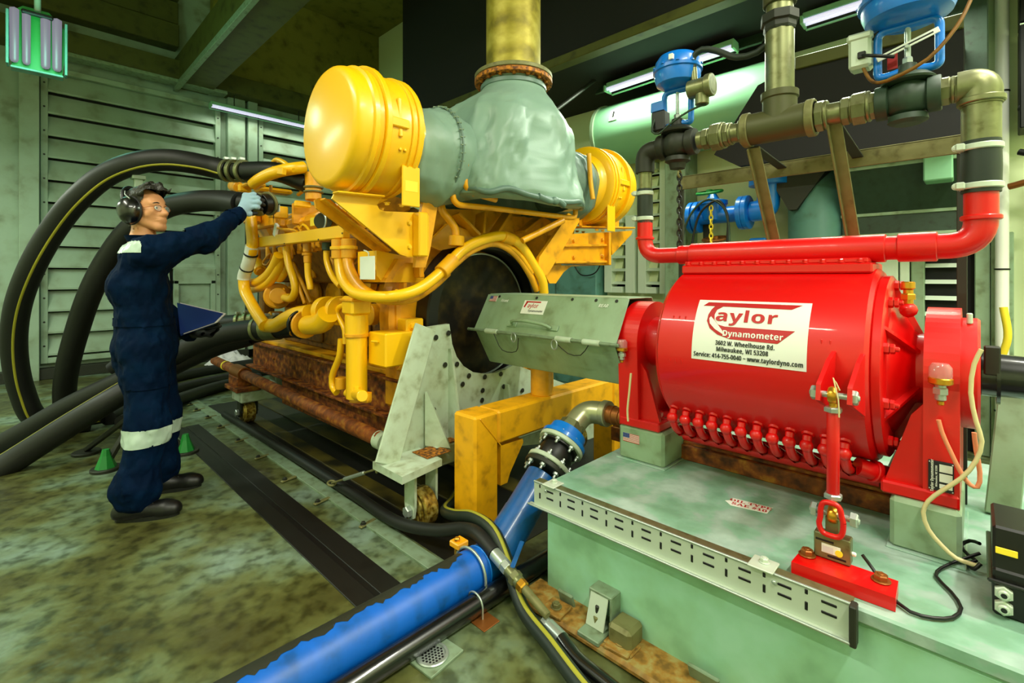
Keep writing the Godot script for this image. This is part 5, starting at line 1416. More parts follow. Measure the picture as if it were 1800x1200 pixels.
func anchors():
	# galvanised channel bracket at the plinth's foot with its anchor bolt
	var a0 := V(1.45, 0.03, -0.99)
	var b := thing("anchor_bracket", "galvanised U-shaped anchor bracket with a bolt at the plinth's foot", "bracket", a0)
	put(MB.new().bx(a0 + V(-0.05, -0.005, -0.04), a0 + V(0.11, 0.012, 0.05), 0.003), "foot", "rail_grey", b)
	put(MB.new().bx(a0 + V(0.03, 0.01, -0.045), a0 + V(0.12, 0.12, -0.035), 0.003), "cheek", "rail_grey", b)
	put(MB.new().bx(a0 + V(0.03, 0.01, 0.042), a0 + V(0.12, 0.12, 0.052), 0.003), "cheek", "rail_grey", b)
	put(MB.new().bx(a0 + V(0.03, 0.115, -0.045), a0 + V(0.125, 0.127, 0.052), 0.003), "cap", "rail_grey", b)
	put(MB.new().bar(a0 + V(0.0, 0.012, 0.0), a0 + V(0.035, 0.12, 0.0), 0.075, 0.006, V(0, 0, 1).cross(V(0.3, 1, 0)), 0.002), "slotted_face", "tray_steel", b)
	put(MB.new().cyl(a0 + V(0.02, 0.01, 0.0), a0 + V(0.02, 0.085, 0.0), 0.008, 12), "anchor_bolt", "cast_dark", b)
	put(MB.new().hexa(a0 + V(0.02, 0.03, 0.0), V(0, 1, 0), 0.018, 0.02), "nut", "iron", b)
	var names := [["anchor_plate", "rusty anchor plate with a dark nut near the plinth's far corner", V(1.443, 0.03, -1.159)], ["anchor_plate", "rusty orange anchor plate with a worn bolt right of the anchor bracket", V(1.456, 0.03, -0.884)]]
	for q in names:
		var p: Vector3 = q[2]
		var t := thing(q[0], q[1], "plate", p, "anchor plates along the plinth")
		put(MB.new().box(Transform3D(Basis(V(0, 1, 0), 0.1), p + V(0, 0.006, 0)), V(0.09, 0.012, 0.09), 0.003), "plate", "rust_edge", t)
		put(MB.new().bolt(p + V(0, 0.012, 0), V(0, 1, 0), 0.016), "bolt", "iron" if q[1].contains("dark") else "rust_edge", t)
	var cl := [["steel_tab", "short galvanised steel tab standing against the plinth's far corner", V(1.5, 0.064, -1.153), 0.05], ["steel_tab", "galvanised steel tab against the plinth at the picture's bottom edge", V(1.5, 0.067, -0.615), 0.07]]
	for q in cl:
		var p: Vector3 = q[2]
		solo(MB.new().box(Transform3D(Basis(V(0, 0, 1), 0.35), V(p.x, 0.05, p.z)), V(0.012, 0.06, q[3] * 1.4), 0.003), q[0], "rail_grey", q[1], "bracket", "steel tabs along the plinth")
	var rs := thing("rusty_clip", "dark rusted steel clip against the plinth beside the anchor bracket", "clip", V(1.5, 0.079, -0.881))
	put(MB.new().bx(V(1.44, 0.028, rs.position.z - 0.05), V(1.535, 0.1, rs.position.z + 0.04), 0.012), "hood", "iron", rs)
	put(MB.new().bx(V(1.43, 0.028, rs.position.z - 0.06), V(1.5, 0.036, rs.position.z + 0.05), 0.003), "flange", "rust_edge", rs)

func box_and_cables():
	# black junction box with cable glands
	var p := V(1.742, 0.44, 0.016)
	var t := thing("junction_box", "black steel junction box with two brass cable glands at the plinth's right end", "junction box", p)
	put(MB.new().bx(p + V(0.0, 0.0, 0.01), p + V(0.3, 0.12, 0.4), 0.006), "body", "black", t)
	put(MB.new().bx(p + V(-0.012, 0.084, 0.0), p + V(0.31, 0.094, 0.41), 0.003), "flange", "black_gloss", t)
	put(MB.new().box(Transform3D(Basis(V(0, 0, 1), -0.12), p + V(0.15, 0.15, 0.205)), V(0.28, 0.11, 0.39), 0.006), "cover", "black", t)
	put(MB.new().box(Transform3D(Basis(V(0, 0, 1), -0.12), p + V(0.004, 0.165, 0.035)), V(0.004, 0.016, 0.04), 0.001), "warning_label", "label_yellow", t)
	for q in [[0.064, 0.03], [0.028, 0.03]]:
		var gl := put(MB.new().hexa(p + V(0.0, q[0], q[1]), V(-1, 0, 0), 0.019, 0.014), "cable_gland", "tray_steel", t)
		put(MB.new().cyl(p + V(-0.012, q[0], q[1]), p + V(-0.022, q[0], q[1]), 0.012, 16), "gland_neck", "tray_steel", gl)
		put(MB.new().cyl(p + V(-0.021, q[0], q[1]), p + V(-0.023, q[0], q[1]), 0.006, 12, 0.0), "gland_bore", "black", gl)
	# cables
	var cab := func(called, m, label, pts, r):
		solo(MB.new().hose(pts, r, 10), called, m, label, "cable", "loose cables on and above the plinth")
	cab.call("signal_cable", "black", "thin dark grey cable curling over the plinth top from the load cell", [V(1.684, 0.509, -0.238), V(1.681, 0.48, -0.213), V(1.64, 0.452, -0.176), V(1.59, 0.448, -0.125), V(1.6, 0.448, -0.082), V(1.637, 0.448, -0.046), V(1.7, 0.448, -0.032), V(1.767, 0.448, -0.053), V(1.831, 0.448, -0.087), V(1.89, 0.449, -0.078), V(1.964, 0.46, -0.036), V(1.998, 0.48, 0.003)], 0.0045)
	cab.call("signal_cable", "cable_cream", "cream cable looping from the coupling sensor down to the black junction box", [V(1.93, 1.093, 0.006), V(1.93, 1.049, -0.009), V(1.93, 0.965, -0.016), V(1.93, 0.885, -0.005), V(1.93, 0.831, 0.007), V(1.93, 0.771, -0.005), V(1.93, 0.712, -0.036), V(1.93, 0.662, -0.079), V(1.93, 0.622, -0.109), V(1.93, 0.584, -0.121), V(1.93, 0.536, -0.109), V(1.93, 0.499, -0.079), V(1.93, 0.474, -0.048), V(1.93, 0.47, -0.018), V(1.93, 0.47, 0.003)], 0.006)
	cab.call("signal_cable", "cable_pink", "translucent pinkish tube hanging from the right drip oiler", [V(1.95, 0.868, -0.087), V(1.95, 0.831, -0.079), V(1.95, 0.776, -0.059), V(1.95, 0.72, -0.036), V(1.95, 0.692, -0.017), V(1.95, 0.69, -0.002), V(1.95, 0.734, 0.003), V(1.95, 0.798, -0.005), V(1.95, 0.847, -0.009)], 0.006)
	cab.call("signal_cable", "cable_cream", "thin pale tube hanging from the left drip oiler past the red block", [V(1.96, 0.862, -1.139), V(1.96, 0.772, -1.148), V(1.96, 0.692, -1.157), V(1.96, 0.641, -1.154)], 0.005)
	cab.call("signal_cable", "black", "coiled black lead lying between the right pedestal and the junction box", [V(2.02, 0.5, 0.003), V(2.047, 0.49, -0.019), V(2.043, 0.47, -0.038), V(2.01, 0.46, -0.022), V(1.986, 0.46, -0.005), V(1.971, 0.45, -0.024), V(1.924, 0.46, -0.009), V(1.929, 0.48, 0.005)], 0.005)

# ------------------------------------------------------------------ water pipes, valves, hoses
func zcyl(z0: float, z1: float, r: float, m: MB = null) -> MB:
	if m == null: m = MB.new()
	return m.cyl(V(2.2, 1.93, z0), V(2.2, 1.93, z1), r, 28)

func coupling(t: Node, x: float, z: float, y0: float, y1: float, r: float):
	put(MB.new().lathe(MB.along(V(x, y0, z), V(0, 1, 0)), [Vector2(r * 0.9, 0), Vector2(r, 0), Vector2(r * 1.04, (y1 - y0) * 0.5), Vector2(r, y1 - y0), Vector2(r * 0.9, y1 - y0)], 28), "rubber_sleeve", "rubber_green", t)
	for y in [y0 + 0.012, y1 - 0.032]:
		put(MB.new().ring(V(x, y, z), V(0, 1, 0), r * 1.12, r, 0.02, 28), "clamp_band", "tray_steel", t)
		put(MB.new().bx(V(x - r * 1.2, y - 0.002, z - r * 0.75), V(x - r * 0.5, y + 0.022, z - r * 1.25), 0.004), "clamp_lug", "tray_steel", t)
		put(MB.new().bolt(V(x - r * 0.9, y + 0.01, z - r * 1.2), V(-1, 0, -0.3), 0.009), "bolt", "tray_steel", t)

func nipple_run(t: Node, z0: float, z1: float, hexes: Array, r: float):
	put(zcyl(z0, z1, r), "pipe_nipple", "galv", t)
	for q in hexes:
		put(MB.new().lathe(MB.along(V(2.2, 1.93, q[0]), V(0, 0, 1)), [Vector2(0, 0), Vector2(q[2] * 0.92, 0), Vector2(q[2], 0.004), Vector2(q[2], q[1] - 0.004), Vector2(q[2] * 0.92, q[1]), Vector2(0, q[1])], 8, true), "union_nut", "galv", t)
		put(MB.new().ring(V(2.2, 1.93, q[0] + q[1]), V(0, 0, 1), q[2] * 0.93, 0.02, 0.012, 24), "union_collar", "galv", t)

func build_pipes():
	var t := thing("water_pipeline", "galvanised overhead water pipe run with unions, tee, riser and end elbows above the dynamometer", "pipe", V(2.2, 1.6, -0.6))
	put(MB.new().cyl(V(2.2, 1.85, -1.2), V(2.2, 1.73, -1.2), 0.034, 24), "pipe", "galv", t)
	coupling(t, 2.2, -1.2, 1.57, 1.74, 0.037)
	put(MB.new().pipe([V(2.2, 1.82, -1.2), V(2.2, 1.925, -1.2), V(2.2, 1.925, -1.1)], 0.046, 0.09, 24), "elbow", "cast_dark", t)
	put(MB.new().ring(V(2.2, 1.925, -1.125), V(0, 0, 1), 0.05, 0.03, 0.025, 24), "elbow_collar", "galv", t)
	nipple_run(t, -0.93, -0.69, [[-0.905, 0.03, 0.048], [-0.865, 0.045, 0.062], [-0.81, 0.022, 0.052], [-0.745, 0.035, 0.056]], 0.041)
	put(MB.new().cyl(V(2.2, 1.93, -0.72), V(2.2, 1.93, -0.46), 0.066, 32), "tee", "cast_olive", t)
	put(MB.new().ring(V(2.2, 1.93, -0.73), V(0, 0, 1), 0.073, 0.04, 0.03, 32), "tee_bead", "iron", t)
	put(MB.new().ring(V(2.2, 1.93, -0.49), V(0, 0, 1), 0.073, 0.04, 0.03, 32), "tee_bead", "iron", t)
	put(MB.new().lathe(MB.along(V(2.2, 1.93, -0.59), V(0, 1, 0)), [Vector2(0.064, 0), Vector2(0.064, 0.1), Vector2(0.07, 0.105), Vector2(0.07, 0.13), Vector2(0.056, 0.135)], 32), "tee_branch", "cast_olive", t)
	put(MB.new().cyl(V(2.2, 2.05, -0.59), V(2.2, 2.32, -0.59), 0.054, 32), "riser", "galv", t)
	put(MB.new().lathe(MB.along(V(2.2, 2.31, -0.59), V(0, 1, 0)), [Vector2(0.058, 0), Vector2(0.062, 0.01), Vector2(0.062, 0.03), Vector2(0.072, 0.036), Vector2(0.072, 0.07), Vector2(0.05, 0.075)], 8, true), "riser_union", "cast_dark", t)
	put(MB.new().cyl(V(2.2, 2.38, -0.59), V(2.2, 5.9, -0.59), 0.05, 28), "riser", "galv", t)
	put(MB.new().cyl(V(2.2, 2.42, -0.59), V(2.2, 2.47, -0.59), 0.062, 28), "riser_collar", "cast_olive", t)
	nipple_run(t, -0.46, -0.27, [[-0.46, 0.03, 0.06], [-0.375, 0.028, 0.053], [-0.342, 0.045, 0.06], [-0.292, 0.024, 0.05]], 0.041)
	nipple_run(t, -0.12, -0.03, [[-0.095, 0.028, 0.048], [-0.06, 0.02, 0.046]], 0.038)
	put(MB.new().pipe([V(2.2, 1.93, -0.05), V(2.2, 1.93, 0.006), V(2.2, 1.86, 0.006)], 0.053, 0.1, 28), "elbow", "galv", t)
	put(MB.new().ring(V(2.2, 1.865, 0.006), V(0, 1, 0), 0.06, 0.03, 0.02, 28), "elbow_bead", "galv", t)
	put(MB.new().cyl(V(2.2, 1.88, 0.006), V(2.2, 1.7, 0.006), 0.049, 28), "pipe", "galv", t)
	coupling(t, 2.2, 0.006, 1.575, 1.745, 0.049)
	# control valves
	valve(V(2.2, 1.93, -1.03), 1.0, "cast_dark", "smaller blue diaphragm valve over the pipe's left end, with a silver positioner", 0.112)
	valve(V(2.2, 1.93, -0.18), 1.0, "cast_green", "larger blue diaphragm valve over the pipe's right end, with a white travel scale", 0.145)
	# support frame of angle iron
	var f := thing("pipe_support", "brown-green angle-iron frame with two slanting legs holding the overhead pipe", "frame", V(2.4, 1.4, -0.6))
	put(MB.new().bx(V(2.5, 1.77, -1.16), V(2.51, 1.84, -0.02), 0.002), "rail_angle", "iron", f)
	put(MB.new().bx(V(2.5, 1.834, -1.16), V(2.545, 1.842, -0.02), 0.002), "rail_angle", "iron", f)
	for q in [[V(2.2, 1.855, -0.71), V(2.42, 1.454, -0.688)], [V(2.2, 1.896, -0.419), V(2.42, 1.464, -0.392)]]:
		var lg := put(MB.new().bar(q[0], q[1], 0.045, 0.008, V(0, 0, 1), 0.002), "leg", "iron", f)
		put(MB.new().bar(q[0] + V(0.004, 0, 0.02), q[1] + V(0.004, 0, 0.02), 0.008, 0.045, V(0, 0, 1), 0.002), "leg_flange", "iron", lg)
		put(MB.new().bar(q[0] + V(0.0, 0.0, 0.02), V(2.5, 1.81, q[0].z + 0.05), 0.04, 0.008, V(0, 1, 0), 0.002), "strut", "cast_dark", f)
		put(MB.new().bolt(q[0] + V(0, 0.015, 0.01), V(0, 1, 0), 0.012), "bolt", "steel", f)
	put(MB.new().bx(V(2.51, 0.44, -1.17), V(2.53, 1.84, -1.145), 0.002), "upright", "cast_dark", f)
	put(MB.new().bx(V(2.505, 0.44, -0.06), V(2.53, 1.84, -0.03), 0.002), "upright", "cast_dark", f)
	# chain hanging from the left valve
	var c := thing("hanging_chain", "black link chain hanging from the left valve down to the red header pipe", "chain", V(2.2, 1.45, -1.02))
	for i in 13:
		var y := 1.775 - i * 0.0265
		put(MB.new().link(V(2.2, y, -1.02), Vector3.UP, V(0.25, 0, 1).normalized() if i % 2 == 0 else V(1, 0, -0.25).normalized(), 0.034, 0.02, 0.0042), "link", "black", c)
	put(MB.new().torus(V(2.2, 1.79, -1.02), V(0, 0, 1), 0.016, 0.005, 16, 6), "shackle", "iron", c)
	drain_pipe()
	floor_hoses()
	big_hoses()

func valve(p: Vector3, k: float, body_mat: String, label: String, dome: float):
	var small := dome < 0.13
	var t := thing("control_valve", label, "valve", p, "diaphragm control valves on the overhead pipe")
	var L := 0.09
	var b := put(MB.new().lathe(MB.along(p - V(0, 0, L), V(0, 0, 1)), [Vector2(0, 0), Vector2(0.058, 0), Vector2(0.06, 0.003), Vector2(0.06, 0.035), Vector2(0.05, 0.04), Vector2(0.066, 0.07), Vector2(0.072, 0.09), Vector2(0.066, 0.11), Vector2(0.05, 0.14), Vector2(0.06, 0.145), Vector2(0.06, 0.177), Vector2(0.058, 0.18), Vector2(0, 0.18)], 28), "valve_body", body_mat, t)
	put(MB.new().lathe(MB.along(p - V(0, 0.06, 0), V(0, -1, 0)), [Vector2(0.055, 0), Vector2(0.058, 0.02), Vector2(0.04, 0.03), Vector2(0.034, 0.055 if small else 0.03), Vector2(0, 0.056 if small else 0.032)], 20), "bottom_plug", body_mat, b)
	var top := p.y + 0.06
	put(MB.new().lathe(MB.along(V(p.x, top - 0.01, p.z), V(0, 1, 0)), [Vector2(0.05, 0), Vector2(0.075, 0.005), Vector2(0.078, 0.012), Vector2(0.06, 0.03), Vector2(0.03, 0.04), Vector2(0.026, 0.07), Vector2(0, 0.07)], 28), "bonnet", "cast_dark" if small else "cast_green", t)
	# yoke: rounded rectangular loop in the plane across the view, waisted at the foot
	var y0 := top + 0.035
	var y1 := y0 + 0.165
	var w := 0.066 if small else 0.085
	var path := MB.bent([V(p.x, y0 + 0.012, p.z), V(p.x, y0, p.z - w * 0.55), V(p.x, y0, p.z - w), V(p.x, y1, p.z - w), V(p.x, y1, p.z + w), V(p.x, y0, p.z + w), V(p.x, y0, p.z + w * 0.55), V(p.x, y0 + 0.012, p.z)], 0.03)
	put(MB.new().tube(path, 0.0135, 14, false), "yoke", "blue", t)
	put(MB.new().cyl(V(p.x, y0 - 0.02, p.z), V(p.x, y1 + 0.02, p.z), 0.0075 if small else 0.009, 16), "stem", "steel", t)
	put(MB.new().hexa(V(p.x, y0 + 0.03, p.z), V(0, 1, 0), 0.016, 0.02), "stem_nut", "steel", t)
	# diaphragm dome: two shells with a bolted rim
	var yd := y1 + 0.005
	var D := put(MB.new().lathe(MB.along(V(p.x, yd, p.z), V(0, 1, 0)), [Vector2(0.0, 0), Vector2(dome * 0.55, 0.0), Vector2(dome * 0.85, 0.02), Vector2(dome * 0.93, 0.05), Vector2(dome * 0.93, 0.075), Vector2(dome, 0.078), Vector2(dome, 0.092), Vector2(dome * 0.93, 0.095), Vector2(dome * 0.9, 0.125), Vector2(dome * 0.75, 0.15), Vector2(dome * 0.4, 0.168), Vector2(0, 0.172)], 44), "actuator_dome", "blue", t)
	for i in 10:
		var a := TAU * (i + 0.3) / 10
		put(MB.new().bolt(V(p.x + cos(a) * dome * 0.97, yd + 0.092, p.z + sin(a) * dome * 0.97), V(0, 1, 0), 0.007), "bolt", "blue", D)
	if small:
		put(MB.new().bx(V(p.x - dome - 0.002, yd + 0.1, p.z + 0.01), V(p.x - dome * 0.86, yd + 0.125, p.z + 0.03), 0.001), "printed_label", "white", D)
		put(MB.new().bx(V(p.x - 0.02, y0 + 0.08, p.z - 0.13), V(p.x + 0.02, y0 + 0.13, p.z - 0.06), 0.004), "side_lug", "blue", t)
		put(MB.new().bx(V(p.x - 0.035, y0 - 0.02, p.z - 0.12), V(p.x + 0.03, y0 + 0.08, p.z - 0.05), 0.008), "limit_switch", "black", t)
		# silver positioner with conduit
		var q := p + V(-0.03, 0.23, 0.13)
		var ps := put(MB.new().cyl(q + V(0, 0, -0.06), q + V(0, 0, 0.05), 0.042, 24), "positioner", "galv", t)
		put(MB.new().ring(q + V(0, 0, 0.02), V(0, 0, 1), 0.05, 0.03, 0.03, 16), "positioner_cap", "galv", ps)
		put(MB.new().cyl(q + V(0, 0.03, -0.035), q + V(0, 0.1, -0.04), 0.015, 16), "conduit_gland", "galv", ps)
		put(MB.new().cyl(q + V(0, -0.08, 0.0), q + V(0, -0.03, 0.0), 0.03, 16), "positioner_base", "galv", ps)
		put(MB.new().hose([q + V(0, 0.1, -0.04), q + V(0, 0.15, -0.04), q + V(0, 0.17, 0.0), q + V(0.02, 0.15, 0.06), q + V(0.03, 0.1, 0.14), q + V(0.04, 0.1, 0.22), q + V(0.05, 0.15, 0.28), q + V(0.05, 0.24, 0.29)], 0.014, 12), "conduit", "rubber_green", ps)
		put(MB.new().hose([q + V(0, -0.08, 0.02), p + V(-0.05, 0.13, 0.08), p + V(-0.06, 0.08, -0.02), p + V(-0.07, 0.05, -0.06), p + V(-0.06, 0.07, -0.1), p + V(-0.02, 0.16, -0.1)], 0.005, 8), "signal_lead", "cast_green", ps)
	else:
		var sb := put(MB.new().bar(V(p.x - 0.02, y0 + 0.062, p.z - 0.085), V(p.x - 0.02, y0 + 0.115, p.z + 0.085), 0.004, 0.02, V(0, 1, 0), 0.0015), "travel_scale", "white", t)
		put(MB.new().bar(V(p.x - 0.0225, y0 + 0.067, p.z - 0.068), V(p.x - 0.0225, y0 + 0.11, p.z + 0.07), 0.002, 0.005, V(0, 1, 0), 0.0005), "scale_slot", "black", sb)
		put(MB.new().cyl(V(p.x - 0.026, y0 + 0.083, p.z), V(p.x - 0.018, y0 + 0.083, p.z), 0.008, 12), "scale_screw", "steel", sb)
		put(MB.new().bx(V(p.x + 0.02, y0 + 0.03, p.z - 0.06), V(p.x + 0.024, y0 + 0.09, p.z - 0.03), 0.001), "red_mark", "ink_red", t)
		var q := p + V(0.0, 0.21, -0.135)
		var ps := put(MB.new().bx(q + V(-0.035, -0.07, -0.035), q + V(0.035, 0.055, 0.035), 0.01), "positioner", "tray_steel", t)
		put(MB.new().bx(q + V(-0.04, 0.03, -0.04), q + V(0.04, 0.06, 0.04), 0.008), "positioner_cap", "tray_steel", ps)
		put(MB.new().bx(q + V(-0.045, -0.04, -0.005), q + V(-0.034, -0.015, 0.02), 0.003), "cable_plug", "black", ps)
		put(MB.new().hose([q + V(-0.04, -0.03, 0.01), q + V(-0.06, -0.05, 0.05), q + V(-0.03, -0.06, 0.1)], 0.006, 8), "signal_lead", "black", ps)
		put(MB.new().hose([q + V(-0.02, -0.07, 0.01), q + V(-0.03, -0.12, 0.03), q + V(-0.06, -0.15, 0.06), q + V(-0.09, -0.15, 0.12), p + V(-0.1, 0.09, 0.06), p + V(-0.08, 0.18, 0.13), p + V(-0.04, 0.29, 0.17)], 0.006, 8), "signal_lead", "ochre", ps)
		put(MB.new().bar(q + V(0.0, 0.04, 0.03), V(p.x, q.y + 0.05, p.z - 0.06), 0.02, 0.02), "positioner_arm", "cast_dark", ps)

func flange(t: Node, called: String, at: Vector3, d: Vector3, r: float, th: float, m, n: int):
	var f := put(MB.new().cyl(at - d * th / 2, at + d * th / 2, r, 36), called, m, t)
	var fr := MB.along(at, d)
	for i in n:
		var a := TAU * (i + 0.5) / n
		var p := fr * V(cos(a) * r * 0.84, 0, sin(a) * r * 0.84)
		var s := put(MB.new().cyl(p - d * (th * 0.5 + 0.03), p + d * (th * 0.5 + 0.03), 0.007, 8), "stud", "steel", f)
		put(MB.new().hexa(p + d * th / 2, d, 0.014, 0.013), "nut", "steel", s)
		put(MB.new().hexa(p - d * th / 2, -d, 0.014, 0.013), "nut", "steel", s)

func drain_pipe():
	var t := thing("drain_pipe", "big worn blue steel pipe along the floor rising through a flanged rubber joint", "pipe", V(0.6, 0, -1.51))
	var z := -1.51
	put(MB.new().tube([V(-1.2, 0.085, z), V(1.36, 0.085, z)], 0.083, 36), "floor_pipe", "blue_pipe", t)
	# paint worn off along the crown, with a ragged edge
	var gn := FastNoiseLite.new()
	gn.seed = 6
	gn.frequency = 9.0
	var gr = []
	for i in 150:
		var x := -1.1 + 2.38 * i / 149.0
		var row = []
		var a0 := 1.45 + 0.3 * gn.get_noise_2d(x, 0.0) + 0.25 * gn.get_noise_2d(x * 4.0, 3.0)
		var a1 := 2.5 + 0.3 * gn.get_noise_2d(x, 9.0) + 0.2 * gn.get_noise_2d(x * 4.0, 5.0)
		for k in 9:
			var a := lerpf(a0, a1, k / 8.0)
			row.append(V(x, 0.085 + sin(a) * 0.0838, z + cos(a) * 0.0838))
		gr.append(row)
	put(MB.new().sheet(gr, false, V(0.1, 0.085, z)), "worn_crown", "cast_dark", t)
	put(MB.new().pipe([V(1.34, 0.085, z), V(1.45, 0.085, z), V(1.62, 0.215, z)], 0.082, 0.1, 32), "elbow", "blue_deep", t)
	put(MB.new().torus(V(1.36, 0.085, z), V(1, 0, 0), 0.082, 0.004, 36, 6), "weld_bead", "blue", t)
	var d := V(0.78, 0.63, 0).normalized()
	var o := V(1.62, 0.215, z)
	put(MB.new().cyl(o - d * 0.03, o + d * 0.2, 0.08, 32), "riser", "blue_deep", t)
	flange(t, "lower_flange", o + d * 0.235, d, 0.115, 0.024, "cast_dark", 8)
	flange(t, "lower_flange", o + d * 0.262, d, 0.115, 0.022, "stand_green", 8)
	var j := put(MB.new().lathe(MB.along(o + d * 0.27, d), [Vector2(0.1, 0), Vector2(0.1, 0.01), Vector2(0.082, 0.016), Vector2(0.09, 0.05), Vector2(0.082, 0.085), Vector2(0.1, 0.09), Vector2(0.1, 0.1)], 32), "rubber_joint", "black", t)
	flange(t, "upper_flange", o + d * 0.382, d, 0.118, 0.022, "stand_green", 8)
	put(MB.new().lathe(MB.along(o + d * 0.393, d), [Vector2(0.118, 0), Vector2(0.118, 0.02), Vector2(0.1, 0.024), Vector2(0.095, 0.07), Vector2(0.075, 0.078), Vector2(0.0, 0.08)], 36), "reducer", "blue", t)
	put(MB.new().lathe(MB.along(o + d * 0.468, d), [Vector2(0.072, 0), Vector2(0.072, 0.02), Vector2(0.066, 0.022), Vector2(0.066, 0.045)], 8, true), "union_nut", "galv", t)
	put(MB.new().pipe([o + d * 0.48, V(2.1, 0.595, z + 0.02), V(2.13, 0.597, -1.38)], 0.058, 0.09, 28), "elbow", "galv_bright", t)
	put(MB.new().ring(V(2.13, 0.597, -1.4), V(0, 0, 1), 0.066, 0.03, 0.035, 28), "elbow_bead", "galv_bright", t)
	put(MB.new().cyl(V(2.13, 0.597, -1.38), V(2.13, 0.597, -1.05), 0.045, 28), "threaded_nipple", "copper_rust", t)
	for zz in [-1.34, -1.3, -1.26, -1.2]:
		put(MB.new().ring(V(2.13, 0.597, zz), V(0, 0, 1), 0.049, 0.03, 0.012, 28), "nipple_ring", "copper_rust", t)
	put(MB.new().bx(V(1.3, 0.15, z - 0.12), V(1.36, 0.175, z - 0.06), 0.004), "drain_cock", "yellow", t)
	put(MB.new().cyl(V(1.32, 0.1, z - 0.09), V(1.32, 0.19, z - 0.09), 0.012, 12), "drain_cock_stem", "brass", t)
	# U-bolt over the pipe
	var ub := []
	for i in 21:
		var a := PI * i / 20
		ub.append(V(1.315, 0.085 + sin(a) * 0.094, z + cos(a) * 0.094))
	ub.push_front(V(1.315, 0.01, z + 0.094))
	ub.append(V(1.315, 0.01, z - 0.094))
	put(MB.new().tube(ub, 0.006, 8), "u_bolt", "steel", t)
	# slim black pipe beside it
	var b := thing("black_pipe", "slim black pipe on the floor beside the big blue pipe", "pipe", V(0.7, 0, -1.4))
	put(MB.new().tube([V(-1.2, 0.042, -1.405), V(1.9, 0.042, -1.385)], 0.038, 24), "pipe", "black_gloss", b)
	var u2 := []
	for i in 21:
		var a := PI * i / 20
		u2.append(V(1.24, 0.042 + sin(a) * 0.043, -1.395 + cos(a) * 0.043))
	u2.push_front(V(1.24, 0.004, -1.352))
	u2.append(V(1.24, 0.004, -1.438))
	put(MB.new().tube(u2, 0.004, 8), "u_bolt", "steel", b)
	put(MB.new().bx(V(1.2, 0.0, -1.46), V(1.28, 0.004, -1.3), 0.001), "strap_plate", "copper_rust", b)

func striped(called: String, label: String, pts: Array, r: float, stripe: Vector3, m := "rubber", group := "rubber hoses at the engine's front") -> Node3D:
	var t := thing(called, label, "hose", pts[-1], group)
	var path := MB.smooth_path(pts)
	put(MB.new().tube(path, r, 24), "hose_wall", m, t)
	if stripe != Vector3.ZERO:
		var sp := []
		for i in path.size():
			var d: Vector3 = (path[mini(i + 1, path.size() - 1)] - path[maxi(i - 1, 0)]).normalized()
			var s := (stripe - d * stripe.dot(d)).normalized()
			sp.append(path[i] + s * (r - 0.007))
		put(MB.new().tube(sp, 0.0105, 8), "yellow_stripe", "stripe", t)
	return t

func clamps(t: Node, a: Vector3, b: Vector3, r: float, spots: Array):
	var d := (b - a).normalized()
	for s in spots:
		var p := a.lerp(b, s)
		put(MB.new().ring(p, d, r, r * 0.8, 0.028, 28), "hose_clamp", "galv", t)
		put(MB.new().bx(p + V(-0.02, r - 0.005, -0.02), p + V(0.02, r + 0.018, 0.02), 0.004), "clamp_screw", "steel", t)

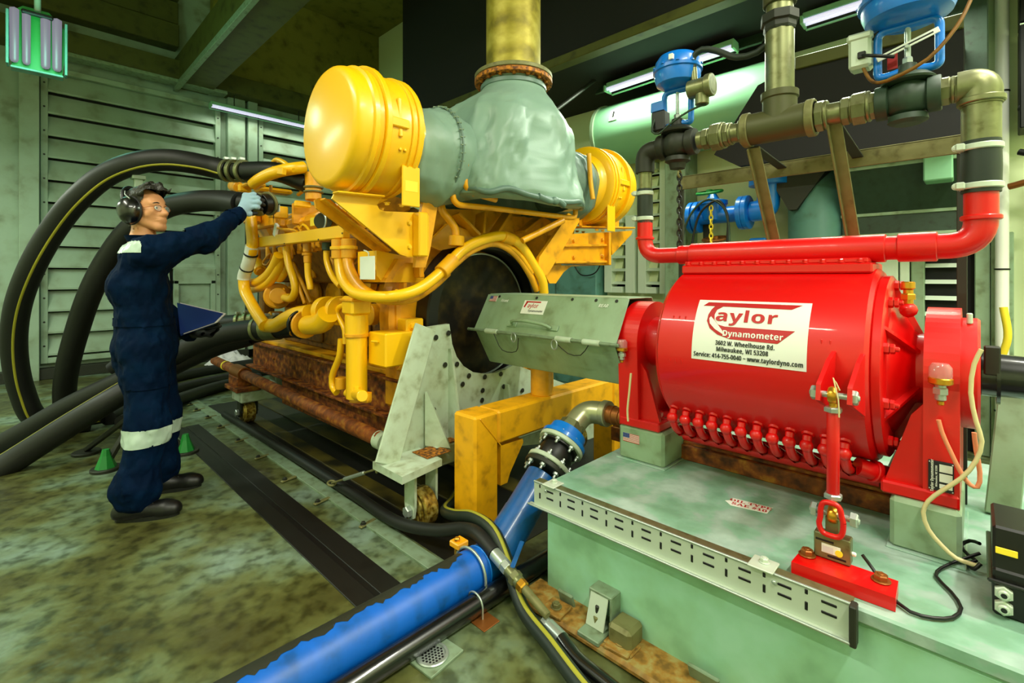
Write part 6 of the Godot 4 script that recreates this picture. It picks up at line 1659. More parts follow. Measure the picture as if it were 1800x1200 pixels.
func floor_hoses():
	# thick hose along the rail, over the blue pipe, to a ball valve
	var h := striped("hydraulic_hose", "grey-black hose along the pale floor rail and over the blue pipe to a ball valve", [V(1.35, 0.05, -4.95), V(1.36, 0.05, -4.2), V(1.37, 0.05, -3.4), V(1.37, 0.05, -2.6), V(1.36, 0.06, -2.1), V(1.4, 0.1, -1.85), V(1.42, 0.16, -1.68), V(1.4, 0.19, -1.56), V(1.385, 0.16, -1.44)], 0.029, Vector3.ZERO, "rubber", "hydraulic hoses on the floor")
	var a := V(1.385, 0.16, -1.44)
	var d := V(-0.1, -0.25, 0.9).normalized()
	put(MB.new().cyl(a, a + d * 0.07, 0.026, 18), "ferrule", "steel", h)
	put(MB.new().hexa(a + d * 0.07, d, 0.026, 0.03), "swivel_nut", "steel", h)
	put(MB.new().cyl(a + d * 0.095, a + d * 0.17, 0.024, 16), "ball_valve", "galv", h)
	put(MB.new().hexa(a + d * 0.13, d, 0.03, 0.025), "valve_hex", "galv", h)
	put(MB.new().bar(a + d * 0.12 + V(0.0, 0.025, 0), a + d * 0.1 + V(0.1, 0.07, -0.02), 0.02, 0.008), "valve_lever", "blue_deep", h)
	put(MB.new().hexa(a + d * 0.17, d, 0.024, 0.028), "adapter", "brass", h)
	put(MB.new().cyl(a + d * 0.19, a + d * 0.33, 0.016, 12), "adapter_pipe", "iron", h)
	var e := a + d * 0.33
	e.y = 0.04
	var k := striped("hydraulic_hose", "black hose with crimped end running off the frame's lower edge", [e + V(-0.02, 0, 0.08), e + V(-0.045, -0.01, 0.16), e + V(-0.06, -0.01, 0.28), e + V(-0.07, -0.01, 0.42), e + V(-0.05, -0.01, 0.7), e + V(-0.05, -0.01, 1.1)], 0.026, Vector3.ZERO, "black_gloss", "hydraulic hoses on the floor")
	put(MB.new().cyl(e + V(0.0, 0, 0.005), e + V(-0.02, 0, 0.09), 0.024, 18), "ferrule", "steel", k)
	put(MB.new().hexa(e + V(0.004, 0, -0.02), V(-0.2, 0, 1), 0.022, 0.03), "swivel_nut", "steel", k)
	striped("hydraulic_hose", "olive-black hose with a bright yellow stripe round the yellow post's foot", [V(1.9, 0.05, -2.25), V(1.7, 0.06, -2.1), V(1.56, 0.09, -1.99), V(1.5, 0.14, -1.83), V(1.47, 0.2, -1.66), V(1.44, 0.205, -1.5), V(1.41, 0.12, -1.38), V(1.35, 0.045, -1.25), V(1.28, 0.04, -1.05), V(1.21, 0.04, -0.85), V(1.1, 0.04, -0.4)], 0.027, V(-0.1, 1, 0.1), "rubber_green", "hydraulic hoses on the floor")

func big_hoses():
	var g := "rubber hoses at the engine's front"
	var h1p = [V(1.111, 2.093, -4.032), V(1.023, 2.118, -4.095), V(0.885, 2.133, -4.122), V(0.76, 2.137, -4.18), V(0.618, 2.105, -4.254), V(0.471, 2.025, -4.407), V(0.332, 1.865, -4.551), V(0.209, 1.645, -4.75), V(0.098, 1.362, -4.937), V(0.027, 1.054, -5.154), V(0.013, 0.742, -5.313), V(0.053, 0.414, -5.415), V(0.138, 0.161, -5.472), V(0.299, 0.088, -5.592), V(0.547, 0.108, -5.48)]
	var h1 = striped("rubber_hose", "largest black hose arching highest over its stand behind the worker, yellow striped", h1p, 0.078, V(0.443, 1.854, -4.148) - V(0.471, 2.025, -4.407))
	var c1 = [V(1.111, 2.093, -4.032), V(1.194, 2.078, -3.874), V(1.344, 2.059, -3.647), V(1.487, 1.98, -3.499)]
	put(MB.new().cyl(c1[0], c1[1], 0.06, 24), "hose_tail", "cast_dark", h1)
	clamps(h1, c1[0], c1[1], 0.084, [0.0, 0.35, 0.8])
	put(MB.new().hose([c1[1], c1[2], c1[3]], 0.07, 20), "hose_end", "black", h1)
	var h2 = striped("rubber_hose", "second black hose arching below the highest one to the gloved hand's coupling", [V(1.089, 1.805, -3.623), V(1.027, 1.837, -3.831), V(0.901, 1.84, -4.034), V(0.771, 1.799, -4.24), V(0.613, 1.667, -4.403), V(0.5, 1.455, -4.593), V(0.41, 1.194, -4.758), V(0.349, 0.895, -4.965), V(0.302, 0.57, -5.157), V(0.297, 0.322, -5.306), V(0.331, 0.099, -5.415), V(0.467, 0.069, -5.419)], 0.075, Vector3.ZERO)
	var c2 = [V(1.089, 1.805, -3.623), V(1.138, 1.793, -3.529), V(1.173, 1.795, -3.507), V(1.224, 1.806, -3.526)]
	put(MB.new().cyl(c2[0], c2[2], 0.062, 24), "coupling_body", "black", h2)
	put(MB.new().lathe(MB.along(V(1.143, 1.793, -3.524), c2[2] - c2[1]), [Vector2(0.06, 0), Vector2(0.078, 0.004), Vector2(0.08, 0.03), Vector2(0.074, 0.05), Vector2(0.06, 0.052)], 28), "coupling_ring", "iron", h2)
	put(MB.new().cyl(c2[2], c2[3], 0.07, 24), "hose_end", "black", h2)
	put(MB.new().ring(c2[3], c2[3] - c2[2], 0.082, 0.05, 0.02, 28), "end_flange", "iron", h2)
	var h3 = striped("rubber_hose", "upper of the two hoses leaving the lower engine coupling towards the left edge", [V(1.323, 0.898, -4.028), V(1.163, 0.863, -4.194), V(0.995, 0.783, -4.368), V(0.815, 0.668, -4.483), V(0.565, 0.505, -4.669), V(0.294, 0.324, -4.907), V(0.056, 0.14, -5.095), V(-0.231, -0.052, -5.278)], 0.08, Vector3.ZERO)
	var c3 = [V(1.323, 0.898, -4.028), V(1.435, 0.921, -3.84), V(1.511, 0.942, -3.646)]
	put(MB.new().cyl(c3[0], c3[2], 0.088, 28), "coupling_sleeve", "black", h3)
	clamps(h3, c3[0], c3[2], 0.094, [0.0, 0.22, 0.42])
	put(MB.new().cyl(c3[0].lerp(c3[2], 0.2), c3[0].lerp(c3[2], 0.5), 0.096, 28), "clamp_band", "galv", h3)
	var h4 = striped("rubber_hose", "yellow striped hose lying nearest the camera at the left edge", [V(1.355, 0.821, -4.283), V(1.146, 0.744, -4.427), V(0.93, 0.642, -4.507), V(0.69, 0.533, -4.468), V(0.478, 0.41, -4.472), V(0.244, 0.243, -4.569), V(0.024, 0.079, -4.653), V(-0.205, -0.069, -4.675)], 0.08, V(0.513, 0.587, -4.507) - V(0.556, 0.463, -4.463))
	put(MB.new().cyl(V(1.355, 0.821, -4.283), V(1.47, 0.852, -4.236), 0.07, 20), "hose_tail", "black", h4)
	var h5 = striped("rubber_hose", "hose ending at the small pale coupling behind the worker's folder", [V(1.397, 0.9, -4.743), V(1.228, 0.875, -4.918), V(1.028, 0.83, -4.982), V(0.802, 0.735, -5.071), V(0.594, 0.522, -5.215)], 0.07, Vector3.ZERO)
	put(MB.new().cyl(V(1.39, 0.9, -4.75), V(1.496, 0.925, -4.641), 0.06, 20), "hose_tail", "galv", h5)
	clamps(h5, V(1.397, 0.9, -4.743), V(1.496, 0.925, -4.641), 0.076, [0.0, 0.5])
	# dark hoses lying on the floor behind the worker
	var ls := ["farthest of the three floor hoses behind the worker, touched by a yellow line", "middle one of the three floor hoses behind the worker", "nearest of the three floor hoses behind the worker"]
	var ps := [[V(2.632, 0.06, -7.584), V(2.067, 0.06, -7.451), V(1.49, 0.06, -7.218), V(1.023, 0.06, -6.793), V(0.725, 0.06, -6.365)], [V(2.457, 0.06, -6.869), V(1.916, 0.06, -6.676), V(1.322, 0.06, -6.403), V(0.905, 0.06, -6.014), V(0.588, 0.06, -5.502)], [V(2.113, 0.06, -6.374), V(1.665, 0.06, -6.211), V(1.21, 0.06, -5.862), V(0.877, 0.06, -5.541), V(0.656, 0.06, -5.264)]]
	for i in 3:
		striped("floor_hose", ls[i], ps[i], 0.062, Vector3.ZERO, "rubber", "hoses lying on the floor behind the worker")
	# stand that carries the highest hose
	var t := thing("hose_stand", "grey-green pole on green splayed feet holding up the highest hose", "stand", V(0.631, 0, -4.297))
	var base := V(0.625, 0, -4.302)
	var head := V(0.622, 2.073, -4.28)
	put(MB.new().bar(base + V(0, 0.1, 0), V(base.x, head.y - 0.05, base.z), 0.05, 0.05, V(1, 0, 0)), "pole", "wall_green", t)
	put(MB.new().bx(V(base.x - 0.04, head.y - 0.08, base.z - 0.04), V(base.x + 0.04, head.y - 0.05, base.z + 0.04)), "cradle", "wall_green", t)
	for q in [[V(0.44, 0, -4.231), "green_wheel"], [V(0.892, 0, -4.218), "green_wheel"], [V(0.382, 0, -4.73), "black"]]:
		var p: Vector3 = q[0]
		var lg := put(MB.new().bar(base + V(0, 0.35, 0), p + V(0, 0.03, 0), 0.04, 0.03), "leg", "cast_dark", t)
		put(MB.new().cyl(p, p + V(0, 0.02, 0), 0.085, 24), "foot_pad", "cast_dark", lg)
		if q[1] != "black":
			put(MB.new().lathe(MB.along(p + V(0, 0.02, 0), V(0, 1, 0)), [Vector2(0.06, 0), Vector2(0.03, 0.08), Vector2(0.02, 0.12), Vector2(0, 0.12)], 8, true), "foot_cone", "green_wheel", lg)

# ------------------------------------------------------------------ back wall: panels, ducts, lamps, valves
func build_background():
	# white louver panels on the back wall
	var lab := ["white louver panel on the back wall nearest the engine", "tall white louver panel on the back wall behind the red riser"]
	var zs := [[-3.18, -2.78, 1.12, 2.0], [-2.74, -2.36, 1.12, 2.55]]
	for i in 2:
		var q = zs[i]
		var p := thing("ventilation_louver", lab[i], "panel", V(4.92, q[2], (q[0] + q[1]) / 2), "white louver panels on the back wall")
		var f := MB.new()
		f.bx(V(4.86, q[2], q[0]), V(4.996, q[3], q[0] + 0.1))
		f.bx(V(4.86, q[2], q[1] - 0.12), V(4.996, q[3], q[1]))
		f.bx(V(4.86, q[2], q[0] + 0.1), V(4.996, q[2] + 0.07, q[1] - 0.16))
		f.bx(V(4.86, q[3] - 0.07, q[0] + 0.1), V(4.996, q[3], q[1] - 0.16))
		put(f, "frame", "panel_white", p)
		put(MB.new().bx(V(4.985, q[2], q[0] + 0.1), V(4.995, q[3], q[1] - 0.16)), "dark_opening", "dark", p)
		var y: float = q[2] + 0.1
		while y < q[3] - 0.1:
			put(MB.new().bar(V(4.86, y, (q[0] + q[1]) / 2 - 0.02), V(4.93, y + 0.03, (q[0] + q[1]) / 2 - 0.02), 0.22, 0.008), "blade", "panel_white", p)
			put(MB.new().prism(Transform3D(Basis(V(1, 0, 0), V(0, 1, 0), V(0, 0, 1)), V(0, y, q[0] + 0.1)), [Vector2(4.93, 0.03), Vector2(4.98, 0.03), Vector2(4.98, 0.15), Vector2(4.97, 0.15)], 0.1), "blade_backing", "wall_pale", p)
			y += 0.15
	# lower louver cabinet at the right, seen under the red header
	var lw := thing("louver_cabinet", "pale green cabinet of upright panels with a dark louvered gap under the red header", "cabinet", V(4.9, 0.2, -0.3))
	for q in [[-0.62, -0.46], [-0.45, -0.39], [-0.38, -0.3], [-0.02, 0.06], [0.065, 0.18]]:
		put(MB.new().bx(V(4.9, 0, q[0]), V(4.996, 1.62, q[1]), 0.006), "panel", "panel_white" if q[0] < -0.4 else "guard_green", lw)
	put(MB.new().bx(V(4.98, 0, -0.3), V(4.996, 1.62, -0.02), 0.002), "dark_gap", "dark", lw)
	for i in 9:
		put(MB.new().bar(V(4.92, 0.5 + i * 0.125, -0.2), V(4.97, 0.53 + i * 0.125, -0.2), 0.2, 0.006), "blade", "panel_white", lw)
	# teal cabinet seen between engine and guard
	var tc := thing("teal_cabinet", "teal sheet-metal cabinet standing against the back wall beyond the flywheel", "cabinet", V(4.9, 0, -3.6))
	put(MB.new().bx(V(4.75, 0, -4.4), V(4.996, 1.6, -3.22), 0.008), "body", "teal_panel", tc)
	put(MB.new().bx(V(4.742, 0.1, -3.82), V(4.75, 1.55, -3.815), 0.001), "door_joint", "cast_green", tc)
	put(MB.new().hose([V(4.72, 1.5, -3.55), V(4.7, 1.33, -3.4), V(4.7, 1.35, -3.2), V(4.72, 1.52, -3.1)], 0.008, 6), "cable_loop", "black", tc)
	# green duct box beside the louver panels
	solo(MB.new().bx(V(4.7, 1.0, -2.34), V(4.996, 2.6, -2.12), 0.008), "duct_box", "guard_green", "tall pale green duct box beside the white louver panel", "duct")
	# round green duct with arrow sticker
	var du := thing("round_duct", "fat pale green round duct with an arrow sticker under the ceiling lamp", "duct", V(4.5, 2.65, -2.2))
	put(MB.new().cyl(V(4.64, 2.86, -2.98), V(4.64, 2.86, -1.2), 0.33, 40), "duct_wall", "panel_green", du)
	put(MB.new().ring(V(4.64, 2.86, -3.0), V(0, 0, 1), 0.345, 0.2, 0.04, 40), "end_rim", "guard_green", du)
	var sp := V(4.64 - 0.33 * 0.93, 2.86 + 0.33 * 0.36, -2.72)
	var st := put(MB.new().box(Transform3D(Basis(V(0, 0, 1), -0.37), sp), V(0.006, 0.13, 0.09), 0.001), "arrow_sticker", "white", du)
	put(MB.new().box(Transform3D(Basis(V(0, 0, 1), -0.37), sp + V(-0.004, 0.01, 0)), V(0.003, 0.07, 0.02), 0.0005), "arrow", "black", st)
	put(MB.new().box(Transform3D(Basis(V(0, 0, 1), -0.37), sp + V(-0.004, -0.03, 0)), V(0.003, 0.025, 0.04), 0.0005), "arrow", "black", st)
	# hopper plates and sloping ducts on the right of the back wall
	var hp := thing("sloping_hood", "dark green sloping sheet hood above the round duct", "hood", V(4.6, 3.1, -2.0))
	put(MB.new().prism(Transform3D(Basis(V(0, 0, 1), V(0.45, 0.89, 0), V(-0.89, 0.45, 0)), V(4.35, 3.25, 0)), [Vector2(-2.95, 0.0), Vector2(-1.3, 0.0), Vector2(-1.0, 1.2), Vector2(-2.2, 1.2)], 0.02), "sheet", "cast_green", hp)
	var dd := thing("sloping_duct", "wide dark green sloping duct with folded seams behind the red riser", "duct", V(4.7, 1.6, -0.5))
	put(MB.new().prism(Transform3D(Basis(V(1, 0, 0), V(0, 1, 0), V(0, 0, 1)), V(0, 0, -0.78)), [Vector2(4.996, 1.6), Vector2(4.6, 1.6), Vector2(4.6, 1.78), Vector2(4.35, 2.1), Vector2(4.35, 2.7), Vector2(4.996, 2.7)], 0.72), "duct_wall", "cast_green", dd)
	for q in [[4.6, 1.78], [4.35, 2.1], [4.6, 1.62]]:
		put(MB.new().bx(V(q[0] - 0.012, q[1] - 0.012, -0.79), V(q[0] + 0.01, q[1] + 0.012, -0.05), 0.003), "seam", "guard_green", dd)
	var dh := thing("dark_hood", "big dark sheet hood with an olive lip behind the overhead pipe", "hood", V(4.4, 2.2, -0.8))
	put(MB.new().plate_x([Vector2(-1.599, 2.328), Vector2(-1.256, 2.817), Vector2(-0.977, 2.903), Vector2(-0.066, 2.884), Vector2(-0.066, 2.178), Vector2(-1.394, 2.2)], 4.1, 0.5), "hood_side", "dark", dh)
	put(MB.new().bar(V(4.09, 2.903, -0.99), V(4.09, 2.887, -0.065), 0.03, 0.09, V(0, 1, 0)), "lip", "beam_olive", dh)
	var tk := thing("round_tank", "smooth pale blue-grey round tank behind the pipe support legs", "tank", V(4.7, 0.2, -1.0))
	put(MB.new().lathe(MB.along(V(4.75, 0, -0.98), V(0, 1, 0)), [Vector2(0, 0), Vector2(0.22, 0), Vector2(0.22, 2.05), Vector2(0.08, 2.3), Vector2(0, 2.3)], 36), "tank_wall", "teal_panel", tk)
	var hb := thing("hopper", "dark triangular hopper plates below the overhead pipe", "hopper", V(4.5, 1.9, -1.0))
	put(MB.new().plate_x([Vector2(-1.45, 2.45), Vector2(-0.78, 2.45), Vector2(-0.78, 2.28), Vector2(-1.08, 1.86), Vector2(-1.14, 1.86)], 4.5, 0.4), "hopper_side", "cast_dark", hb)
	solo(MB.new().bx(V(4.3, 1.95, -0.27), V(4.996, 2.45, -0.12), 0.008), "junction_cover", "panel_green", "light green box cover left of the right rubber coupling", "box")
	solo(MB.new().bx(V(4.6, 2.0, -1.9), V(4.64, 0.0, -1.82), 0.004), "post", "cast_dark", "dark upright steel post in front of the pale back wall", "post")
	# uprights and pipes at the far right
	var wp := thing("white_pipe", "white plastic downpipe running full height at the picture's right", "pipe", V(4.85, 0, 0.12))
	put(MB.new().cyl(V(4.85, 0.0, 0.12), V(4.85, 5.9, 0.12), 0.036, 20), "pipe", "white", wp)
	for y in [0.35, 1.35, 2.6]:
		put(MB.new().ring(V(4.85, y, 0.12), V(0, 1, 0), 0.042, 0.03, 0.012, 20), "cable_tie", "black", wp)
	solo(MB.new().bx(V(4.6, 2.2, -0.16), V(4.8, 5.9, 0.05), 0.008), "square_duct", "cast_green", "dark green upright square duct behind the galvanised end elbow", "duct")
	var bc := thing("black_cabinet", "black wall cabinet with pale edges at the top right edge", "cabinet", V(4.8, 2.3, 0.3))
	put(MB.new().bx(V(4.7, 2.3, 0.2), V(4.95, 3.0, 0.36), 0.006), "body", "black", bc)
	put(MB.new().bx(V(4.72, 3.02, 0.2), V(4.95, 3.6, 0.34), 0.006), "upper_body", "black", bc)
	put(MB.new().bx(V(4.695, 2.62, 0.355), V(4.705, 3.0, 0.365), 0.001), "pale_edge", "panel_white", bc)
	put(MB.new().bx(V(4.695, 2.99, 0.2), V(4.705, 3.0, 0.36), 0.001), "pale_edge", "panel_white", bc)
	var lbls := ["thick dark cable sagging from the black cabinet at the right edge", "lower dark cable sagging at the right edge", "orange-brown cable curving at the right edge"]
	var ps := [[V(4.75, 2.45, 0.2), V(4.7, 2.4, 0.35), V(4.7, 2.5, 0.6), V(4.98, 2.7, 0.8)], [V(4.75, 2.15, 0.2), V(4.7, 2.1, 0.32), V(4.7, 2.2, 0.55), V(4.98, 2.4, 0.8)], [V(4.75, 1.92, 0.15), V(4.7, 1.94, 0.3), V(4.75, 1.85, 0.5), V(4.98, 1.6, 0.6)]]
	for i in 3:
		solo(MB.new().hose(ps[i], 0.022, 10), "wall_cable", ["rubber", "rubber", "copper_rust"][i], lbls[i], "cable", "cables at the right edge")
	solo(MB.new().bx(V(4.88, 0.3, 0.3), V(4.996, 2.0, 0.9), 0.01), "wall_cover", "wall_pale", "pale green wall cover at the right edge", "panel")
	solo(MB.new().hose([V(4.6, 1.1, 0.12), V(4.6, 0.9, 0.14), V(4.62, 0.7, 0.1), V(4.65, 0.4, 0.11), V(4.66, 0.02, 0.13)], 0.022, 10), "yellow_hose", "label_yellow", "short yellow hose hanging right of the white downpipe", "hose")
	# light green slanting bracket plate behind the right bearing block
	solo(MB.new().bar(V(2.47, 0.44, 0.06), V(2.6, 0.88, 0.1), 0.09, 0.03, V(1, 0, 0), 0.004), "slanting_bracket", "guard_green", "light green slanting bracket plate behind the right bearing block", "bracket")
	blue_valve()
	# lamps seen in the picture
	fluorescent(V(4.25, 3.211, -2.74), V(4.25, 3.24, -1.481), "tube lamp on the back wall behind the smaller blue valve", 4.0)
	fluorescent(V(4.25, 3.257, -0.974), V(4.25, 3.261, -0.079), "tube lamp on the back wall behind the larger blue valve", 4.0)
	fluorescent(V(2.088, 3.891, -8.36), V(3.753, 3.885, -8.36), "tube lamp under the header beam beside the left air cleaner", 1.5)
	lantern()
	solo(MB.new().cyl(V(3.2, 2.6, -2.9), V(4.3, 3.4, -2.9), 0.02, 8), "conduit_pipe", "cast_dark", "thin dark conduit sloping up beside the insulation blanket", "pipe")
	solo(MB.new().bx(V(3.95, 2.9, -3.6), V(4.05, 3.37, -3.5), 0.01), "lamp_holder", "tray_steel", "small pale lamp holder just right of the insulation blanket", "lamp")

func fluorescent(a: Vector3, b: Vector3, label: String, energy: float):
	var t := thing("tube_lamp", label, "lamp", (a + b) / 2, "tube lamps seen on the walls")
	var d := (b - a).normalized()
	var c := (a + b) / 2
	var n := Vector3.UP.cross(d).normalized()
	if n.dot(V(0, 1.3, 0) - c) < 0: n = -n
	var L := a.distance_to(b)
	put(MB.new().box(Transform3D(Basis(d, Vector3.UP, d.cross(Vector3.UP)), c + V(0, 0.05, 0) - n * 0.03), V(L, 0.05, 0.12), 0.006), "housing", "panel_green", t)
	var g = M["cool_tube"] if M.has("cool_tube") else glow("cool_tube", Color(0.82, 0.8, 0.95), 0.85)
	for s in [0.025, -0.035]:
		put(MB.new().cyl(a + n * s + V(0, 0.008, 0), b + n * s + V(0, 0.008, 0), 0.016, 12), "tube", g, t)
	for e in [a, b]:
		put(MB.new().box(Transform3D(Basis(d, Vector3.UP, d.cross(Vector3.UP)), e + V(0, 0.01, 0)), V(0.02, 0.06, 0.13), 0.004), "end_cap", "panel_green", t)
	put(MB.new().box(Transform3D(Basis(d, Vector3.UP, d.cross(Vector3.UP)), c + V(0, -0.02, 0) - n * 0.08), V(L, 0.012, 0.02), 0.003), "lower_rail", "panel_green", t)
	var y1 := 3.3 if a.x > 4.0 else 4.15
	for k in [0.2, 0.8]:
		var q := a.lerp(b, k) + V(0, 0.07, 0) - n * 0.03
		put(MB.new().bar(q, V(q.x, maxf(y1, q.y + 0.05), q.z), 0.03, 0.01), "bracket", "cast_dark", t)
	var l := AreaLight3D.new()
	l.name = "tube_light"
	t.add_child(l, true)
	l.area_size = Vector2(L, 0.08)
	var look := (n * 0.2 + V(0, -1.0, 0)).normalized()
	l.transform = Transform3D(Basis(d, (-look).cross(d), -look).orthonormalized(), n * 0.06 + V(0, -0.02, 0))
	l.light_color = Color(0.95, 1.0, 0.9)
	l.light_energy = energy
	l.area_range = 20.0
	l.shadow_enabled = true

func lantern():
	var c := V(0.17, 3.549, -6.446)
	var t := thing("hanging_lantern", "hanging teal-edged lantern with bright upright tubes at the top left corner", "lamp", c)
	var f := (V(0, 1.3, 0) - c)
	f.y = 0
	f = f.normalized()
	var x := Vector3.UP.cross(f)
	var fr := Transform3D(Basis(x, Vector3.UP, f), c)
	put(MB.new().prism(fr.translated_local(V(0, 0, -0.1)), [Vector2(-0.2, 0.22), Vector2(-0.1, 0.32), Vector2(0.08, 0.32), Vector2(0.22, 0.16), Vector2(0.17, -0.3), Vector2(-0.17, -0.28)], 0.04), "reflector", "green_wheel", t)
	var g := glow("lantern_tube", Color(0.66, 0.62, 0.7), 0.5)
	g.albedo_color = Color(0.2, 0.2, 0.22)
	for q in [[-0.155, 0.055], [-0.075, 0.05], [0.055, 0.06], [0.135, 0.06]]:
		put(MB.new().lathe(fr.translated_local(V(q[0], -0.25, -0.01)), [Vector2(0, 0), Vector2(q[1] * 0.4, 0.01), Vector2(q[1] * 0.55, 0.03), Vector2(q[1] * 0.6, 0.5), Vector2(0, 0.52)], 16), "tube", g, t)
	for s in [-0.2, 0.2]:
		put(MB.new().box(fr.translated_local(V(s, -0.03, -0.02)), V(0.02, 0.5, 0.12), 0.004), "side_rail", "teal_panel", t)
	put(MB.new().box(fr.translated_local(V(0, -0.3, -0.02)), V(0.36, 0.02, 0.12), 0.004), "lower_rail", "teal_panel", t)
	put(MB.new().box(fr.translated_local(V(0, 0.24, 0.02)), V(0.22, 0.035, 0.05), 0.01), "bar", "black", t)
	put(MB.new().cyl(fr * V(0, 0.3, -0.06), V((fr * V(0, 0.3, -0.06)).x, 5.98, (fr * V(0, 0.3, -0.06)).z), 0.025, 10), "hanger", "wall_green", t)
	var l := OmniLight3D.new()
	l.name = "lantern_light"
	t.add_child(l, true)
	l.position = f * 0.5 - V(0, 0.2, 0)
	l.light_color = Color(0.6, 1.0, 0.85)
	l.light_energy = 0.8
	l.light_size = 0.2
	l.omni_range = 15.0
	l.omni_attenuation = 2.0
	l.shadow_enabled = true

func blue_valve():
	var X := 4.55
	var t := thing("blue_pipework", "bright blue flanged water pipework on the back wall with a green handwheel gate valve", "pipe", V(X, 1.6, -1.7))
	var P := func(px: Vector3): return px
	var a := V(4.55, 1.872, -2.009)
	var b := V(4.55, 1.873, -1.38)
	put(MB.new().cyl(a, b, 0.075, 24), "pipe", "blue", t)
	for p in [V(4.55, 1.869, -1.975), V(4.55, 1.87, -1.92), V(4.55, 1.876, -1.522), V(4.55, 1.877, -1.479)]:
		put(MB.new().cyl(p - V(0, 0, 0.02), p + V(0, 0, 0.02), 0.15 if p.z > -2.0 else 0.13, 28), "flange", "blue", t)
	put(MB.new().pipe([V(4.55, 1.879, -1.441), V(4.55, 1.886, -1.311), V(4.55, 2.122, -1.302)], 0.09, 0.15, 24), "elbow", "blue", t)
	var e := V(4.55, 2.122, -1.302)
	put(MB.new().cyl(e - V(0, 0.03, 0), e + V(0, 0.03, 0), 0.16, 28), "flange", "blue", t)
	put(MB.new().cyl(e + V(0, 0.05, 0), e + V(0, 0.08, 0), 0.16, 28), "flange", "blue", t)
	put(MB.new().cyl(e, e + V(0, 0.75, 0), 0.1, 24), "riser", "blue", t)
	var v := V(4.55, 1.879, -1.785)
	put(MB.new().lathe(MB.along(v - V(0, 0.05, 0), V(0, 1, 0)), [Vector2(0.09, 0), Vector2(0.11, 0.06), Vector2(0.12, 0.14), Vector2(0.13, 0.15), Vector2(0.13, 0.18), Vector2(0.06, 0.2), Vector2(0.03, 0.25), Vector2(0, 0.25)], 24), "gate_valve", "blue", t)
	var h := V(4.55, 2.096, -1.817)
	handwheel(t, h, 0.11, "green_wheel")
	put(MB.new().cyl(v + V(0, 0.15, 0), h, 0.012, 10), "valve_stem", "steel", t)
	var t2 := thing("red_handwheel_valve", "small blue valve with a rusty red handwheel low on the back wall", "valve", V(4.55, 1.591, -1.759))
	var r := V(4.55, 1.655, -1.759)
	handwheel(t2, r, 0.11, "copper_rust")
	put(MB.new().cyl(r - V(0, 0.25, 0), r, 0.02, 12), "valve_stem", "brass", t2)
	put(MB.new().lathe(MB.along(r - V(0, 0.3, 0), V(0, 1, 0)), [Vector2(0, 0), Vector2(0.1, 0), Vector2(0.1, 0.1), Vector2(0.04, 0.16), Vector2(0, 0.17)], 20), "valve_body", "blue", t2)
	var fbx := put(MB.new().bx(V(4.6, 1.641, -1.452), V(4.5, 1.53, -1.319), 0.01), "flanged_cover", "blue", t2)
	put(MB.new().cyl(V(4.55, 1.549, -1.759), V(4.55, 1.564, -1.385), 0.05, 20), "pipe", "blue", t2)
	var ck := V(4.5, 1.944, -1.792)
	var cn := thing("yellow_chain", "yellow chain hanging from the blue gate valve", "chain", V(4.42, 1.673, -1.75))
	for i in 9:
		put(MB.new().link(V(4.42, 1.926, -1.75) - V(0, 0.042 * i, 0), Vector3.UP, V(0, 0, 1) if i % 2 == 0 else V(1, 0, 0), 0.055, 0.03, 0.006), "link", "label_yellow", cn)
	var lb := ["outer thin hose arching over the blue gate valve", "inner thin hose arching over the blue gate valve"]
	var ps := [[V(4.4, 1.595, -2.009), V(4.4, 1.766, -1.987), V(4.4, 1.938, -1.889), V(4.4, 2.008, -1.762), V(4.4, 1.934, -1.641), V(4.4, 1.788, -1.592), V(4.4, 1.586, -1.582)], [V(4.4, 1.591, -1.921), V(4.4, 1.759, -1.889), V(4.4, 1.881, -1.846), V(4.4, 1.948, -1.783), V(4.4, 1.989, -1.681), V(4.4, 1.859, -1.601), V(4.4, 1.587, -1.601)]]
	for i in 2: solo(MB.new().hose(ps[i], 0.011, 8), "thin_hose", ["cast_green", "black"][i], lb[i], "hose", "thin hoses over the blue valve")

func handwheel(t: Node, c: Vector3, r: float, m: String):
	var w := put(MB.new().torus(c, V(-0.25, 1, 0), r, 0.014, 28, 8), "handwheel", m, t)
	var fr := MB.along(c, V(-0.25, 1, 0))
	for i in 5:
		var a := TAU * i / 5
		put(MB.new().bar(c, fr * V(cos(a) * r, 0, sin(a) * r), 0.018, 0.012), "spoke", m, w)
	put(MB.new().cyl(c - V(0, 0.02, 0), c + V(0, 0.025, 0), 0.03, 12), "hub", m, w)

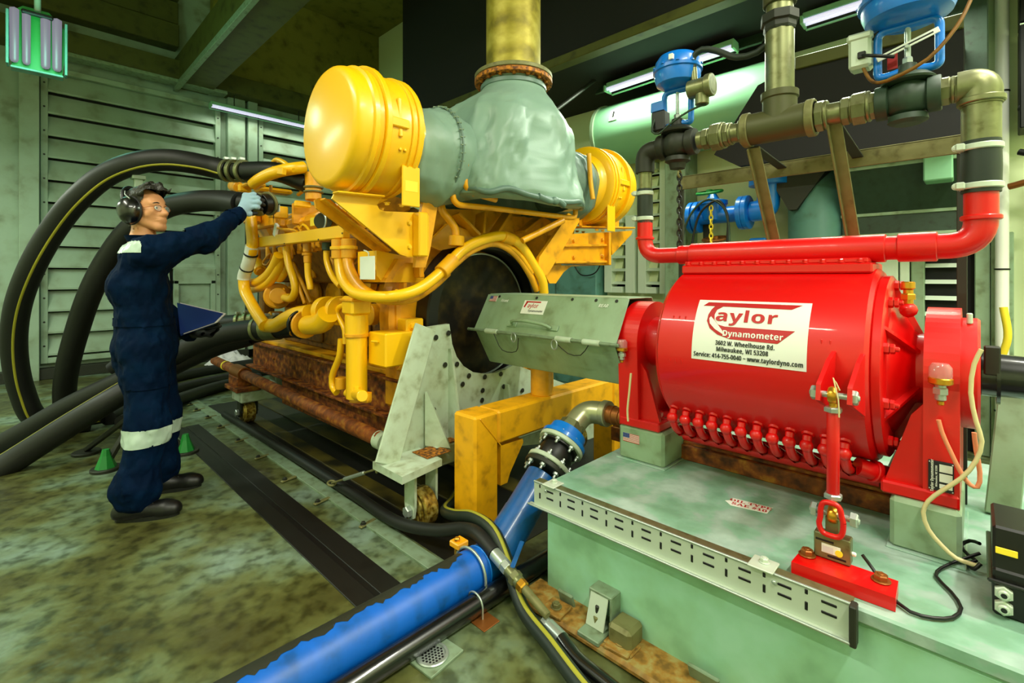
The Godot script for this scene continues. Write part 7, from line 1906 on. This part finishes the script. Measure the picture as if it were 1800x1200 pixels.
# ------------------------------------------------------------------ the worker
# a grid of summed exp(-K d) over tapered capsules and ellipsoids, meshed as surface nets
class Field:
	var o: Vector3
	var nx: int
	var ny: int
	var nz: int
	var h: float
	var K: float
	var s := PackedFloat32Array()
	var f := PackedFloat32Array()

	func _init(lo: Vector3, hi: Vector3, cell: float, k: float):
		o = lo
		h = cell
		K = k
		nx = int((hi.x - lo.x) / h) + 2
		ny = int((hi.y - lo.y) / h) + 2
		nz = int((hi.z - lo.z) / h) + 2
		s.resize(nx * ny * nz)

	func span(lo: Vector3, hi: Vector3) -> Array:
		var a := (lo - o) / h
		var b := (hi - o) / h
		return [clampi(int(a.x), 0, nx - 1), clampi(int(b.x) + 1, 0, nx - 1), clampi(int(a.y), 0, ny - 1), clampi(int(b.y) + 1, 0, ny - 1), clampi(int(a.z), 0, nz - 1), clampi(int(b.z) + 1, 0, nz - 1)]

	func cap(a: Vector3, b: Vector3, ra: float, rb: float):
		var m := maxf(ra, rb) + 4.0 / K
		var r := span(a.min(b) - Vector3(m, m, m), a.max(b) + Vector3(m, m, m))
		var ab := b - a
		var L := maxf(ab.length_squared(), 1e-9)
		for z in range(r[4], r[5] + 1):
			for y in range(r[2], r[3] + 1):
				var i := (z * ny + y) * nx
				for x in range(r[0], r[1] + 1):
					var p := o + Vector3(x, y, z) * h
					var t := clampf((p - a).dot(ab) / L, 0.0, 1.0)
					var d := p.distance_to(a + ab * t) - (ra + (rb - ra) * t)
					if d < m: s[i + x] += exp(-K * d)

	func ell(c: Vector3, bs: Basis, rad: Vector3):
		var mr := maxf(rad.x, maxf(rad.y, rad.z))
		var mn := minf(rad.x, minf(rad.y, rad.z))
		var m := mr + 4.0 / K
		var r := span(c - Vector3(m, m, m), c + Vector3(m, m, m))
		for z in range(r[4], r[5] + 1):
			for y in range(r[2], r[3] + 1):
				var i := (z * ny + y) * nx
				for x in range(r[0], r[1] + 1):
					var q := (o + Vector3(x, y, z) * h - c) * bs   # into the ellipsoid's axes
					var k0 := (q / rad).length()
					var k1 := (q / (rad * rad)).length()
					var d := k0 * (k0 - 1.0) / maxf(k1, 1e-4) if k0 > 0.2 else -mn
					if d < m: s[i + x] += exp(-K * d)

	func solve(noise: FastNoiseLite = null, amp := 0.0, floor_y := -100.0):
		f.resize(s.size())
		for z in nz:
			for y in ny:
				var i := (z * ny + y) * nx
				for x in nx:
					var v := s[i + x]
					var d := 1.0
					if v > 1e-9:
						d = -log(v) / K
						if noise and absf(d) < 0.05: d += amp * noise.get_noise_3d(o.x + x * h, (o.y + y * h) * 0.6, o.z + z * h)
						d = maxf(d, floor_y - (o.y + y * h))
					f[i + x] = d

	func mesh(b: MB, iso := 0.0, keep = null):
		var id := {}
		var P := []
		var N := []
		var off := [0, 1, nx, nx + 1, nx * ny, nx * ny + 1, nx * ny + nx, nx * ny + nx + 1]
		var ed := [[0, 1], [2, 3], [4, 5], [6, 7], [0, 2], [1, 3], [4, 6], [5, 7], [0, 4], [1, 5], [2, 6], [3, 7]]
		for z in nz - 1:
			for y in ny - 1:
				var i0 := (z * ny + y) * nx
				for x in nx - 1:
					var i := i0 + x
					if absf(f[i] - iso) > h * 2.2: continue
					var g := []
					var neg := 0
					for k in 8:
						var q: float = f[i + off[k]] - iso
						g.append(q)
						if q < 0: neg += 1
					if neg == 0 or neg == 8: continue
					var c := Vector3.ZERO
					var cnt := 0
					for e in ed:
						var u: float = g[e[0]]
						var w: float = g[e[1]]
						if (u < 0) != (w < 0):
							var t := u / (u - w)
							var pa := Vector3(e[0] & 1, (e[0] >> 1) & 1, e[0] >> 2)
							var pb := Vector3(e[1] & 1, (e[1] >> 1) & 1, e[1] >> 2)
							c += pa.lerp(pb, t)
							cnt += 1
					id[i] = P.size()
					P.append(o + (Vector3(x, y, z) + c / cnt) * h)
					N.append(Vector3(g[1] - g[0] + g[3] - g[2] + g[5] - g[4] + g[7] - g[6], g[2] - g[0] + g[3] - g[1] + g[6] - g[4] + g[7] - g[5], g[4] - g[0] + g[5] - g[1] + g[6] - g[2] + g[7] - g[3]).normalized())
		var ax := [1, nx, nx * ny]
		for i in id:
			for a in 3:
				var j: int = i + ax[a]
				if j >= f.size() or ((f[i] - iso) < 0) == ((f[j] - iso) < 0): continue
				var u: int = ax[(a + 1) % 3]
				var w: int = ax[(a + 2) % 3]
				if not (id.has(i - u) and id.has(i - w) and id.has(i - u - w)): continue
				var q := [id[i], id[i - u], id[i - u - w], id[i - w]]
				if keep != null and not keep.call((P[q[0]] + P[q[2]]) / 2): continue
				b.quad(P[q[0]], P[q[1]], P[q[2]], P[q[3]], N[q[0]], N[q[1]], N[q[2]], N[q[3]])

func build_person():
	var w := thing("person", "worker in navy coveralls, ear defenders and gloves reaching towards the engine's hose coupling", "person", V(0.55, 0, -3.38))
	# joints
	var pel := V(0.545, 0.93, -3.42)
	var hR := V(0.52, 0.9, -3.33)
	var hL := V(0.575, 0.9, -3.51)
	var kR := V(0.515, 0.5, -3.28)
	var kL := V(0.63, 0.49, -3.53)
	var aR := V(0.455, 0.1, -3.265)
	var aL := V(0.625, 0.1, -3.57)
	var ch := V(0.525, 1.25, -3.46)
	var nk := V(0.525, 1.5, -3.475)
	var sR := V(0.54, 1.43, -3.29)
	var eR := V(0.79, 1.535, -3.325)
	var wR := V(1.001, 1.699, -3.397)
	var sL := V(0.56, 1.43, -3.64)
	var eL := V(0.62, 1.16, -3.72)
	var wL := V(0.776, 0.938, -3.572)
	var fw := V(0.965, 0, 0.25)      # the way the body faces
	var sd := V(-0.25, 0, 0.965)     # its right-hand side
	# the body under the clothes: one continuous surface from head to ankles
	var hf := V(0.655, 0.1, 0.755).normalized()      # the way the face looks
	var hs := hf.cross(Vector3.UP).normalized()
	var hu := hs.cross(hf)
	var hc := V(0.539, 1.699, -3.473)
	var H := func(a: float, u: float, s: float): return hc + hf * a + hu * u + hs * s
	var hb := Basis(hf, hu, hs)
	var lo := V(0.3, 0.04, -3.85)
	var fb := Field.new(lo, V(1.1, 1.8, -3.1), 0.016, 60.0)
	for q in [[pel, ch, 0.1, 0.11], [ch, nk, 0.11, 0.06], [sR, sL, 0.06, 0.06], [hR, kR, 0.075, 0.05], [kR, aR, 0.05, 0.035], [hL, kL, 0.075, 0.05], [kL, aL, 0.05, 0.035], [sR, eR, 0.045, 0.036], [eR, wR, 0.036, 0.026], [sL, eL, 0.045, 0.036], [eL, wL, 0.036, 0.026], [nk, H.call(-0.02, -0.1, 0), 0.056, 0.055]]:
		fb.cap(q[0], q[1], q[2], q[3])
	fb.solve()
	var body := MB.new()
	var cut: float = H.call(-0.02, -0.115, 0).y
	fb.mesh(body, 0.0, func(p): return p.y < cut - 0.005)
	var hd := Field.new(hc - V(0.16, 0.2, 0.16), hc + V(0.16, 0.15, 0.16), 0.004, 130.0)
	hd.ell(H.call(-0.012, 0.022, 0), hb, V(0.1, 0.092, 0.076))
	hd.ell(H.call(0.036, -0.04, 0), hb, V(0.06, 0.082, 0.06))
	hd.ell(H.call(0.06, 0.03, 0), hb, V(0.034, 0.045, 0.056))
	for s in [-1, 1]:
		hd.cap(H.call(0.005, -0.075, s * 0.052), H.call(0.07, -0.118, s * 0.016), 0.022, 0.02)
		hd.cap(H.call(0.066, -0.03, s * 0.042), H.call(0.05, -0.045, s * 0.05), 0.02, 0.018)
		hd.cap(H.call(0.09, 0.014, s * 0.012), H.call(0.074, 0.014, s * 0.046), 0.009, 0.009)
		hd.cap(H.call(0.104, -0.048, s * 0.011), H.call(0.094, -0.05, s * 0.014), 0.0085, 0.008)
		hd.ell(H.call(-0.012, -0.02, s * 0.078), hb, V(0.02, 0.032, 0.01))
	hd.cap(H.call(0.08, -0.12, -0.008), H.call(0.08, -0.12, 0.008), 0.019, 0.019)
	hd.cap(H.call(0.093, -0.002, 0), H.call(0.119, -0.042, 0), 0.008, 0.0115)
	hd.ell(H.call(0.093, -0.077, 0), hb, V(0.012, 0.0065, 0.024))
	hd.ell(H.call(0.091, -0.09, 0), hb, V(0.012, 0.0075, 0.02))
	hd.cap(H.call(-0.02, -0.07, 0), H.call(-0.035, -0.16, 0), 0.054, 0.056)
	hd.solve()
	hd.mesh(body, 0.0, func(p): return p.y > cut - 0.03)
	put(body, "body", "skin", w)
	put(MB.new().ball(H.call(0.083, -0.012, 0.032), 0.0125, 14), "eye", "white", w)
	put(MB.new().ball(H.call(0.0925, -0.012, 0.034), 0.006, 10), "iris", "hair", w)
	put(MB.new().ball(H.call(0.083, -0.012, -0.032), 0.0125, 14), "eye", "white", w)
	put(MB.new().ball(H.call(0.0925, -0.012, -0.032), 0.006, 10), "iris", "hair", w)
	for s in [-1, 1]:
		put(MB.new().hose([H.call(0.099, 0.012, s * 0.012), H.call(0.096, 0.018, s * 0.03), H.call(0.082, 0.013, s * 0.05)], 0.0042, 8), "eyebrow", "hair", w)
	put(MB.new().hose([H.call(0.101, -0.0835, -0.022), H.call(0.107, -0.083, 0), H.call(0.101, -0.0835, 0.022)], 0.0022, 6), "lip_line", "copper_rust", w)
	# hair: a thick shell over the skull with short tousled locks
	var hn := FastNoiseLite.new()
	hn.seed = 4
	hn.frequency = 40.0
	var hr := Field.new(hc - V(0.17, 0.12, 0.17), hc + V(0.17, 0.17, 0.17), 0.005, 120.0)
	hr.ell(H.call(-0.016, 0.026, 0), hb, V(0.107, 0.1, 0.084))
	hr.cap(H.call(-0.09, -0.02, 0), H.call(-0.075, -0.09, 0), 0.035, 0.03)
	for i in 60:
		var a := i * 2.4
		var r := 0.075 * sqrt(i / 60.0)
		var p: Vector3 = H.call(0.03 + cos(a) * r, 0.105 - r * 0.5, sin(a) * r)
		hr.cap(p, p + hf * (0.03 + 0.02 * sin(i * 1.7)) + hu * (0.03 + 0.016 * cos(i * 2.3)) + hs * 0.018 * sin(i * 3.1), 0.0085, 0.0025)
	hr.solve(hn, 0.006)
	var hm := MB.new()
	hr.mesh(hm, 0.0, func(p):
		var q: Vector3 = (p - hc) * hb
		var line := 0.088
		if q.x < 0.075: line = lerpf(0.088, 0.02, clampf((0.075 - q.x) / 0.045, 0.0, 1.0))
		if q.x < 0.02: line = lerpf(0.02, -0.03, clampf((0.02 - q.x) / 0.02, 0.0, 1.0))
		if q.x < -0.05: line = -0.1
		return q.y > line)
	put(hm, "hair", "hair", w)
	# ear defenders
	var em := put(MB.new().tube(ear_band(H), 0.013, 10), "ear_defender_band", "black", w)
	for s in [-1, 1]:
		var c: Vector3 = H.call(-0.018, -0.022, s * 0.1)
		var cup := MB.new()
		cup.lathe(Transform3D(Basis(hf * 0.062, hs * s, hu * 0.08), c), [Vector2(0, 0.05), Vector2(0.25, 0.048), Vector2(0.5, 0.041), Vector2(0.72, 0.03), Vector2(0.88, 0.016), Vector2(0.97, 0.004), Vector2(1.0, -0.006), Vector2(0.9, -0.012), Vector2(0, -0.012)], 32)
		put(cup, "ear_cup", "black_gloss", em)
		put(MB.new().lathe(Transform3D(Basis(hf * 0.064, hs * s, hu * 0.082), c), [Vector2(0.6, -0.03), Vector2(0.96, -0.026), Vector2(1.02, -0.016), Vector2(0.96, -0.008), Vector2(0.6, -0.008)], 28), "ear_cushion", "ink_red" if false else "rubber", em)
		put(MB.new().hose([c + hf * 0.03 + hu * 0.06 + hs * s * 0.02, c + hu * 0.085 + hs * s * 0.012, H.call(-0.04, 0.09, s * 0.085)], 0.0035, 8), "wire_arm", "steel", em)
	# glasses
	var gl := put(MB.new().hose([H.call(0.0, -0.008, 0.086), H.call(0.06, -0.01, 0.074), H.call(0.098, -0.006, 0.058)], 0.0016, 6), "glasses_temple", "copper_rust", w)
	for s in [-1, 1]:
		var ring := []
		for i in 25:
			var a := TAU * i / 24
			ring.append(H.call(0.106 - absf(s * 0.034 + cos(a) * 0.025) * 0.12, -0.014 + sin(a) * 0.018, s * 0.034 + cos(a) * 0.025))
		put(MB.new().tube(ring, 0.0014, 6, false), "glasses_rim", "copper_rust", gl)
		var ln := MB.new()
		var cc: Vector3 = H.call(0.103, -0.014, s * 0.034)
		for i in 24: ln.tri(cc, ring[i], ring[i + 1], hf, hf, hf)
		put(ln, "lens", "lens", gl)
	put(MB.new().hose([H.call(0.104, -0.008, -0.01), H.call(0.11, -0.005, 0), H.call(0.104, -0.008, 0.01)], 0.0015, 6), "bridge", "copper_rust", gl)
	# coveralls
	var nzc := FastNoiseLite.new()
	nzc.seed = 12
	nzc.frequency = 11.0
	nzc.fractal_octaves = 3
	var cv := Field.new(V(0.26, 0.05, -3.9), V(1.1, 1.86, -3.08), 0.0105, 48.0)
	var waist := V(0.535, 1.06, -3.435)
	for s in [-1, 1]:
		var k: Vector3 = sd * s
		cv.cap(pel + k * 0.06, waist + k * 0.055, 0.132, 0.112)
		cv.cap(waist + k * 0.055, ch + k * 0.075 - fw * 0.01, 0.112, 0.125)
		cv.cap(ch + k * 0.075 - fw * 0.02, V(0.53, 1.4, -3.465) + k * 0.08 - fw * 0.015, 0.125, 0.085)
	cv.cap(pel - fw * 0.045 + V(0, -0.03, 0), pel - fw * 0.03 + V(0, 0.05, 0), 0.12, 0.11)
	cv.cap(V(0.53, 1.43, -3.465), nk + V(0, -0.01, 0), 0.085, 0.068)
	cv.cap(sR, sL, 0.075, 0.072)
	cv.cap(hR, kR, 0.112, 0.09)
	cv.cap(kR, kR.lerp(aR, 0.8), 0.09, 0.092)
	cv.cap(hL, kL, 0.108, 0.086)
	cv.cap(kL, kL.lerp(aL, 0.8), 0.086, 0.084)
	cv.cap(kR.lerp(aR, 0.8), aR + V(0.015, 0.01, 0), 0.092, 0.085)
	cv.cap(kL.lerp(aL, 0.8), aL + V(0.015, 0.02, 0), 0.084, 0.076)
	cv.cap(sR - fw * 0.03, eR, 0.084, 0.064)
	cv.cap(sR.lerp(ch, 0.35), sR.lerp(eR, 0.5), 0.08, 0.064)
	cv.cap(eR, wR, 0.063, 0.046)
	cv.cap(sL, eL, 0.08, 0.062)
	cv.cap(eL, wL, 0.062, 0.045)
	# hanging folds: pockets of slack at the elbow, seat, knee and ankle
	cv.cap(eR + V(0.02, -0.05, 0), wR.lerp(eR, 0.3) + V(0, -0.03, 0), 0.03, 0.025)
	cv.cap(pel - fw * 0.1 + sd * 0.02 + V(0, -0.12, 0), pel - fw * 0.08 + sd * 0.06 + V(0, -0.2, 0), 0.05, 0.04)
	cv.cap(aR + V(-0.05, 0.06, 0.02), aR + V(0.06, 0.05, 0.03), 0.04, 0.04)
	cv.cap(kR + fw * 0.05 + V(0, 0.02, 0), kR + fw * 0.06 + V(0, -0.08, 0), 0.04, 0.04)
	cv.solve(nzc, 0.016, 0.05)
	var hp: Vector3 = H.call(-0.035, -0.16, 0)
	var cm := MB.new()
	cv.mesh(cm, 0.0, func(p): return p.y < 1.56 or p.x > 0.7)
	put(cm, "coveralls", "navy", w)
	var band := func(called, m, keep, iso := 0.004):
		var bm := MB.new()
		cv.mesh(bm, iso, keep)
		if bm.v.size() > 0: put(bm, called, m, w)
	band.call("leg_band", "reflective", func(p): return p.y > 0.395 and p.y < 0.485 and p.z > -3.42)
	band.call("leg_band", "reflective", func(p): return p.y > 0.37 and p.y < 0.45 and p.z < -3.42)
	var rp := V(0.445, 1.486, -3.454)
	band.call("shoulder_band", "reflective", func(p): return p.y > 1.43 and p.y < 1.495 and p.x < 0.48 and p.z > -3.45)
	band.call("pocket_flap", "navy", func(p): return p.y > 0.7 and p.y < 0.78 and p.z > -3.3 and p.x < 0.64, 0.007)
	band.call("belt_seam", "navy", func(p): return p.y > 1.03 and p.y < 1.07 and p.x < 0.7, 0.005)
	band.call("cuff", "navy", func(p): return (p - wR).dot(wR - eR) > -0.012 and (p - wR).length() < 0.075, 0.006)
	# collar
	var col := []
	for i in 4:
		var row := []
		for k in 33:
			var a := TAU * k / 32
			var r := 0.074 + 0.006 * i
			row.append(nk + V(0, -0.005 + i * 0.014, 0) + fw * (cos(a) * r * 1.05 + 0.01) + sd * sin(a) * r)
		col.append(row)
	put(MB.new().sheet(col, false, nk), "collar", "navy", w)
	# boots
	for q in [[aR, 0.21], [aL, 0.2]]:
		var a: Vector3 = q[0]
		var tdir := V(0.86, 0, 0.5) if a == aR else V(0.92, 0, 0.38)
		var bt := Field.new(a - V(0.16, 0.12, 0.16), a + V(0.26, 0.1, 0.26), 0.006, 90.0)
		var g := V(a.x, 0, a.z)
		bt.cap(g - tdir * 0.055 + V(0, 0.045, 0), g + tdir * 0.03 + V(0, 0.05, 0), 0.046, 0.046)
		bt.cap(g + tdir * 0.02 + V(0, 0.05, 0), g + tdir * 0.15 + V(0, 0.036, 0), 0.046, 0.046)
		bt.cap(g + tdir * 0.15 + V(0, 0.036, 0), g + tdir * 0.185 + V(0, 0.033, 0), 0.046, 0.042)
		bt.cap(g - tdir * 0.02 + V(0, 0.05, 0), g - tdir * 0.015 + V(0, 0.13, 0), 0.05, 0.052)
		bt.solve(null, 0.0, 0.018)
		var bm := MB.new()
		bt.mesh(bm)
		var bo := put(bm, "boot", "black", w)
		var so := []
		for i in 40:
			var t := TAU * i / 40
			so.append(Vector2(cos(t) * 0.15 + 0.065, sin(t) * (0.047 + 0.006 * cos(t))))
		put(MB.new().prism(Transform3D(Basis(tdir, tdir.cross(Vector3.UP), Vector3.UP), g), so, 0.022), "sole", "rubber", bo)
		for i in 4:
			var p := g + tdir * (0.03 + 0.022 * i) + V(0, 0.1 - 0.006 * i, 0)
			put(MB.new().cyl(p - tdir.cross(Vector3.UP) * 0.025, p + tdir.cross(Vector3.UP) * 0.025, 0.004, 6), "lace", "rubber", bo)
	# right glove: palm, four fingers over the coupling, thumb below
	var gr := Field.new(V(1.069, 1.77, -3.413) - V(0.15, 0.13, 0.15), V(1.069, 1.77, -3.413) + V(0.15, 0.13, 0.15), 0.0038, 170.0)
	var kn := [V(1.064, 1.838, -3.462), V(1.074, 1.813, -3.429), V(1.079, 1.785, -3.41), V(1.077, 1.755, -3.405)]
	var md := [V(1.103, 1.845, -3.421), V(1.111, 1.819, -3.384), V(1.113, 1.788, -3.368), V(1.108, 1.755, -3.373)]
	var tp := [V(1.137, 1.833, -3.408), V(1.149, 1.805, -3.381), V(1.149, 1.774, -3.373), V(1.139, 1.744, -3.384)]
	var wp := V(1.009, 1.7, -3.403)
	for i in 4:
		gr.cap(wp.lerp(kn[i], 0.25), kn[i], 0.017, 0.0155)
		gr.cap(kn[i], md[i], 0.0125, 0.011)
		gr.cap(md[i], tp[i], 0.011, 0.0095)
	gr.cap(wp, wp.lerp(kn[1], 0.5), 0.027, 0.024)
	gr.cap(wR.lerp(wp, -0.2), wp, 0.031, 0.028)
	gr.cap(wp.lerp(kn[3], 0.35), V(1.066, 1.709, -3.402), 0.017, 0.0135)
	gr.cap(V(1.066, 1.709, -3.402), V(1.11, 1.717, -3.4), 0.013, 0.0105)
	gr.solve()
	var gm := MB.new()
	gr.mesh(gm)
	var glv := put(gm, "glove", "glove", w, "light blue-grey knitted glove on the raised hand")
	var tips := MB.new()
	gr.mesh(tips, 0.0015, func(p):
		for i in 4:
			if p.distance_to(tp[i]) < 0.026: return true
		return p.distance_to(V(1.11, 1.717, -3.4)) < 0.03)
	put(tips, "finger_coating", "glove_dark", glv)
	# left glove under the folder
	var lh := Field.new(wL - V(0.12, 0.1, 0.12), wL + V(0.2, 0.12, 0.2), 0.0045, 150.0)
	var lk := [V(0.835, 0.966, -3.57), V(0.826, 0.96, -3.521), V(0.818, 0.954, -3.472), V(0.81, 0.947, -3.437)]
	var lm := [V(0.882, 0.982, -3.506), V(0.876, 0.972, -3.455), V(0.864, 0.958, -3.41), V(0.846, 0.944, -3.385)]
	var lt := [V(0.906, 1.005, -3.452), V(0.902, 0.995, -3.399), V(0.885, 0.982, -3.359), V(0.862, 0.963, -3.354)]
	for i in 4:
		lh.cap(wL.lerp(lk[i], 0.2), lk[i], 0.017, 0.015)
		lh.cap(lk[i], lm[i], 0.012, 0.011)
		lh.cap(lm[i], lt[i], 0.011, 0.0095)
	lh.cap(wL, wL.lerp(lk[1], 0.5), 0.03, 0.024)
	lh.cap(wL.lerp(lk[3], 0.4), V(0.789, 0.951, -3.401), 0.016, 0.013)
	lh.cap(V(0.789, 0.951, -3.401), V(0.812, 0.961, -3.348), 0.0125, 0.01)
	lh.solve()
	var lg := MB.new()
	lh.mesh(lg)
	put(lg, "glove", "glove_dark", w, "black glove of the hand holding the folder")
	# blue folder in the left hand
	var fa := V(0.739, 1.125, -3.698)
	var fx := (V(0.938, 1.057, -3.463) - fa).normalized()
	var f3 := V(0.705, 0.948, -3.445)
	var fy := (f3 - fa - fx * (f3 - fa).dot(fx)).normalized()
	var fn := fx.cross(fy)
	if fn.y < 0: fn = -fn
	var fo := thing("folder", "dark blue folder with papers held at the worker's waist", "folder", fa)
	var fp := []
	for p in [fa, V(0.938, 1.057, -3.463), V(0.872, 1.021, -3.416), f3]: fp.append(Vector2((p - fa).dot(fx), (p - fa).dot(fy)))
	var ft := Transform3D(Basis(fx, fy, fn), fa)
	put(MB.new().prism(ft, fp, 0.004), "cover", "ink_blue", fo)
	put(MB.new().prism(ft.translated_local(V(0.01, -0.012, 0.005)), fp, 0.005), "papers", "paper", fo)
	put(MB.new().prism(ft.translated_local(V(0.0, 0.0, 0.011)), fp, 0.004), "cover", "ink_blue", fo)

func ear_band(H: Callable) -> Array:
	var out := []
	for i in 25:
		var a := PI * i / 24
		out.append(H.call(-0.025 - sin(a) * 0.055, -0.02 + sin(a) * 0.145, cos(a) * 0.102))
	return out
